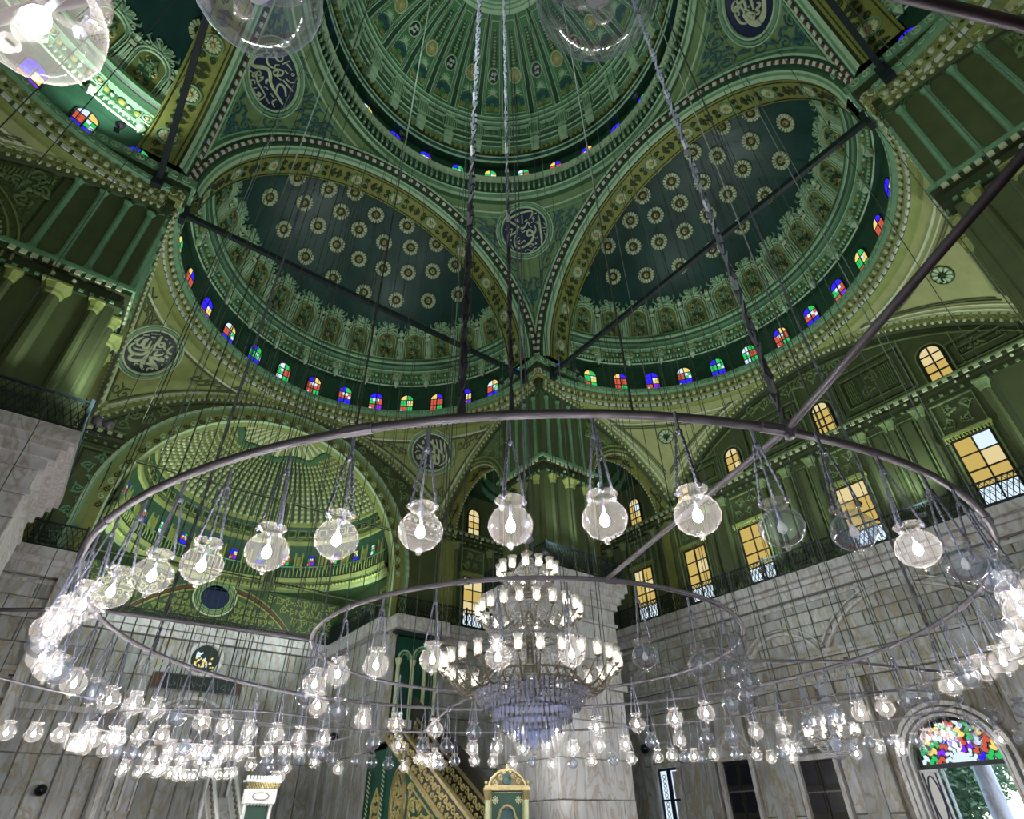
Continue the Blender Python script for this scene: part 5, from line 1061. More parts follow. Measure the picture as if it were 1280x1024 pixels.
for i in range(15): p, n = f(0, e0+(e1-e0)*i/14.5); mb.ball(p+n*0.1, 0.11*math.cos(p.z*0+e0+(e1-e0)*i/14.5)+0.02, 5, 4)
me_arib = mb.mesh('dome_rib', ['olive_light', 'yellow_band', 'cream'])
for k in range(45):
    a = -PI/2+PI*(k+0.5)/45; inst('dome_rib', me_arib, ap, Matrix.Translation((AC[0], AC[1], 0)) @ Matrix.Rotation(-a, 4, 'Z') @ Matrix.Translation((-AC[0], -AC[1], 0)))
mb = MB(); f = lambda u, v: asph(u, v, 0.10)
for k in range(36):
    a = -PI/2+PI*(k+0.5)/36; mb.mi = k % 2; lay(mb, [(a, math.radians(66+3*abs(math.sin(a*4)))), (a, math.radians(78)), (a, math.radians(88.5))], f, [0.26, 0.13, 0.03], 0.05)
mb.mi = 2; lay(mb, [(-PI/2+PI*i/60, math.radians(64+3*abs(math.sin((-PI/2+PI*i/60)*4)))) for i in range(61)], f, 0.4, 0.16)
mb.build('apex_shell', ['cream', 'olive_light', 'green'], ap)
# recess below the half-dome
x0, x1, yb = xa-7.6, xa+7.6, 28.5
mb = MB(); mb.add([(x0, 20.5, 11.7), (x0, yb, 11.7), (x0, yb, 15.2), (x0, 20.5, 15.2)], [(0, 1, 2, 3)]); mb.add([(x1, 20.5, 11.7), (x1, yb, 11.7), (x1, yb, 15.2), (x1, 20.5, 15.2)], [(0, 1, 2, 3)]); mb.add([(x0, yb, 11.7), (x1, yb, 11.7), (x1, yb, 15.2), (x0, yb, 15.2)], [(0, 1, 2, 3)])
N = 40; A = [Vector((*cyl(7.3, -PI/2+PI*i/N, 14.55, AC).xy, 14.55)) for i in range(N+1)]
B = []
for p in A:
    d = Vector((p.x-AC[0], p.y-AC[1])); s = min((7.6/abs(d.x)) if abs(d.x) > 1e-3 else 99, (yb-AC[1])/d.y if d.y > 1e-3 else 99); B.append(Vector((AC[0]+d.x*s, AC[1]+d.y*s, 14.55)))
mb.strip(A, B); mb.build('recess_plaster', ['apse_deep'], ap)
mb = MB(); f = plane_f((xa, yb-0.02, 11.8), (1, 0, 0), (0, 0, 1), (0, -1, 0))
Rl = 9.0
for d, m, w_ in ((0, 0, 0.12), (0.2, 1, 0.2), (0.42, 0, 0.08)): mb.mi = m; lay(mb, [(Rl*math.sin(t)*0.78, 2.3+d*0.9-Rl*(1-math.cos(t))*1.0) for t in [-0.76+1.52*i/40 for i in range(41)] if 2.3+d-Rl*(1-math.cos(t)) > -0.15], f, w_, 0.08)
def okz(x, z): return z < 2.15-Rl*(1-math.cos(math.asin(min(1, abs(x)/0.78/Rl)))) and (x+0.24)**2+(z-1.8)**2*1.2 > 1.7
mb.mi = 2; fill_scrolls(mb, f, -5.6, 5.6, 0.3, 2.25, 0.17, 0.07, 0.06, okz, random.Random(8))
mb.mi = 3
for s in (-1, 1):
    fill_scrolls(mb, f, min(s*2.6, s*7.3), max(s*2.6, s*7.3), 0.35, 2.65, 0.27, 0.075, 0.06, lambda x, z: z > 3.05-Rl*(1-math.cos(math.asin(min(1, abs(x)/0.78/Rl)))), random.Random(5))
mb.build('lunette_scroll', ['olive_light', 'brown', 'olive_light', 'olive_light'], ap)
mb = MB(); c = Vector((xa-0.24, yb-0.1, 13.62)); f = plane_f(c, (1, 0, 0), (0, 0, 1), (0, -1, 0))
mb.mi = 0; mb.add([c]+[f(0.82*math.cos(2*PI*i/28), 0.74*math.sin(2*PI*i/28))[0] for i in range(28)], [(0, 1+i, 1+(i+1) % 28) for i in range(28)])
for r_, m, w_ in ((0.85, 1, 0.1), (0.98, 2, 0.12), (1.1, 1, 0.08), (1.22, 3, 0.1)): mb.mi = m; lay(mb, [(r_*math.cos(2*PI*i/28), r_*0.9*math.sin(2*PI*i/28)) for i in range(29)], f, w_, 0.08)
mb.build('lunette_roundel', ['navy', 'green_trim', 'olive_light', 'cream'], ap)
mb = MB()     # panelled jambs beside the mouth
for s, x in ((1, x1-0.02), (-1, x0+0.02)):
    f = plane_f((x, 20.6, 11.9), (0, 1, 0), (0, 0, 1), (-s, 0, 0))
    for d in (0, 0.14): mb.mi = 1 if d else 0; lay(mb, [(0.2+d, 0.2+d), (1.5-d, 0.2+d), (1.5-d, 1.9-d), (0.2+d, 1.9-d), (0.2+d, 0.2+d)], f, 0.08, 0.06)
    for q in range(3):
        mb.mi = 0; lay(mb, spiral(2.4+1.3*q, 1.0, 0.5, 1.5, q, s, 16), f, 0.1, 0.06); lay(mb, spiral(2.4+1.3*q, 1.0, 0.3, 1.2, q+2, -s, 12), f, 0.08, 0.06)
mb.build('jamb_panel', ['olive_light', 'gold'], ap)
# marble of the recess
mb = MB(); mb.box(x0-0.5, 20.5, 0, x0, yb+0.5, 11.7); mb.box(x1, 20.5, 0, x1+0.5, yb+0.5, 11.7); mb.box(x0, yb, 0, x1, yb+0.5, 11.7); mb.build('recess_core', ['marble_dark'], ap)
mb = MB()
for (a, b, c_, d) in ((x0, yb-0.6, x1, yb), (x0, 20.5, x0+0.6, yb), (x1-0.6, 20.5, x1, yb)):
    mb.box(a, b, 11.35, c_, d, 11.75); mb.box(a, b+0.2 if c_-a > 5 else b, 11.0, c_ if (c_-a > 5 or a == x1-0.6) else c_-0.2, d, 11.35)
mb.build('ledge', ['marble_pale'], ap)
add_rail(ap, x0+0.5, yb-0.5, x1-0.5, yb-0.5, 11.75, 0.5); add_rail(ap, x0+0.5, 20.5, x0+0.5, yb-0.5, 11.75); add_rail(ap, x1-0.5, yb-0.5, x1-0.5, 20.5, 11.75)
lay_blocks(ap, x0, x1, [9.0, 10.0, 11.0], 1.5, WF(yb), seed=21, skip=lambda a, b, z0, z1: z0 < 9.9 and b > xa-0.9 and a < xa+0.9 and False)
n = 17
for i in range(n):
    a, b = x0+(x1-x0)*i/n, x0+(x1-x0)*(i+1)/n
    for z0, z1 in ((0, 2.4), (2.4, 5.2), (5.2, 9.0)): inst('marble_slab', block_mesh(b-a, z1-z0, 0.08+0.08*(i % 3 == 0)), ap, WF(yb)((a+b)/2, (z0+z1)/2))
for s, x in ((1, x1), (-1, x0)):
    for i in range(7):
        a, b = 20.6+7.8*i/7, 20.6+7.8*(i+1)/7
        for z0, z1 in ((0, 2.4), (2.4, 5.2), (5.2, 8.0), (8.0, 11.0)): inst('marble_slab', block_mesh(b-a, z1-z0, 0.08+0.08*(i % 3 == 0)), ap, Matrix.Translation((x, (a+b)/2, (z0+z1)/2)) @ Matrix.Rotation(-PI/2*s*-1 if s < 0 else -PI/2, 4, 'Z'))
mb = MB(); mb.lathe([(0.01, -0.05), (0.74, -0.05), (0.80, 0.05), (0.98, 0.05), (1.0, -0.05)], n=32)
mb.xf(Matrix.Translation((xa+0.15, yb-0.18, 10.15)) @ Matrix.Rotation(PI/2, 4, 'X')); mb.m = [0]*32+[1]*(len(mb.f)-32)
oc = mb.build('oculus', ['navy_green', 'marble_pale'], ap)
mb = MB(); rr = random.Random(2)
for i in range(60):
    px, pz = rr.uniform(-0.55, 0.5), rr.uniform(-0.55, 0.3); 
    if px*px+pz*pz > 0.5: continue
    mb.mi = (2 if pz > 0.0 and px < 0 else 1) if rr.random() < 0.75 else 0
    if pz > 0.05 and px > -0.05: continue
    s_ = rr.uniform(0.03, 0.07); mb.add([(xa+0.15+px-s_, yb-0.25, 10.15+pz-s_), (xa+0.15+px+s_, yb-0.25, 10.15+pz-s_*0.6), (xa+0.15+px+s_*0.7, yb-0.25, 10.15+pz+s_), (xa+0.15+px-s_*0.8, yb-0.25, 10.15+pz+s_)], [(0, 1, 2, 3)])
mb.build('lit_fretwork', ['pane_white', 'pane_yellow', 'pane_white'], oc)
mb = MB(); f = plane_f((-0.35, yb-0.2, 8.83), (1, 0, 0), (0, 0, 1), (0, -1, 0)); mb.box(-2.65, yb-0.2, 8.45, 1.95, yb-0.05, 9.22); mb.mi = 1
lay(mb, [(-2.3, -.38), (2.3, -.38), (2.3, .39), (-2.3, .39), (-2.3, -.38)], f, 0.06, 0.05); mb.mi = 2
for s in (-1, 1): mb.box(-0.35+s*2.08-0.2, yb-0.23, 8.48, -0.35+s*2.08+0.2, yb-0.18, 9.2)
mb.mi = 1
for (pts) in ([(-1.6, 0.2), (-1.6, -0.2), (-1.4, -0.22)], [(-1.3, .05), (-1.15, -.1), (-1.35, -.2), (-1.5, -.1)], [(-.95, .25), (-.9, -.2), (-.7, -.2), (-.62, .2)], [(-.5, -.22), (-.35, .1), (-.22, -.2)], [(-.1, .0), (.1, -.12), (.28, .05), (.45, -.12)], [(.62, .28), (.58, -.2), (.76, -.22), (.8, .1)], [(.95, .25), (1.05, -.2)], [(1.2, -.1), (1.35, .08), (1.5, -.1), (1.3, -.2)], [(1.65, .2), (1.66, -.2)]): lay(mb, pts, f, 0.05, 0.04)
mb.build('script_tablet', ['navy_green', 'rail_metal', 'brown'], ap)
mb = MB(); f = plane_f((xa+0.2, yb-0.16, 0), (1, 0, 0), (0, 0, 1), (0, -1, 0))
for r_, w_ in ((2.5, 0.22), (2.1, 0.16), (1.6, 0.12)): lay(mb, [(-r_, 3.0), (-r_, 5.6)]+[(-r_*math.cos(PI*i/24), 5.6+r_*math.sin(PI*i/24)) for i in range(1, 24)]+[(r_, 5.6), (r_, 3.0)], f, w_, 0.18)
for s in (-1, 1): mb.tube([(xa+0.2+s*3.1, yb-0.4, 0), (xa+0.2+s*3.1, yb-0.4, 7.4)], [0.4, 0.36], 12); mb.tube([(xa+0.2+s*3.1, yb-0.4, 7.4), (xa+0.2+s*3.1, yb-0.4, 7.6), (xa+0.2+s*3.1, yb-0.4, 8.1)], [0.38, 0.46, 0.62], 12)
mb.box(x0, yb-0.3, 7.0, -3.6, yb, 7.25); mb.box(3.3, yb-0.3, 7.0, x1, yb, 7.25)
mb.build('prayer_niche', ['marble_pale'], ap)
# ---- marble facing of the left wall outside the apse
lay_blocks(wn, -20.4, x0-0.1, [7.3, 8.2, 9.1, 9.9, 10.72], 1.5, F, seed=31); lay_blocks(wn, 9.95, 20.4, [7.3, 8.2, 9.1, 9.9, 10.72], 1.5, F, seed=32)
for (a0, b0, n) in ((-20.4, x0-0.1, 12), (x1+0.1, 20.4, 14)):
    for i in range(n):
        a, b = a0+(b0-a0)*i/n, a0+(b0-a0)*(i+1)/n
        for z0, z1 in ((0, 2.3), (2.3, 4.7), (4.7, 7.0)): inst('marble_slab', block_mesh(b-a, z1-z0, 0.06+0.16*(i % 3 == 0)), wn, F((a+b)/2, (z0+z1)/2))
mb = MB()
for z0, z1, d in ((7.0, 7.12, 0.22), (7.12, 7.3, 0.3), (6.2, 6.35, 0.24)): mb.box(-20.5, Y-d, z0, x0, Y, z1); mb.box(x1, Y-d, z0, 20.5, Y, z1)
for c in (-9.0, -13.0): mb.box(c-0.45, Y-0.35, 0, c+0.45, Y, 7.0)
mb.build('string_course', ['marble'], wn)
mb = MB(); f = plane_f((0, Y-0.2, 0), (1, 0, 0), (0, 0, 1), (0, -1, 0))
mb.mi = 0
for c in (12.0, 16.5):
    mb = MB(); mb.mi = 0; mb.box(c-0.55, Y-0.3, 0, c+0.55, Y-0.15, 4.3); mb.mi = 1
    for d in (0.95, 0.7): lay(mb, [(c+d*math.cos(PI*k/16), 4.6+d*math.sin(PI*k/16)) for k in range(17)], f, 0.1, 0.2)
    mb.box(c-0.85, Y-0.4, 0, c-0.6, Y, 4.4); mb.box(c+0.6, Y-0.4, 0, c+0.85, Y, 4.4); mb.box(c-0.95, Y-0.45, 4.35, c+0.95, Y, 4.6); mb.mi = 2; mb.box(c-0.5, Y-0.34, 0, c-0.05, Y-0.28, 4.2); mb.mi = 0
    mb.build('wall_niche', ['wood_dark', 'marble_pale', 'pane_white'], wn)
mb = MB(); mb.box(-8.38, 20.15, 0, -7.95, 20.7, 11.0); mb.box(6.95, 19.95, 0, 7.4, 20.7, 10.8); mb.build('jamb_post', ['marble'], wn)
# carved upper pilaster left of the apse and its mirror
mb = MB(); f = plane_f((0, Y-0.02, 0), (1, 0, 0), (0, 0, 1), (0, -1, 0))
for c in (-9.0,):
    for d, m in ((0, 0), (0.12, 1)): mb.mi = m; lay(mb, [(c-0.75+d, 12.1+d), (c+0.75-d, 12.1+d), (c+0.75-d, 17.0-d), (c-0.75+d, 17.0-d), (c-0.75+d, 12.1+d)], f, 0.08, 0.08)
    mb.mi = 2; fill_scrolls(mb, f, c-0.5, c+0.5, 12.3, 16.9, 0.26, 0.08, 0.08, None, random.Random(6))
def okn(x, z): return z < zarc(x)-0.75 and (x-xa)**2+(z-14.1)**2 > 8.75**2 and z > 18.2
mb.mi = 0; fill_scrolls(mb, f, -9.6, 9.6, 18.3, 22.8, 0.36, 0.09, 0.08, okn, random.Random(9))
mb.build('carved_relief', ['olive_trim', 'olive_deep', 'green_trim'], wn)
# ---- arcaded corner bay window at the right shoulder of the apse
kb = empty('corner_kiosk', label='green arched corner bay with four pale columns right of the apse', cat='bay window', kind='structure')
mb = MB(); mb.box(7.35, 19.95, 6.6, 9.95, 20.5, 10.7); mb.build('body', ['wood_green'], kb)
mb = MB(); mb.box(7.2, 19.75, 10.75, 10.1, 20.5, 11.0); mb.mi = 1; mb.box(7.0, 19.4, 11.0, 10.4, 20.5, 11.75); mb.box(7.15, 19.6, 6.2, 10.1, 20.5, 6.6); mb.build('cornice', ['navy_green', 'marble_pale'], kb)
mb = MB(); f = plane_f((0, 19.93, 0), (1, 0, 0), (0, 0, 1), (0, -1, 0)); cx = [7.5, 8.35, 9.1, 9.8]
for c in cx: mb = MB(); mb.tube([(c, 19.75, 6.6), (c, 19.75, 9.2)], 0.11, 8); mb.mi = 1; mb.tube([(c, 19.75, 9.2), (c, 19.75, 9.28), (c, 19.75, 9.5)], [0.12, 0.15, 0.2], 8); mb.build('column', ['cream', 'cream'], kb)
for a, b in ((7.5, 8.35), (8.35, 9.8)):
    mb = MB()
    for d in (0, 0.14): mb.mi = 0 if d == 0 else 1; r_ = (b-a)/2-0.05-d; lay(mb, [((a+b)/2-r_*math.cos(PI*k/14), 9.55+r_*1.15*math.sin(PI*k/14)) for k in range(15)], f, 0.1, 0.12)
    mb.build('arch', ['green_pale', 'green_trim'], kb)

# ------------------------------------------------------------------ the four piers
def make_pier(blocks):
    root = empty('pier'); c, h = 11.75, 1.75
    mb = MB(); mb.box(c-h, c-h, 11.8, c+h, c+h, 25.0); mb.build('shaft', ['olive'], root)
    Rz = [Matrix.Translation((c, c, 0)) @ Matrix.Rotation(k*PI/2, 4, 'Z') for k in range(4)]
    mb = MB()
    for (z0, z1, e) in ((17.25, 17.5, 0.16), (17.5, 17.85, 0.06), (17.85, 18.05, 0.26)): mb.mi = 0; mb.box(c-h-e, c-h-e, z0, c+h+e, c+h+e, z1)
    mb.mi = 1; mb.box(c-h-0.34, c-h-0.34, 18.05, c+h+0.34, c+h+0.34, 18.2); mb.box(c-h-0.22, c-h-0.22, 18.2, c+h+0.22, c+h+0.22, 18.35)
    for M in Rz:
        for i in range(11):
            x = -h+2*h*(i+0.5)/11; q = len(mb.v); mb.mi = 2; mb.obox((x, -h-0.28, 17.95), (0.09, 0, 0), (0, 0.05, 0), (0, 0, 0.09)); mb.mi = 1; mb.obox((x, -h-0.18, 17.34), (0.07, 0, 0), (0, 0.04, 0), (0, 0, 0.05))
            if i in (4, 6): mb.mi = 2; mb.ball((x, -h-0.1, 17.68), 0.09, 6, 4)
            mb.xf(M, q)
    mb.build('entablature', ['olive_deep', 'green_trim', 'cream'], root)
    me_c = []
    for r in (0.17, 0.29): mb = MB(); column(mb, 0, -h-0.05, 12.0, 17.2, r, 0, 1); me_c.append(mb.mesh('lower_column', ['olive', 'olive_light']))
    mb = MB(); x = 0; mb.tube([(x, -h-0.02, 18.5), (x, -h-0.02, 22.35)], 0.11, 8); mb.tube([(x, -h-0.02, 18.36), (x, -h-0.02, 18.6)], [0.2, 0.13], 6); mb.tube([(x, -h-0.02, 22.25), (x, -h-0.02, 22.45)], [0.12, 0.19], 6); me_u = mb.mesh('slender_column', ['green_trim'])
    for M in Rz:
        for x, k in ((-1.2, 0), (0.0, 1), (1.2, 0)): inst('lower_column', me_c[k], root, M @ Matrix.Translation((x, 0, 0)))
        for i in range(4): inst('slender_column', me_u, root, M @ Matrix.Translation((-1.26+0.84*i, 0, 0)))
    mb = MB()
    for M in Rz:
        q = len(mb.v)
        for i in range(0):
            x = -1.26+0.84*i; mb.mi = 0; mb.tube([(x, -h-0.02, 18.5), (x, -h-0.02, 22.35)], 0.11, 8); mb.tube([(x, -h-0.02, 18.36), (x, -h-0.02, 18.6)], [0.2, 0.13], 6); mb.tube([(x, -h-0.02, 22.25), (x, -h-0.02, 22.45)], [0.12, 0.19], 6)
        mb.mi = 1; f = plane_f((0, -h-0.01, 0), (1, 0, 0), (0, 0, 1), (0, -1, 0))
        for i in range(5):
            x = -1.68+0.84*i
            for d in (0, 0.1): r_ = 0.37-d; lay(mb, [(x-r_*math.cos(PI*k/10), 22.45+r_*math.sin(PI*k/10)) for k in range(11) if abs(x-r_*math.cos(PI*k/10)) < 1.74], f, 0.06, 0.07)
        for i in range(4):
            x = -1.26+0.84*i; r_ = 0.62; lay(mb, [(x-r_*math.cos(PI*k/10), 22.62+r_*0.95*math.sin(PI*k/10)) for k in range(11)], f, 0.04, 0.04)
        mb.xf(M, q)
    mb.build('upper_arcade', ['green_trim', 'green'], root)
    mb = MB()
    for (z0, z1, e, m) in ((23.45, 23.75, 0.05, 0), (23.75, 24.3, 0.22, 1), (24.3, 24.62, 0.36, 0), (24.62, 25.08, 0.46, 2), (25.08, 25.2, 0.36, 3)): mb.mi = m; mb.box(c-h-e, c-h-e, z0, c+h+e, c+h+e, z1)
    mb.build('impost', ['olive_deep', 'yellow_relief', 'green_trim', 'green_deep'], root)
    mb = MB()
    for M in Rz:
        q = len(mb.v); f = plane_f((0, -h-0.225, 0), (1, 0, 0), (0, 0, 1), (0, -1, 0))
        for i in range(9):
            x = -1.8+0.45*i; mb.mi = 0; lay(mb, [(x-0.2, 23.85), (x-0.07, 24.02), (x-0.12, 24.2), (x, 24.27), (x+0.12, 24.2), (x+0.07, 24.02), (x+0.2, 23.85)], f, 0.06, 0.05)
            g = plane_f((0, -h-0.465, 0), (1, 0, 0), (0, 0, 1), (0, -1, 0)); mb.mi = 1; lay(mb, [(x+0.15*math.cos(2*PI*k/10), 24.85+0.15*math.sin(2*PI*k/10)) for k in range(11)], g, 0.045, 0.04); mb.ball((x, -h-0.47, 24.85), 0.06, 5, 4)
        mb.xf(M, q)
    mb.build('impost_ornament', ['cream', 'green_pale'], root)['kind'] = 'stuff'
    hm = 2.05
    mb = MB(); mb.box(c-hm+0.1, c-hm+0.1, 0, c+hm-0.1, c+hm-0.1, 11.2); mb.build('marble_core', ['marble_dark'], root)
    mb = MB()
    for (z0, z1, e) in ((10.5, 10.8, 0.12), (10.8, 11.1, 0.28), (11.1, 11.35, 0.42), (11.35, 11.78, 0.56), (9.7, 9.85, 0.08), (6.9, 7.2, 0.15)): mb.box(c-hm-e, c-hm-e, z0, c+hm+e, c+hm+e, z1)
    mb.build('marble_cornice', ['marble_pale'], root)
    if blocks:
        for k, M in enumerate(Rz):
            lay_blocks(root, -hm, hm, [0, 1.4, 2.8, 4.2, 5.6, 6.9], 1.4, lambda x, z: M @ Matrix.Translation((x, -hm+0.1, z)), 'marble_pale', 0.10, seed=40+k)
            lay_blocks(root, -hm, hm, [7.2, 8.1, 9.0, 9.7], 1.3, lambda x, z: M @ Matrix.Translation((x, -hm+0.1, z)), 'marble_pale', 0.10, seed=50+k)
            lay_blocks(root, -hm, hm, [9.85, 10.5], 1.0, lambda x, z: M @ Matrix.Translation((x, -hm+0.1, z)), 'marble_pale', 0.10, seed=60+k)
    e = 2.5
    for k in range(4):
        a = [(-e, -e), (e, -e), (e, e), (-e, e)]; p, q = a[k], a[(k+1) % 4]; add_rail(root, c+p[0], c+p[1], c+q[0], c+q[1], 11.8)
    return root
pr = make_pier(True); pr2 = None
for k, (rz, lab) in enumerate(((0, 'square pier at the centre, green above pale marble, carrying two great arches'), (PI/2, 'left pier, olive green columns above a pale marble base with iron rail'), (-PI/2, 'right pier at the upper right, green arcaded shaft with yellow impost'), (PI, 'pier behind the camera, not in view'))):
    o = pr if k == 0 else copy_tree(pr); o.rotation_euler = (0, 0, rz)
    if k == 2:
        for ch in list(o.children):
            if ch.name.startswith(('gallery_rail', 'marble_cornice')): bpy.data.objects.remove(ch)
    tag(o, lab, 'pier', kind='structure')
# corner bays
mb = MB(); prof = [(4.9, 21.0, 0), (4.9, 21.5, 1), (4.7, 21.6, 0), (4.7, 22.2, 2)]+[(4.7*math.cos(t), 22.2+2.4*math.sin(t), 2) for t in [PI/2*i/10 for i in range(1, 10)]]+[(0.02, 24.6, 2)]
mb.lathe(prof, n=40, c=(15.6, 15.6)); mb.mi = 1
N = 48
A = [cyl(4.9, 2*PI*i/N, 21.0, (15.6, 15.6)) for i in range(N+1)]; B = []
for p in A: d = p-Vector((15.6, 15.6, 21.0)); s = 5.6/max(abs(d.x), abs(d.y)); B.append(Vector((15.6+d.x*s, 15.6+d.y*s, 21.0)))
mb.strip(A, B)
cd = mb.mesh('corner_dome', ['green_trim', 'green_deep', 'green'])
for k, lab in enumerate(('small green saucer dome behind the centre pier', 'small green saucer dome beyond the right pier', 'small green saucer dome behind the camera', 'small green saucer dome behind the left pier')):
    o = bpy.data.objects.new('corner_dome', cd); COL.objects.link(o); o.rotation_euler = (0, 0, -k*PI/2); tag(o, lab, 'dome', kind='structure')
    for j in range(8): inst('stained_window', ST[j], o, Matrix.Translation((15.6, 15.6, 0)) @ Matrix.Rotation(j*PI/4, 4, 'Z') @ Matrix.Translation((0, 4.6, 21.65)) @ Matrix.Scale(0.6, 4))
# box added round the vaults to block sky in the gaps; floor
mb = MB()
for s in (-1, 1): mb.box(s*21.3-0.1, -21.3, 23.5, s*21.3+0.1, 21.3, 56); mb.box(-21.3, s*21.3-0.1, 23.5, 21.3, s*21.3+0.1, 56)
mb.box(-21.4, -21.4, 56, 21.4, 21.4, 56.3); mb.box(-9, 20.6, 23.4, 8, 29.2, 23.6); mb.box(-9, 29.1, 0, 8, 29.3, 23.6)
for s in (-9, 7.9): mb.box(s, 20.6, 0, s+0.1, 29.2, 23.6)
tag(mb.build('ceiling', 'olive_deep'), 'unseen box added above the vaults to close off the sky', 'ceiling', kind='structure')
mb = MB(); mb.box(-21.2, -21.2, -0.2, 21.2, 29.2, 0); tag(mb.build('floor', 'carpet'), 'red carpeted floor of the hall, below the frame', 'floor', kind='structure')
# ------------------------------------------------------------------ lamp rings
def ordinal(n):
    u = ['', 'first', 'second', 'third', 'fourth', 'fifth', 'sixth', 'seventh', 'eighth', 'ninth', 'tenth', 'eleventh', 'twelfth', 'thirteenth', 'fourteenth', 'fifteenth', 'sixteenth', 'seventeenth', 'eighteenth', 'nineteenth']
    if n < 20: return u[n]
    t = {20: 'twent', 30: 'thirt', 40: 'fort', 50: 'fift', 60: 'sixt'}[n//10*10]
    return t+'ieth' if n % 10 == 0 else t+'y-'+u[n % 10]
def vault_z(x, y):
    r = math.hypot(x, y)
    if r < 8.3: return DZ+math.sqrt(DR*DR-r*r)
    if r < 9.2 : return 43.5
    for (u, v) in ((x, y), (y, -x), (-x, -y), (-y, x)):
        if v > 10.5 and math.hypot(u, v-10.25) < 9.3: return HS+math.sqrt(HR*HR-u*u-(v-10.25)**2)-0.05
        if v > 9.9 and abs(u) < 9: return 25.1+math.sqrt(max(0, 9.3**2-u*u))
        if v > 8.0 and abs(u) < 9 and r > 9.2: return 25.1+math.sqrt(max(1, 200-r*r)) if r < 10.1 else 25.1+math.sqrt(max(1, 200-r*r))
    return 25.0
ZL, ZR = 3.8, 4.85
mb = MB(); mb.lathe([(0.015, -0.165), (0.07, -0.155), (0.13, -0.12), (0.175, -0.065), (0.192, 0.0), (0.18, 0.06), (0.145, 0.115), (0.105, 0.145), (0.09, 0.16), (0.085, 0.185)], n=20)
ME_GLOBE = {1: mb.mesh('globe', ['globe_glass'], True), 0: mb.mesh('globe', ['unlit_glass'], True)}
mb = MB(); mb.lathe([(0.085, 0.185), (0.10, 0.20), (0.125, 0.225), (0.135, 0.232), (0.13, 0.24), (0.10, 0.228), (0.085, 0.21)], n=18); ME_LIP = mb.mesh('glass_lip', ['lip_glass'], True)
mb = MB(); mb.lathe([(0.0, -0.215), (0.018, -0.205), (0.024, -0.19), (0.016, -0.175), (0.03, -0.168), (0.02, -0.155)], n=10); ME_FIN = mb.mesh('finial', ['lip_glass'], True)
def bulb_mesh(lit):
    mb = MB(); mb.mi = 0; mb.lathe([(0.004, 0.075), (0.014, 0.06), (0.034, 0.02), (0.040, -0.01), (0.034, -0.035), (0.018, -0.052), (0.002, -0.055)], n=10)
    mb.mi = 1; mb.tube([(0, 0, 0.07), (0, 0, 0.20)], 0.012, 5); return mb.mesh('bulb', ['lit_bulb' if lit else 'shade_glass', 'chain_metal'], True)
ME_BULB = {1: bulb_mesh(True), 0: bulb_mesh(False)}
def chain_mesh(k, H, near):
    a = 2*PI*k/3+0.4; p0 = Vector((0.125*math.sin(a), 0.125*math.cos(a), 0.225)); p1 = Vector((0.03*math.sin(a), 0.03*math.cos(a), H)); mb = MB()
    if near:
        n = 22
        for i in range(n):
            c = p0.lerp(p1, (i+0.5)/n); d = (p1-p0)/n*0.6; mb.obox(c, d, d.orthogonal().normalized()*(0.011 if i % 2 else 0.006), d.cross(d.orthogonal()).normalized()*(0.006 if i % 2 else 0.011))
        mb.ball(p0, 0.024, 6, 4); mb.tube([p0, p0+Vector((0, 0, -0.03))], 0.012, 4)
    else: mb.tube([p0, p1], 0.008, 4)
    return mb.mesh('chain', ['chain_metal'])
ME_CHAIN = [chain_mesh(k, ZR-ZL-0.22, True) for k in range(3)]
mb = MB(); mb.tube([(0, 0, ZR-ZL-0.24), (0, 0, ZR-ZL)], 0.018, 6); mb.ball((0, 0, ZR-ZL-0.22), 0.035, 6, 4); ME_HOOK = mb.mesh('hook', ['chain_metal'])
ME_FAR = MB()
for k in range(3): a = 2*PI*k/3+0.4; ME_FAR.tube([(0.125*math.sin(a), 0.125*math.cos(a), 0.225), (0, 0, 0.7)], 0.007, 3)
ME_FAR.tube([(0, 0, 0.7), (0, 0, ZR-ZL)], 0.01, 4); ME_FAR = ME_FAR.mesh('chain', ['chain_metal'])
def lamp(x, y, lit, label, group, near, k):
    t = empty('globe_lamp', (x, y, ZL), label=label, cat='lamp', group=group)
    t.rotation_euler = (0, 0, k*2.4)
    inst('globe', ME_GLOBE[lit], t); inst('bulb', ME_BULB[lit], t)
    if near:
        inst('glass_lip', ME_LIP, t); inst('finial', ME_FIN, t); inst('hook', ME_HOOK, t)
        for c in ME_CHAIN: inst('chain', c, t)
    else:
        inst('glass_lip', ME_LIP, t); inst('chain', ME_FAR, t)
        if k % 2 == 0: mb = MB(); mb.tube([(0, 0, ZR-ZL), (0, 0, vault_z(x, y)-ZL)], 0.018, 4); mb.build('suspension_wire', 'wire', t)
    return t
def px(x, y, z=ZL):
    d = Vector((x, y, z))-CAM; w = d.dot(fw); return 640+727.24*d.dot(rt)/w, 512-727.24*d.dot(up)/w
GN = ['large ring', 'small ring round the chandelier', 'outer row', 'cluster below the apse', 'cluster before the arched door']
GR = ['globe lamps of the large ring', 'globe lamps of the small ring', 'globe lamps of the outer row', 'globe lamps of the apse cluster', 'globe lamps of the door cluster']
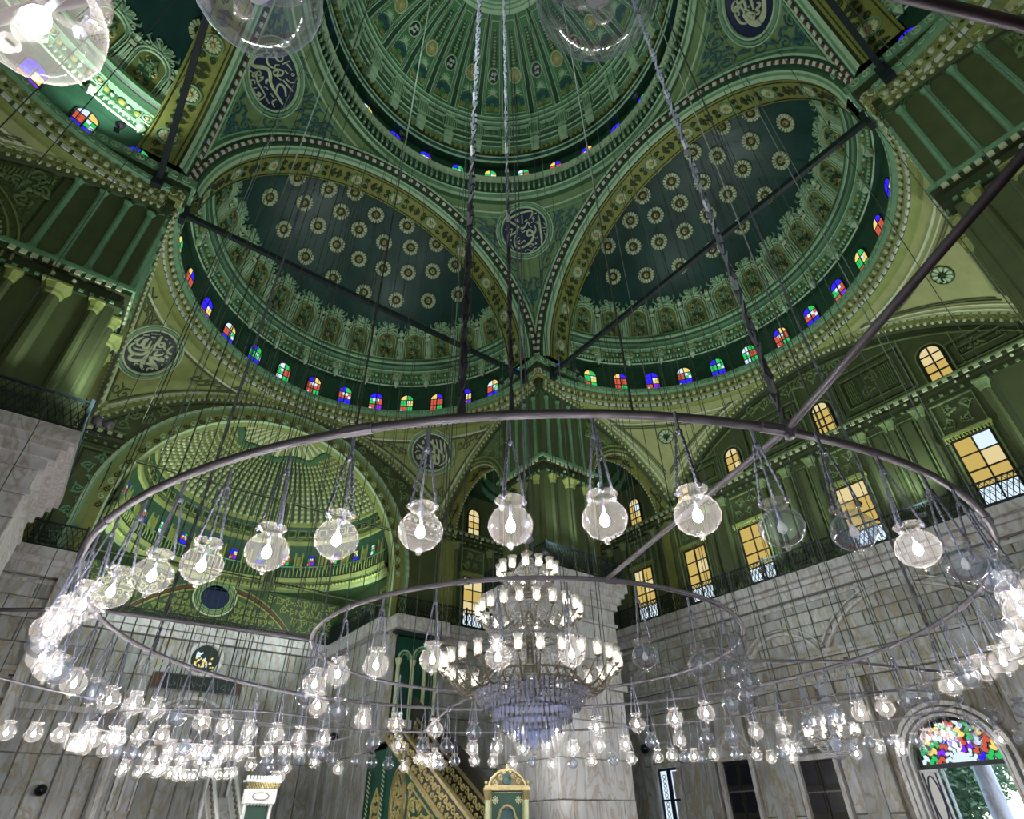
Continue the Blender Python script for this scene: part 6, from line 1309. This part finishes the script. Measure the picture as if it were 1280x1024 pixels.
for gi, L in enumerate(LAMPS):
    info = []
    for (x, y, lit) in L:
        d = math.hypot(x-CAM.x, y-CAM.y); u, v = px(x, y); info.append((x, y, lit, d, u, v))
    lim = {0: 13.2, 1: 12.4}.get(gi, 0)
    for side in (0, 1):
        S = sorted([q for q in info if (q[3] < lim) == (side == 0)], key=lambda q: q[4])
        for k, (x, y, lit, d, u, v) in enumerate(S):
            place = ('near side of the ' if side == 0 else 'far side of the ')+GN[gi] if gi < 2 else GN[gi]
            lamp(x, y, lit, '%s glass globe, %s from left, %s' % ('lit' if lit else 'unlit', ordinal(k+1), place), GR[gi], gi < 2, k+gi*7)
for k, (x, y) in enumerate(((-8.37, -8.77), (-7.84, -9.27), (-7.0, -9.88))):
    lamp(x, y, 1 if k == 0 else 0, ['lit globe lamp overhead, cut by the upper left corner', 'globe lamp overhead, cut by the top edge left of centre', 'globe lamp overhead, cut by the top edge right of centre'][k], 'globe lamps overhead', True, k)
# rails of the rings
def ring(name, c, R, z, r, label, n=96, bolts=12):
    t = empty(name, (c[0], c[1], z), label=label, cat='lamp ring')
    mb = MB(); mb.tube([(R*math.cos(2*PI*i/n), R*math.sin(2*PI*i/n), 0) for i in range(n)], r, 8, True); mb.build('rail', 'rail_metal', t, True)
    mb = MB()
    mb.tube([(R, -R*0.02, 0), (R, R*0.02, 0)], r*1.3, 8); me = mb.mesh('joint_sleeve', 'rail_metal')
    for i in range(bolts): inst('joint_sleeve', me, t, Matrix.Rotation(2*PI*(i+0.3)/bolts, 4, 'Z'))
    return t
RING = [((0.0, -0.85), 7.75), ((0.45, -0.1), 4.38), ((0.0, 0.0), 11.9)]
r1_ = ring('lamp_ring', RING[0][0], RING[0][1], ZR, 0.045, 'large dark iron ring arching across the photo, carrying the nearest globes')
r2_ = ring('lamp_ring', RING[1][0], RING[1][1], ZR, 0.04, 'smaller iron ring round the great chandelier', 80)
r3_ = ring('lamp_ring', RING[2][0], RING[2][1], ZR, 0.03, 'outermost iron ring passing over the viewer', 110)
ring('lamp_ring', (-1.6, 14.0), 4.2, ZR, 0.03, 'iron ring of the lamp cluster below the apse', 60)
ring('lamp_ring', (13.9, 0.0), 3.2, ZR, 0.03, 'iron ring of the lamp cluster before the arched door', 60)
# radial spokes between the rings
mb = MB()
def on_ring(i, a): (c, R) = RING[i]; return Vector((c[0]+R*math.sin(a), c[1]+R*math.cos(a), ZR+0.02))
for j, (a, lab) in enumerate(((0, 'dark straight rod crossing from the right edge to the chandelier ring'), (90, 'dark rod joining the rings on the left'), (180, 'dark rod joining the rings at the far side'), (270, 'dark rod joining the rings on the right'))):
    p = on_ring(1, math.radians(a-158.2)); q = on_ring(2, math.radians(a-158.4)); m_ = on_ring(0, math.radians(a-160.2))
    mb = MB(); mb.tube([p, m_, q], 0.036, 7); mb.ball(m_, 0.085, 7, 5); mb.tube([m_+Vector((0, 0, .1)), m_-Vector((0, 0, .1))], 0.05, 6); tag(mb.build('spoke_rod', 'rail_metal', None, True), lab, 'rod')
# suspension: top of a wire is where it meets the vault above it
def wires(root, pts, r, name='suspension_wire', m='wire'):
    base = root.location if root is not None else Vector((0, 0, 0))
    for (x, y, z0) in pts:
        mb = MB(); z1 = vault_z(x, y); mb.tube([(x-base.x, y-base.y, z0-base.z), (x-base.x, y-base.y, z1-base.z)], r, 4); mb.build(name, m, root)
rr = random.Random(17)
def rp(i, degs): return [(*on_ring(i, math.radians(a)).xy, ZR) for a in degs]
wires(r1_, rp(0, [i*360/22+rr.uniform(-3, 3) for i in range(22)]), 0.011)
wires(r2_, rp(1, [i*360/12+rr.uniform(-5, 5) for i in range(12)]), 0.010)
wires(r3_, rp(2, [i*360/32+rr.uniform(-2, 2) for i in range(32) if not (190 < i*360/32 < 245)]), 0.014)
# twisted heavy chains
def heavy_chain(p, z1, label, r=0.05):
    n = int((z1-p.z)/0.22); mb = MB()
    for i in range(n):
        c = p+Vector((0, 0, 0.22*(i+0.5))); a = 0.9*i
        for s in (0, PI): mb.obox(c+Vector((math.cos(a+s), math.sin(a+s), 0))*r*0.45, Vector((0, 0, 0.13))+Vector((-math.sin(a+s), math.cos(a+s), 0))*r*0.6, Vector((math.cos(a), math.sin(a), 0))*r*0.42, Vector((-math.sin(a), math.cos(a), 0))*r*0.42)
    return tag(mb.build('hoist_chain', 'hoist_metal'), label, 'chain')
for a, lab in ((-136.5, 'thick twisted chain rising from the large ring left of centre'), (-160.2, 'thick twisted chain rising from the crossing of ring and rod'), (-50, 'twisted chain of the large ring at the far left'), (40, 'twisted chain of the large ring at the far side'), (130, 'twisted chain of the large ring at the right')):
    p = on_ring(0, math.radians(a)); heavy_chain(p, vault_z(p.x, p.y), lab, 0.04 if a < -100 else 0.033)
p = on_ring(0, math.radians(-140.0)); heavy_chain(p, vault_z(p.x, p.y), 'thinner twisted chain beside the thick one, above the nearest globes', 0.024)

# ------------------------------------------------------------------ great chandelier
CH = (0.39, -0.29)
ch = empty('crystal_chandelier', (CH[0], CH[1], 0), label='large three-tiered crystal chandelier with glass tulip shades and bluish prisms', cat='chandelier')
mb = MB(); mb.lathe([(0.0, 7.25), (0.05, 7.25), (0.04, 7.05), (0.14, 6.98), (0.06, 6.9), (0.05, 6.6), (0.10, 6.5), (0.06, 6.4), (0.06, 5.6), (0.12, 5.5), (0.07, 5.4), (0.08, 4.6), (0.2, 4.4), (0.3, 4.2), (0.2, 4.0), (0.0, 3.9)], n=14); mb.build('stem', ['silver_metal'], ch, True)
mb = MB(); mb.lathe([(0.03, 7.55), (0.10, 7.42), (0.17, 7.3), (0.05, 7.2), (0.03, 7.1)], n=12); mb.ball((0, 0, 7.72), 0.13, 8, 6); mb.build('crown_bowl', ['crystal'], ch, True)
mb = MB(); mb.lathe([(0.045, 0.0), (0.075, 0.03), (0.085, 0.10), (0.075, 0.17), (0.085, 0.23), (0.105, 0.27)], n=12); me_tulip = mb.mesh('tulip_shade', ['shade_glass'], True)
mb = MB(); mb.mi = 0; mb.lathe([(0.003, 0.2), (0.02, 0.16), (0.03, 0.10), (0.02, 0.04), (0.012, 0.0)], n=8); me_cand = mb.mesh('candle_bulb', ['lit_candle'], True)
mb = MB(); mb.lathe([(0.0, -0.05), (0.03, -0.04), (0.07, -0.01), (0.05, 0.0), (0.02, 0.01)], n=10); me_cup = mb.mesh('candle_cup', ['silver_metal'], True)
def tier(R, z, n, Rin, zin, drop):
    mb = MB(); q = 12
    pts = [(Rin+(R-Rin)*t, 0, zin-drop*math.sin(PI*min(1, t*1.1)) + (z-0.06-zin)*t**3) for t in [i/q for i in range(q+1)]]
    mb.tube(pts, [0.022-0.008*i/q for i in range(q+1)], 6)
    mb.tube([(R*0.8+0.07*math.cos(t), 0, z-0.2+0.07*math.sin(t)) for t in [2*PI*i/9 for i in range(8)]], 0.012, 4)
    me_arm = mb.mesh('arm', ['silver_metal'], True)
    for k in range(n):
        M = Matrix.Rotation(2*PI*k/n+0.1, 4, 'Z'); a = inst('arm', me_arm, ch, M)
        T = Matrix.Translation((R, 0, z)); inst('candle_cup', me_cup, a, T); inst('tulip_shade', me_tulip, a, T); inst('candle_bulb', me_cand, a, Matrix.Translation((R, 0, z+0.01)))
tier(1.80, 4.42, 28, 0.9, 4.36, 0.36); tier(1.10, 5.52, 20, 0.45, 5.36, 0.2); tier(0.63, 6.42, 13, 0.15, 6.2, 0.15)
def hoop(R, z, r=0.02): mb = MB(); mb.tube([(R*math.cos(2*PI*i/40), R*math.sin(2*PI*i/40), z) for i in range(40)], r, 5, True); return mb
for R, z in ((0.95, 4.34), (1.08, 4.15), (0.94, 3.94), (0.76, 3.74), (0.55, 3.56), (0.32, 3.41), (0.55, 5.2), (0.62, 5.05), (0.36, 6.1)): hoop(R, z).build('hoop', ['silver_metal'], ch)
# prisms hanging in stepped skirts
mb = MB(); mb.add([(-0.037, 0, 0), (0.037, 0, 0), (0, -0.026, 0), (-0.037, 0, -0.22), (0.037, 0, -0.22), (0, -0.026, -0.22), (0, -0.005, -0.26)], [(0, 1, 2), (0, 3, 4, 1), (1, 4, 5, 2), (2, 5, 3, 0), (3, 6, 4), (4, 6, 5), (5, 6, 3)]); me_prism = mb.mesh('prism', ['crystal'])
PR = []
for R, z, n in ((1.08, 4.14, 66), (0.94, 3.93, 58), (0.76, 3.73, 46), (0.55, 3.55, 33), (0.32, 3.40, 19), (0.12, 3.28, 7)):
    for k in range(n): PR.append((R, z, 2*PI*k/n))
for (R, z, a) in PR: inst('prism', me_prism, ch, Matrix.Rotation(a, 4, 'Z') @ Matrix.Translation((0, -R, z)))
mb = MB()
for (R0, z0, R1, z1, n) in ((0.85, 4.95, 0.35, 5.4, 60), (0.62, 5.05, 0.98, 5.42, 56), (0.1, 6.85, 0.55, 6.3, 36), (0.36, 6.1, 0.56, 6.32, 36), (0.15, 6.05, 0.5, 5.5, 40), (0.82, 4.28, 0.6, 5.05, 50), (1.18, 4.05, 0.82, 4.28, 70), (0.9, 3.8, 1.16, 4.02, 50)):
    for k in range(n):
        a = 2*PI*k/n
        for j in range(9):
            t = (j+0.5)/9; r = R0+(R1-R0)*t; z = z0+(z1-z0)*t-0.10*math.sin(PI*t); c = (r*math.cos(a), r*math.sin(a), z); s_ = 0.03
            mb.add([(c[0]+s_, c[1], c[2]), (c[0], c[1]+s_, c[2]), (c[0]-s_, c[1], c[2]), (c[0], c[1]-s_, c[2]), (c[0], c[1], c[2]+s_), (c[0], c[1], c[2]-s_)], [(0, 1, 4), (1, 2, 4), (2, 3, 4), (3, 0, 4), (1, 0, 5), (2, 1, 5), (3, 2, 5), (0, 3, 5)])
mb.build('bead_strands', ['bead_crystal'], ch)['kind'] = 'stuff'
mb = MB(); mb.tube([(0, 0, 7.8), (0, 0, 49)], 0.02, 6); mb.build('hanging_chain', ['hoist_metal'], ch)
# small chandelier on the right
SC = (13.3, 0.45); k2 = 1.0
sch = empty('small_chandelier', (SC[0], SC[1], 0), label='small crystal chandelier hanging before the right wall', cat='chandelier')
mb = MB(); mb.lathe([(0.02, 5.75), (0.16, 5.62), (0.05, 5.5), (0.04, 5.2), (0.22, 5.12), (0.06, 4.98), (0.07, 4.2), (0.2, 4.0), (0.1, 3.7)], n=12); mb.build('stem', ['crystal'], sch, True)
mb = MB(); q = 10; mb.tube([(0.1+0.65*i/q, 0, 4.15-0.14*math.sin(PI*i/q)) for i in range(q+1)], 0.018, 5); me_a = mb.mesh('arm', ['silver_metal'], True)
for tr, (R_, z_, n_) in enumerate(((1.0, 0, 10), (0.62, 0.28, 8))):
    for k in range(n_):
        a = inst('arm', me_a, sch, Matrix.Rotation(2*PI*k/n_+0.2, 4, 'Z') @ Matrix.Translation((0, 0, z_)) @ Matrix.Diagonal((R_, R_, 1, 1))); T = Matrix.Translation((0.75, 0, 4.16)); inst('candle_cup', me_cup, a, T); inst('tulip_shade', me_tulip, a, T); inst('candle_bulb', me_cand, a, T)
mb = MB()
for k in range(44):
    a = 2*PI*k/44
    for j in range(12):
        t = j/11
        for (r, z) in ((0.2+0.5*t**2, 5.1-0.95*t), (0.72*(1-t)+0.03, 4.1-0.62*t+0.12*math.sin(PI*t)*-1)):
            c = (r*math.cos(a), r*math.sin(a), z); s_ = 0.025
            mb.add([(c[0]+s_, c[1], c[2]), (c[0], c[1]+s_, c[2]), (c[0]-s_, c[1], c[2]), (c[0], c[1]-s_, c[2]), (c[0], c[1], c[2]+s_), (c[0], c[1], c[2]-s_)], [(0, 1, 4), (1, 2, 4), (2, 3, 4), (3, 0, 4), (1, 0, 5), (2, 1, 5), (3, 2, 5), (0, 3, 5)])
mb.build('bead_strands', ['bead_crystal'], sch)['kind'] = 'stuff'
mb = MB(); mb.tube([(0, 0, 5.75), (0, 0, vault_z(*SC))], 0.016, 5); mb.build('hanging_chain', ['wire'], sch)

# ------------------------------------------------------------------ pulpits and gate
mn = empty('green_pulpit', (6.75, 0, 0), label='green and gold pulpit with a steep stair, below centre', cat='pulpit', kind=None)
ys, ye, zs_, ze = 10.2, 17.4, 1.15, 5.55     # rail base line along the stair
def zr(y): return zs_+(ze-zs_)*(y-ys)/(ye-ys)
for s, nm in ((-1, 'side_panel'), (1, 'side_panel')):
    mb = MB(); x = s*0.62; mb.add([(x, ys-0.4, 0), (x, ye+1.8, 0), (x, ye+1.8, 5.2), (x, ye, zr(ye)-0.2), (x, ys-0.4, zr(ys-0.4)-0.2)], [(0, 1, 2, 3, 4)]); mb.add([(x-s*0.06, ys-0.4, 0), (x-s*0.06, ye+1.8, 0), (x-s*0.06, ye+1.8, 5.2), (x-s*0.06, ye, zr(ye)-0.2), (x-s*0.06, ys-0.4, zr(ys-0.4)-0.2)], [(4, 3, 2, 1, 0)])
    pn = mb.build(nm, ['wood_green'], mn)
    if s < 0:
        f = plane_f((x-0.01, 0, 0), (0, 1, 0), (0, 0, 1), (-1, 0, 0)); mb = MB()
        c = (15.9, 2.9)
        for d in (0, 0.13): mb.mi = 0; lay(mb, [(c[0]+(0.62-d)*math.cos(2*PI*i/28), c[1]+(1.25-d*1.4)*math.sin(2*PI*i/28)) for i in range(29)], f, 0.12, 0.07)
        mb.mi = 1; fill_scrolls(mb, f, c[0]-0.42, c[0]+0.42, c[1]-1.0, c[1]+1.0, 0.2, 0.07, 0.06, lambda a, b: ((a-c[0])/0.42)**2+((b-c[1])/1.0)**2 < 1)
        mb.build('gilt_oval', ['gold_metal', 'gold'], pn)
        mb = MB(); fill_scrolls(mb, f, 11.0, 15.0, 0.3, 3.6, 0.26, 0.08, 0.06, lambda a, b: b < zr(a)-0.6 and a < 15.0, random.Random(3)); lay(mb, [(11.0, 0.4), (14.9, 0.4), (14.9, zr(14.9)-0.55), (11.0, zr(11.0)-0.5), (11.0, 0.4)], f, 0.08, 0.06)
        mb.build('gilt_scroll', ['gold'], pn)
        for yy in (17.2, 18.6):
            mb = MB(); mb.mi = 0; mb.box(x-0.12, yy-0.09, 0, x, yy+0.09, 4.2)
            mb.mi = 1
            for q in range(24): mb.obox((x-0.13, yy, 0.2+q*0.17), (0, 0.1, 0.06), (0.02, 0, 0), (0, 0, 0.025))
            mb.build('striped_post', ['wood_green', 'cream'], pn)
        mb = MB(); lay(mb, [(17.55, 2.2), (17.55, 2.9), (17.9, 3.5), (18.25, 2.9), (18.25, 2.2), (17.55, 2.2)], f, 0.1, 0.07); fill_scrolls(mb, f, 17.6, 18.2, 2.2, 3.3, 0.14, 0.06, 0.06); mb.build('gilt_niche', ['gold'], pn)
for s in (-1, 1):
    mb = MB(); f = plane_f((s*0.66-0.03*(s < 0), 0, 0), (0, 1, 0), (0, 0, 1), (-1, 0, 0)); d = Vector((0, ye-ys, ze-zs_)).normalized(); n = Vector((0, -d.z, d.y)); L = math.hypot(ye-ys, ze-zs_)
    mid = Vector((s*0.65, (ys+ye)/2, (zs_+ze)/2))
    mb.mi = 0; mb.obox(mid+n*0.82, d*L/2, n*0.06, (0.09, 0, 0)); mb.obox(mid-n*0.12, d*L/2, n*0.09, (0.08, 0, 0)); mb.obox(mid+n*0.0, d*L/2, n*0.04, (0.1, 0, 0)); mb.mi = 2; mb.obox(mid+n*0.35, d*L/2, n*0.36, (0.03, 0, 0))
    mb.mi = 1
    for i in range(26):
        c = mid+d*(-L/2+L*(i+0.5)/26)+n*0.35; g = plane_f(c+Vector((-0.035, 0, 0)), d, n, (-1, 0, 0))
        lay(mb, spiral(0, 0.13, 0.17, 1.3, 0, 1 if i % 2 else -1, 10), g, 0.06, 0.04); lay(mb, spiral(0, -0.2, 0.13, 1.2, 2, -1 if i % 2 else 1, 9), g, 0.05, 0.04); mb.obox(mid+d*(-L/2+L*i/26)-n*0.13-Vector((0.09, 0, 0)), d*0.06, n*0.06, (0.015, 0, 0))
    mb.build('balustrade', ['gold_metal', 'gold', 'wood_dark'], mn)
for i in range(20):
    mb = MB(); y = ys+(ye-ys)*i/20; z = zr(y); mb.box(-0.58, y, z-0.3, 0.58, y+(ye-ys)/20+0.02, z-0.05); mb.build('step', 'red_dark', mn)
mb = MB()
mb.box(-0.62, ye, 5.0, 0.62, ye+1.7, 5.25); mb.box(-0.62, ye+1.6, 0, 0.62, ye+1.7, 5.0); mb.build('platform', ['wood_green'], mn)
mb = MB(); mb.add([(0.62, ys, 2.1), (0.62, ye, 6.4), (0.62, ye, 7.3), (0.62, ys, 3.0)], [(0, 1, 2, 3)]); mb.box(0.60, ye, 5.25, 0.66, ye+0.1, 7.3); mb.build('far_screen', ['wood_dark'], mn)
gt = empty('green_gate', (5.72, 7.75, 0), label='green gilded gate with an arched doorway and scrolled crest, bottom centre', cat='gate'); gt.rotation_euler = (0, 0, -0.50); gt.scale = (0.94, 0.94, 1.0)
for s in (-1, 1):
    mb = MB(); mb.mi = 0; mb.tube([(s*0.66, -0.06, 0), (s*0.66, -0.06, 2.75)], 0.085, 8); mb.mi = 1; mb.tube([(s*0.66, -0.06, 2.65), (s*0.66, -0.06, 2.75), (s*0.66, -0.06, 2.9)], [0.1, 0.12, 0.15], 8)
    mb.build('post', ['cream', 'gold_metal'], gt)
def gz(x): return 2.45-0.25*min(1, abs(x)/0.25) if abs(x) < 0.28 else 2.18-0.28*(abs(x)-0.28)/0.18 if abs(x) < 0.46 else 0
A = [Vector((x, -0.02, max(1.9, 2.5-1.9*x*x if abs(x) < 0.27 else 2.28-1.6*(abs(x)-0.27)))) for x in [-0.5+1.0*i/20 for i in range(21)]]
mb = MB(); mb.strip(A, [Vector((p.x, -0.02, 2.9)) for p in A])
for s in (-1, 1): mb.box(s*0.5-0.06-0.04*s, -0.03, 0, s*0.5+0.06+0.02*s, 0.03, 2.9)
mb.build('frame_panel', ['wood_green'], gt)
mb = MB(); f = plane_f((0, -0.03, 0), (1, 0, 0), (0, 0, 1), (0, -1, 0)); lay(mb, [(-0.46, 0.2)]+[(p.x*0.9, p.z) for p in A]+[(0.46, 0.2)], f, 0.07, 0.05); lay(mb, [(-0.55, 0), (-0.55, 2.85), (0.55, 2.85), (0.55, 0)], f, 0.05, 0.04)
mb.mi = 1
for s in (-1, 1): rosette(mb, f, s*0.4, 2.65, 0.11, 8, 1, 1, 0.04)
mb.build('gilt_moulding', ['gold_metal', 'cream'], gt)
for s in (-1, 1):
    mb = MB(); mb.box(min(0, s*0.44), 0.05, 0, max(0, s*0.44), 0.09, 2.4); mb.mi = 1; g = plane_f((s*0.22, 0.05, 1.2), (1, 0, 0), (0, 0, 1), (0, -1, 0)); lay(mb, [(-.16, -1), (.16, -1), (.16, .95), (-.16, .95), (-.16, -1)], g, 0.03, 0.02); mb.build('door_leaf', ['blue_green', 'gold'], gt)
mb = MB(); mb.box(-0.8, -0.16, 2.9, 0.8, 0.12, 2.98); mb.mi = 0; mb.box(-0.76, -0.12, 2.98, 0.76, 0.1, 3.04)
mb.build('lintel', ['gold_metal'], gt)
mb = MB(); f = plane_f((0, -0.05, 3.04), (1, 0, 0), (0, 0, 1), (0, -1, 0))
P = [(0.64*math.cos(PI*i/16), 0.44*math.sin(PI*i/16)**1.5) for i in range(17)]
mb.add([f(*p)[0] for p in P]+[f(*p)[0]+Vector((0, 0.08, 0)) for p in P], [tuple(range(17)), tuple(range(33, 16, -1))]+[(i, i+1, 18+i, 17+i) for i in range(16)])
mb.mi = 1; lay(mb, P, f, 0.07, 0.05)
for s in (-1, 1):
    for (a, b, r) in ((0.4, 0.1, 0.1), (0.22, 0.24, 0.09), (0.12, 0.38, 0.06)): lay(mb, spiral(s*a, b, r, 1.4, 0, s, 12), f, 0.045, 0.05)
    mb.ball((s*0.72, -0.05, 3.12), 0.06, 6, 5)
mb.mi = 2; lay(mb, [(0.13*math.cos(2*PI*i/14), 0.18+0.11*math.sin(2*PI*i/14)) for i in range(15)], f, 0.12, 0.05); mb.mi = 1; lay(mb, [(0, 0.40), (0, 0.48), (0, 0.58)], f, [0.1, 0.14, 0.03], 0.05)
mb.build('crest', ['bronze', 'gold_metal', 'blue_green'], gt)
# white marble pulpit near the apse
wp = empty('marble_pulpit', (1.35, 18.9, 0), label='white marble pulpit with gilded crenellated gate, lower left of centre', cat='pulpit')
mb = MB(); mb.box(-0.62, -0.15, 2.95, 0.62, 0.2, 3.45); mb.mi = 1; f = plane_f((0, -0.16, 0), (1, 0, 0), (0, 0, 1), (0, -1, 0)); lay(mb, [(0.33*math.cos(2*PI*i/16)*1.0, 3.2+0.13*math.sin(2*PI*i/16)) for i in range(17)], f, 0.05, 0.04)
mb.mi = 0
for i in range(9): mb.ball((-0.56+0.14*i, -0.02, 2.93), 0.07, 6, 4)
mb.build('head_panel', ['white_paint', 'marble_dark'], wp)
mb = MB(); mb.box(-0.7, -0.25, 3.68, 0.7, 0.3, 3.76)
for i in range(11): mb.box(-0.7+0.13*i, -0.25, 3.76, -0.62+0.13*i, -0.12, 3.9)
mb.mi = 1
for j in range(3):
    for i in range(13): mb.ball((-0.62+0.103*i+0.05*(j % 2), -0.2+0.02*j, 3.63-0.07*j), 0.05, 6, 4)
mb.build('crenellation', ['white_paint', 'gold_metal'], wp)
for s in (-1, 1): mb = MB(); mb.tube([(s*0.52, 0, 0), (s*0.52, 0, 2.95)], 0.07, 8); mb.build('column', ['white_paint'], wp)
mb = MB(); mb.box(-0.45, 0.12, 0, 0.45, 0.18, 2.9); mb.build('door_panel', ['wood_green'], wp)
for s in (-1, 1):
    mb = MB(); x = s*0.5-0.45; mb.add([(x, 0.2, 0.2), (x, 0.2, 1.2), (x, 5.0, 4.6), (x, 5.0, 3.4)], [(0, 1, 2, 3)]); mb.tube([(x, 0.2, 1.25), (x, 5.0, 4.65)], 0.08, 6); mb.tube([(x, 0.2, 0.3), (x, 5.0, 3.5)], 0.06, 6); mb.tube([(x, 5.0, 0), (x, 5.0, 4.8)], 0.09, 6); mb.mi = 1
    for i in range(14):
        g = plane_f((x-0.02, 0.4+4.4*i/14, 0.95+3.2*i/14), (0, 0.8, 0.6), (0, -0.6, 0.8), (-1, 0, 0)); lay(mb, spiral(0, 0, 0.17, 1.3, 0, 1, 9), g, 0.06, 0.04)
    mb.build('balustrade', ['white_paint', 'marble_dark'], wp)
for i in range(12):
    mb = MB(); mb.box(-0.9, 0.3+0.4*i, 0, 0.0, 0.7+0.4*i, 0.28*(i+1)); mb.build('step', 'marble_pale', wp)
# black ball loudspeakers on the walls
for (x, y, z, lab) in ((19.85, 14.25, 5.4, 'black ball loudspeaker on the right wall, beside the second doorway'), (6.72, 25.3, 6.35, 'black ball loudspeaker on the right side wall of the apse'), (-5.73, 28.0, 3.75, 'black ball loudspeaker low on the back wall of the apse')):
    mb = MB(); mb.ball((0, 0, 0), 0.24, 14, 10); d = Vector((1, 0, 0)) if x > 6 else Vector((0, 1, 0)); t = mb.build('ball_speaker', 'black_plastic', None, True); t.location = (x, y, z); tag(t, lab, 'loudspeaker')
    m2 = MB(); m2.tube([d*0.2, d*0.36], 0.04, 6); m2.build('bracket', 'iron', t)
# ------------------------------------------------------------------ floodlights standing on the cornices, some added as unseen fill
FL = [((-1.0, 9.42, 38.3), (1, -8, 43), 'floodlight in the gallery of the central dome, left of centre', 0.8, 88), ((9.4, -1.2, 38.3), (-8, 1, 43), 'floodlight in the gallery of the central dome, right of centre', 0.8, 88), ((-6.7, -6.7, 38.3), (6, 6, 44), 'added floodlight in the dome gallery, unseen behind the camera', 1.0, 88),  # the lamp behind the camera is added to light the dome
      ((-12.6, 8.4, 24.6), (-15.5, 6.5, 31), 'floodlight on the half-dome rim at the upper left', 0.42, 160), ((9.0, 12.3, 24.6), (-6, 15, 31), 'floodlight on the rim at the right end of the left half-dome', 0.5, 100), ((12.3, 9.0, 24.6), (15, -6, 31), 'added fill floodlight on the rim at the left end of the right half-dome', 0.5, 100),  # rim lamp of the right half-dome is added, mirroring the left one
      ((6.3, 21.2, 12.05), (-3.0, 27, 19), 'floodlight at the right jamb of the apse', 0.8), ((-7.0, 21.2, 12.05), (2.0, 27, 19), 'floodlight at the left jamb of the apse', 0.8),
      ((-8.9, 9.0, 12.1), (2, 20, 30), 'added floodlight on the left pier gallery', 0.4), ((9.0, 9.0, 12.1), (20, -4, 26), 'added fill floodlight on the centre pier gallery', 0.6), ((19.4, -12.6, 12.1), (4, 18, 26), 'added fill floodlight on the gallery of the right wall, outside the frame', 0.9), ((19.3, 4.6, 12.1), (17, 1, 24), 'floodlight on the right wall gallery between two amber windows', 0.34), ((19.3, -3.0, 12.1), (17, -3, 24), 'added floodlight on the right wall gallery, left of the rightmost amber window', 0.34), ((-9.0, -9.0, 12.1), (9, 13, 33), 'added fill floodlight on the pier gallery, unseen behind the camera', 0.9), ((-9.0, -8.6, 12.1), (20, -1, 22), 'second added fill floodlight on the gallery, unseen behind the camera', 1.5), ((-8.6, 9.0, 12.1), (-15, 3, 30), 'second added fill light on the left pier gallery', 0.4)]  # all but the lamp between two amber windows are added as fill
mb = MB(); mb.lathe([(0.02, -0.16), (0.10, -0.13), (0.17, -0.03), (0.19, 0.06), (0.16, 0.06), (0.12, -0.02), (0.03, -0.08)], n=18); me_bowl = mb.mesh('bowl', ['rail_metal'], True)
for (p, t, lab, e, *sz) in FL:
    p = Vector(p); d = (Vector(t)-p).normalized(); o = empty('floodlight', tuple(p), label=lab, cat='floodlight'); q = d.to_track_quat('Z', 'Y').to_matrix().to_4x4()
    inst('bowl', me_bowl, o, Matrix.Translation((0, 0, 0.1)) @ q); m2 = MB(); m2.tube([(0, 0, -0.3), (0, 0, 0.0)], 0.025, 6); m2.box(-0.1, -0.1, -0.32, 0.1, 0.1, -0.28); m2.build('stand', 'iron', o)
    l = bpy.data.lights.new('flood', 'SPOT'); l.energy = FLOOD*e; l.spot_size = math.radians(sz[0] if sz else 150); l.spot_blend = 0.7; l.shadow_soft_size = 0.15; l.color = (0.90, 1.0, 0.92)
    lo = bpy.data.objects.new('flood_lamp', l); COL.objects.link(lo); lo.parent = o; lo.matrix_local = Matrix.Translation(Vector((0, 0, 0.1))+d*0.2) @ d.to_track_quat('-Z', 'Y').to_matrix().to_4x4()
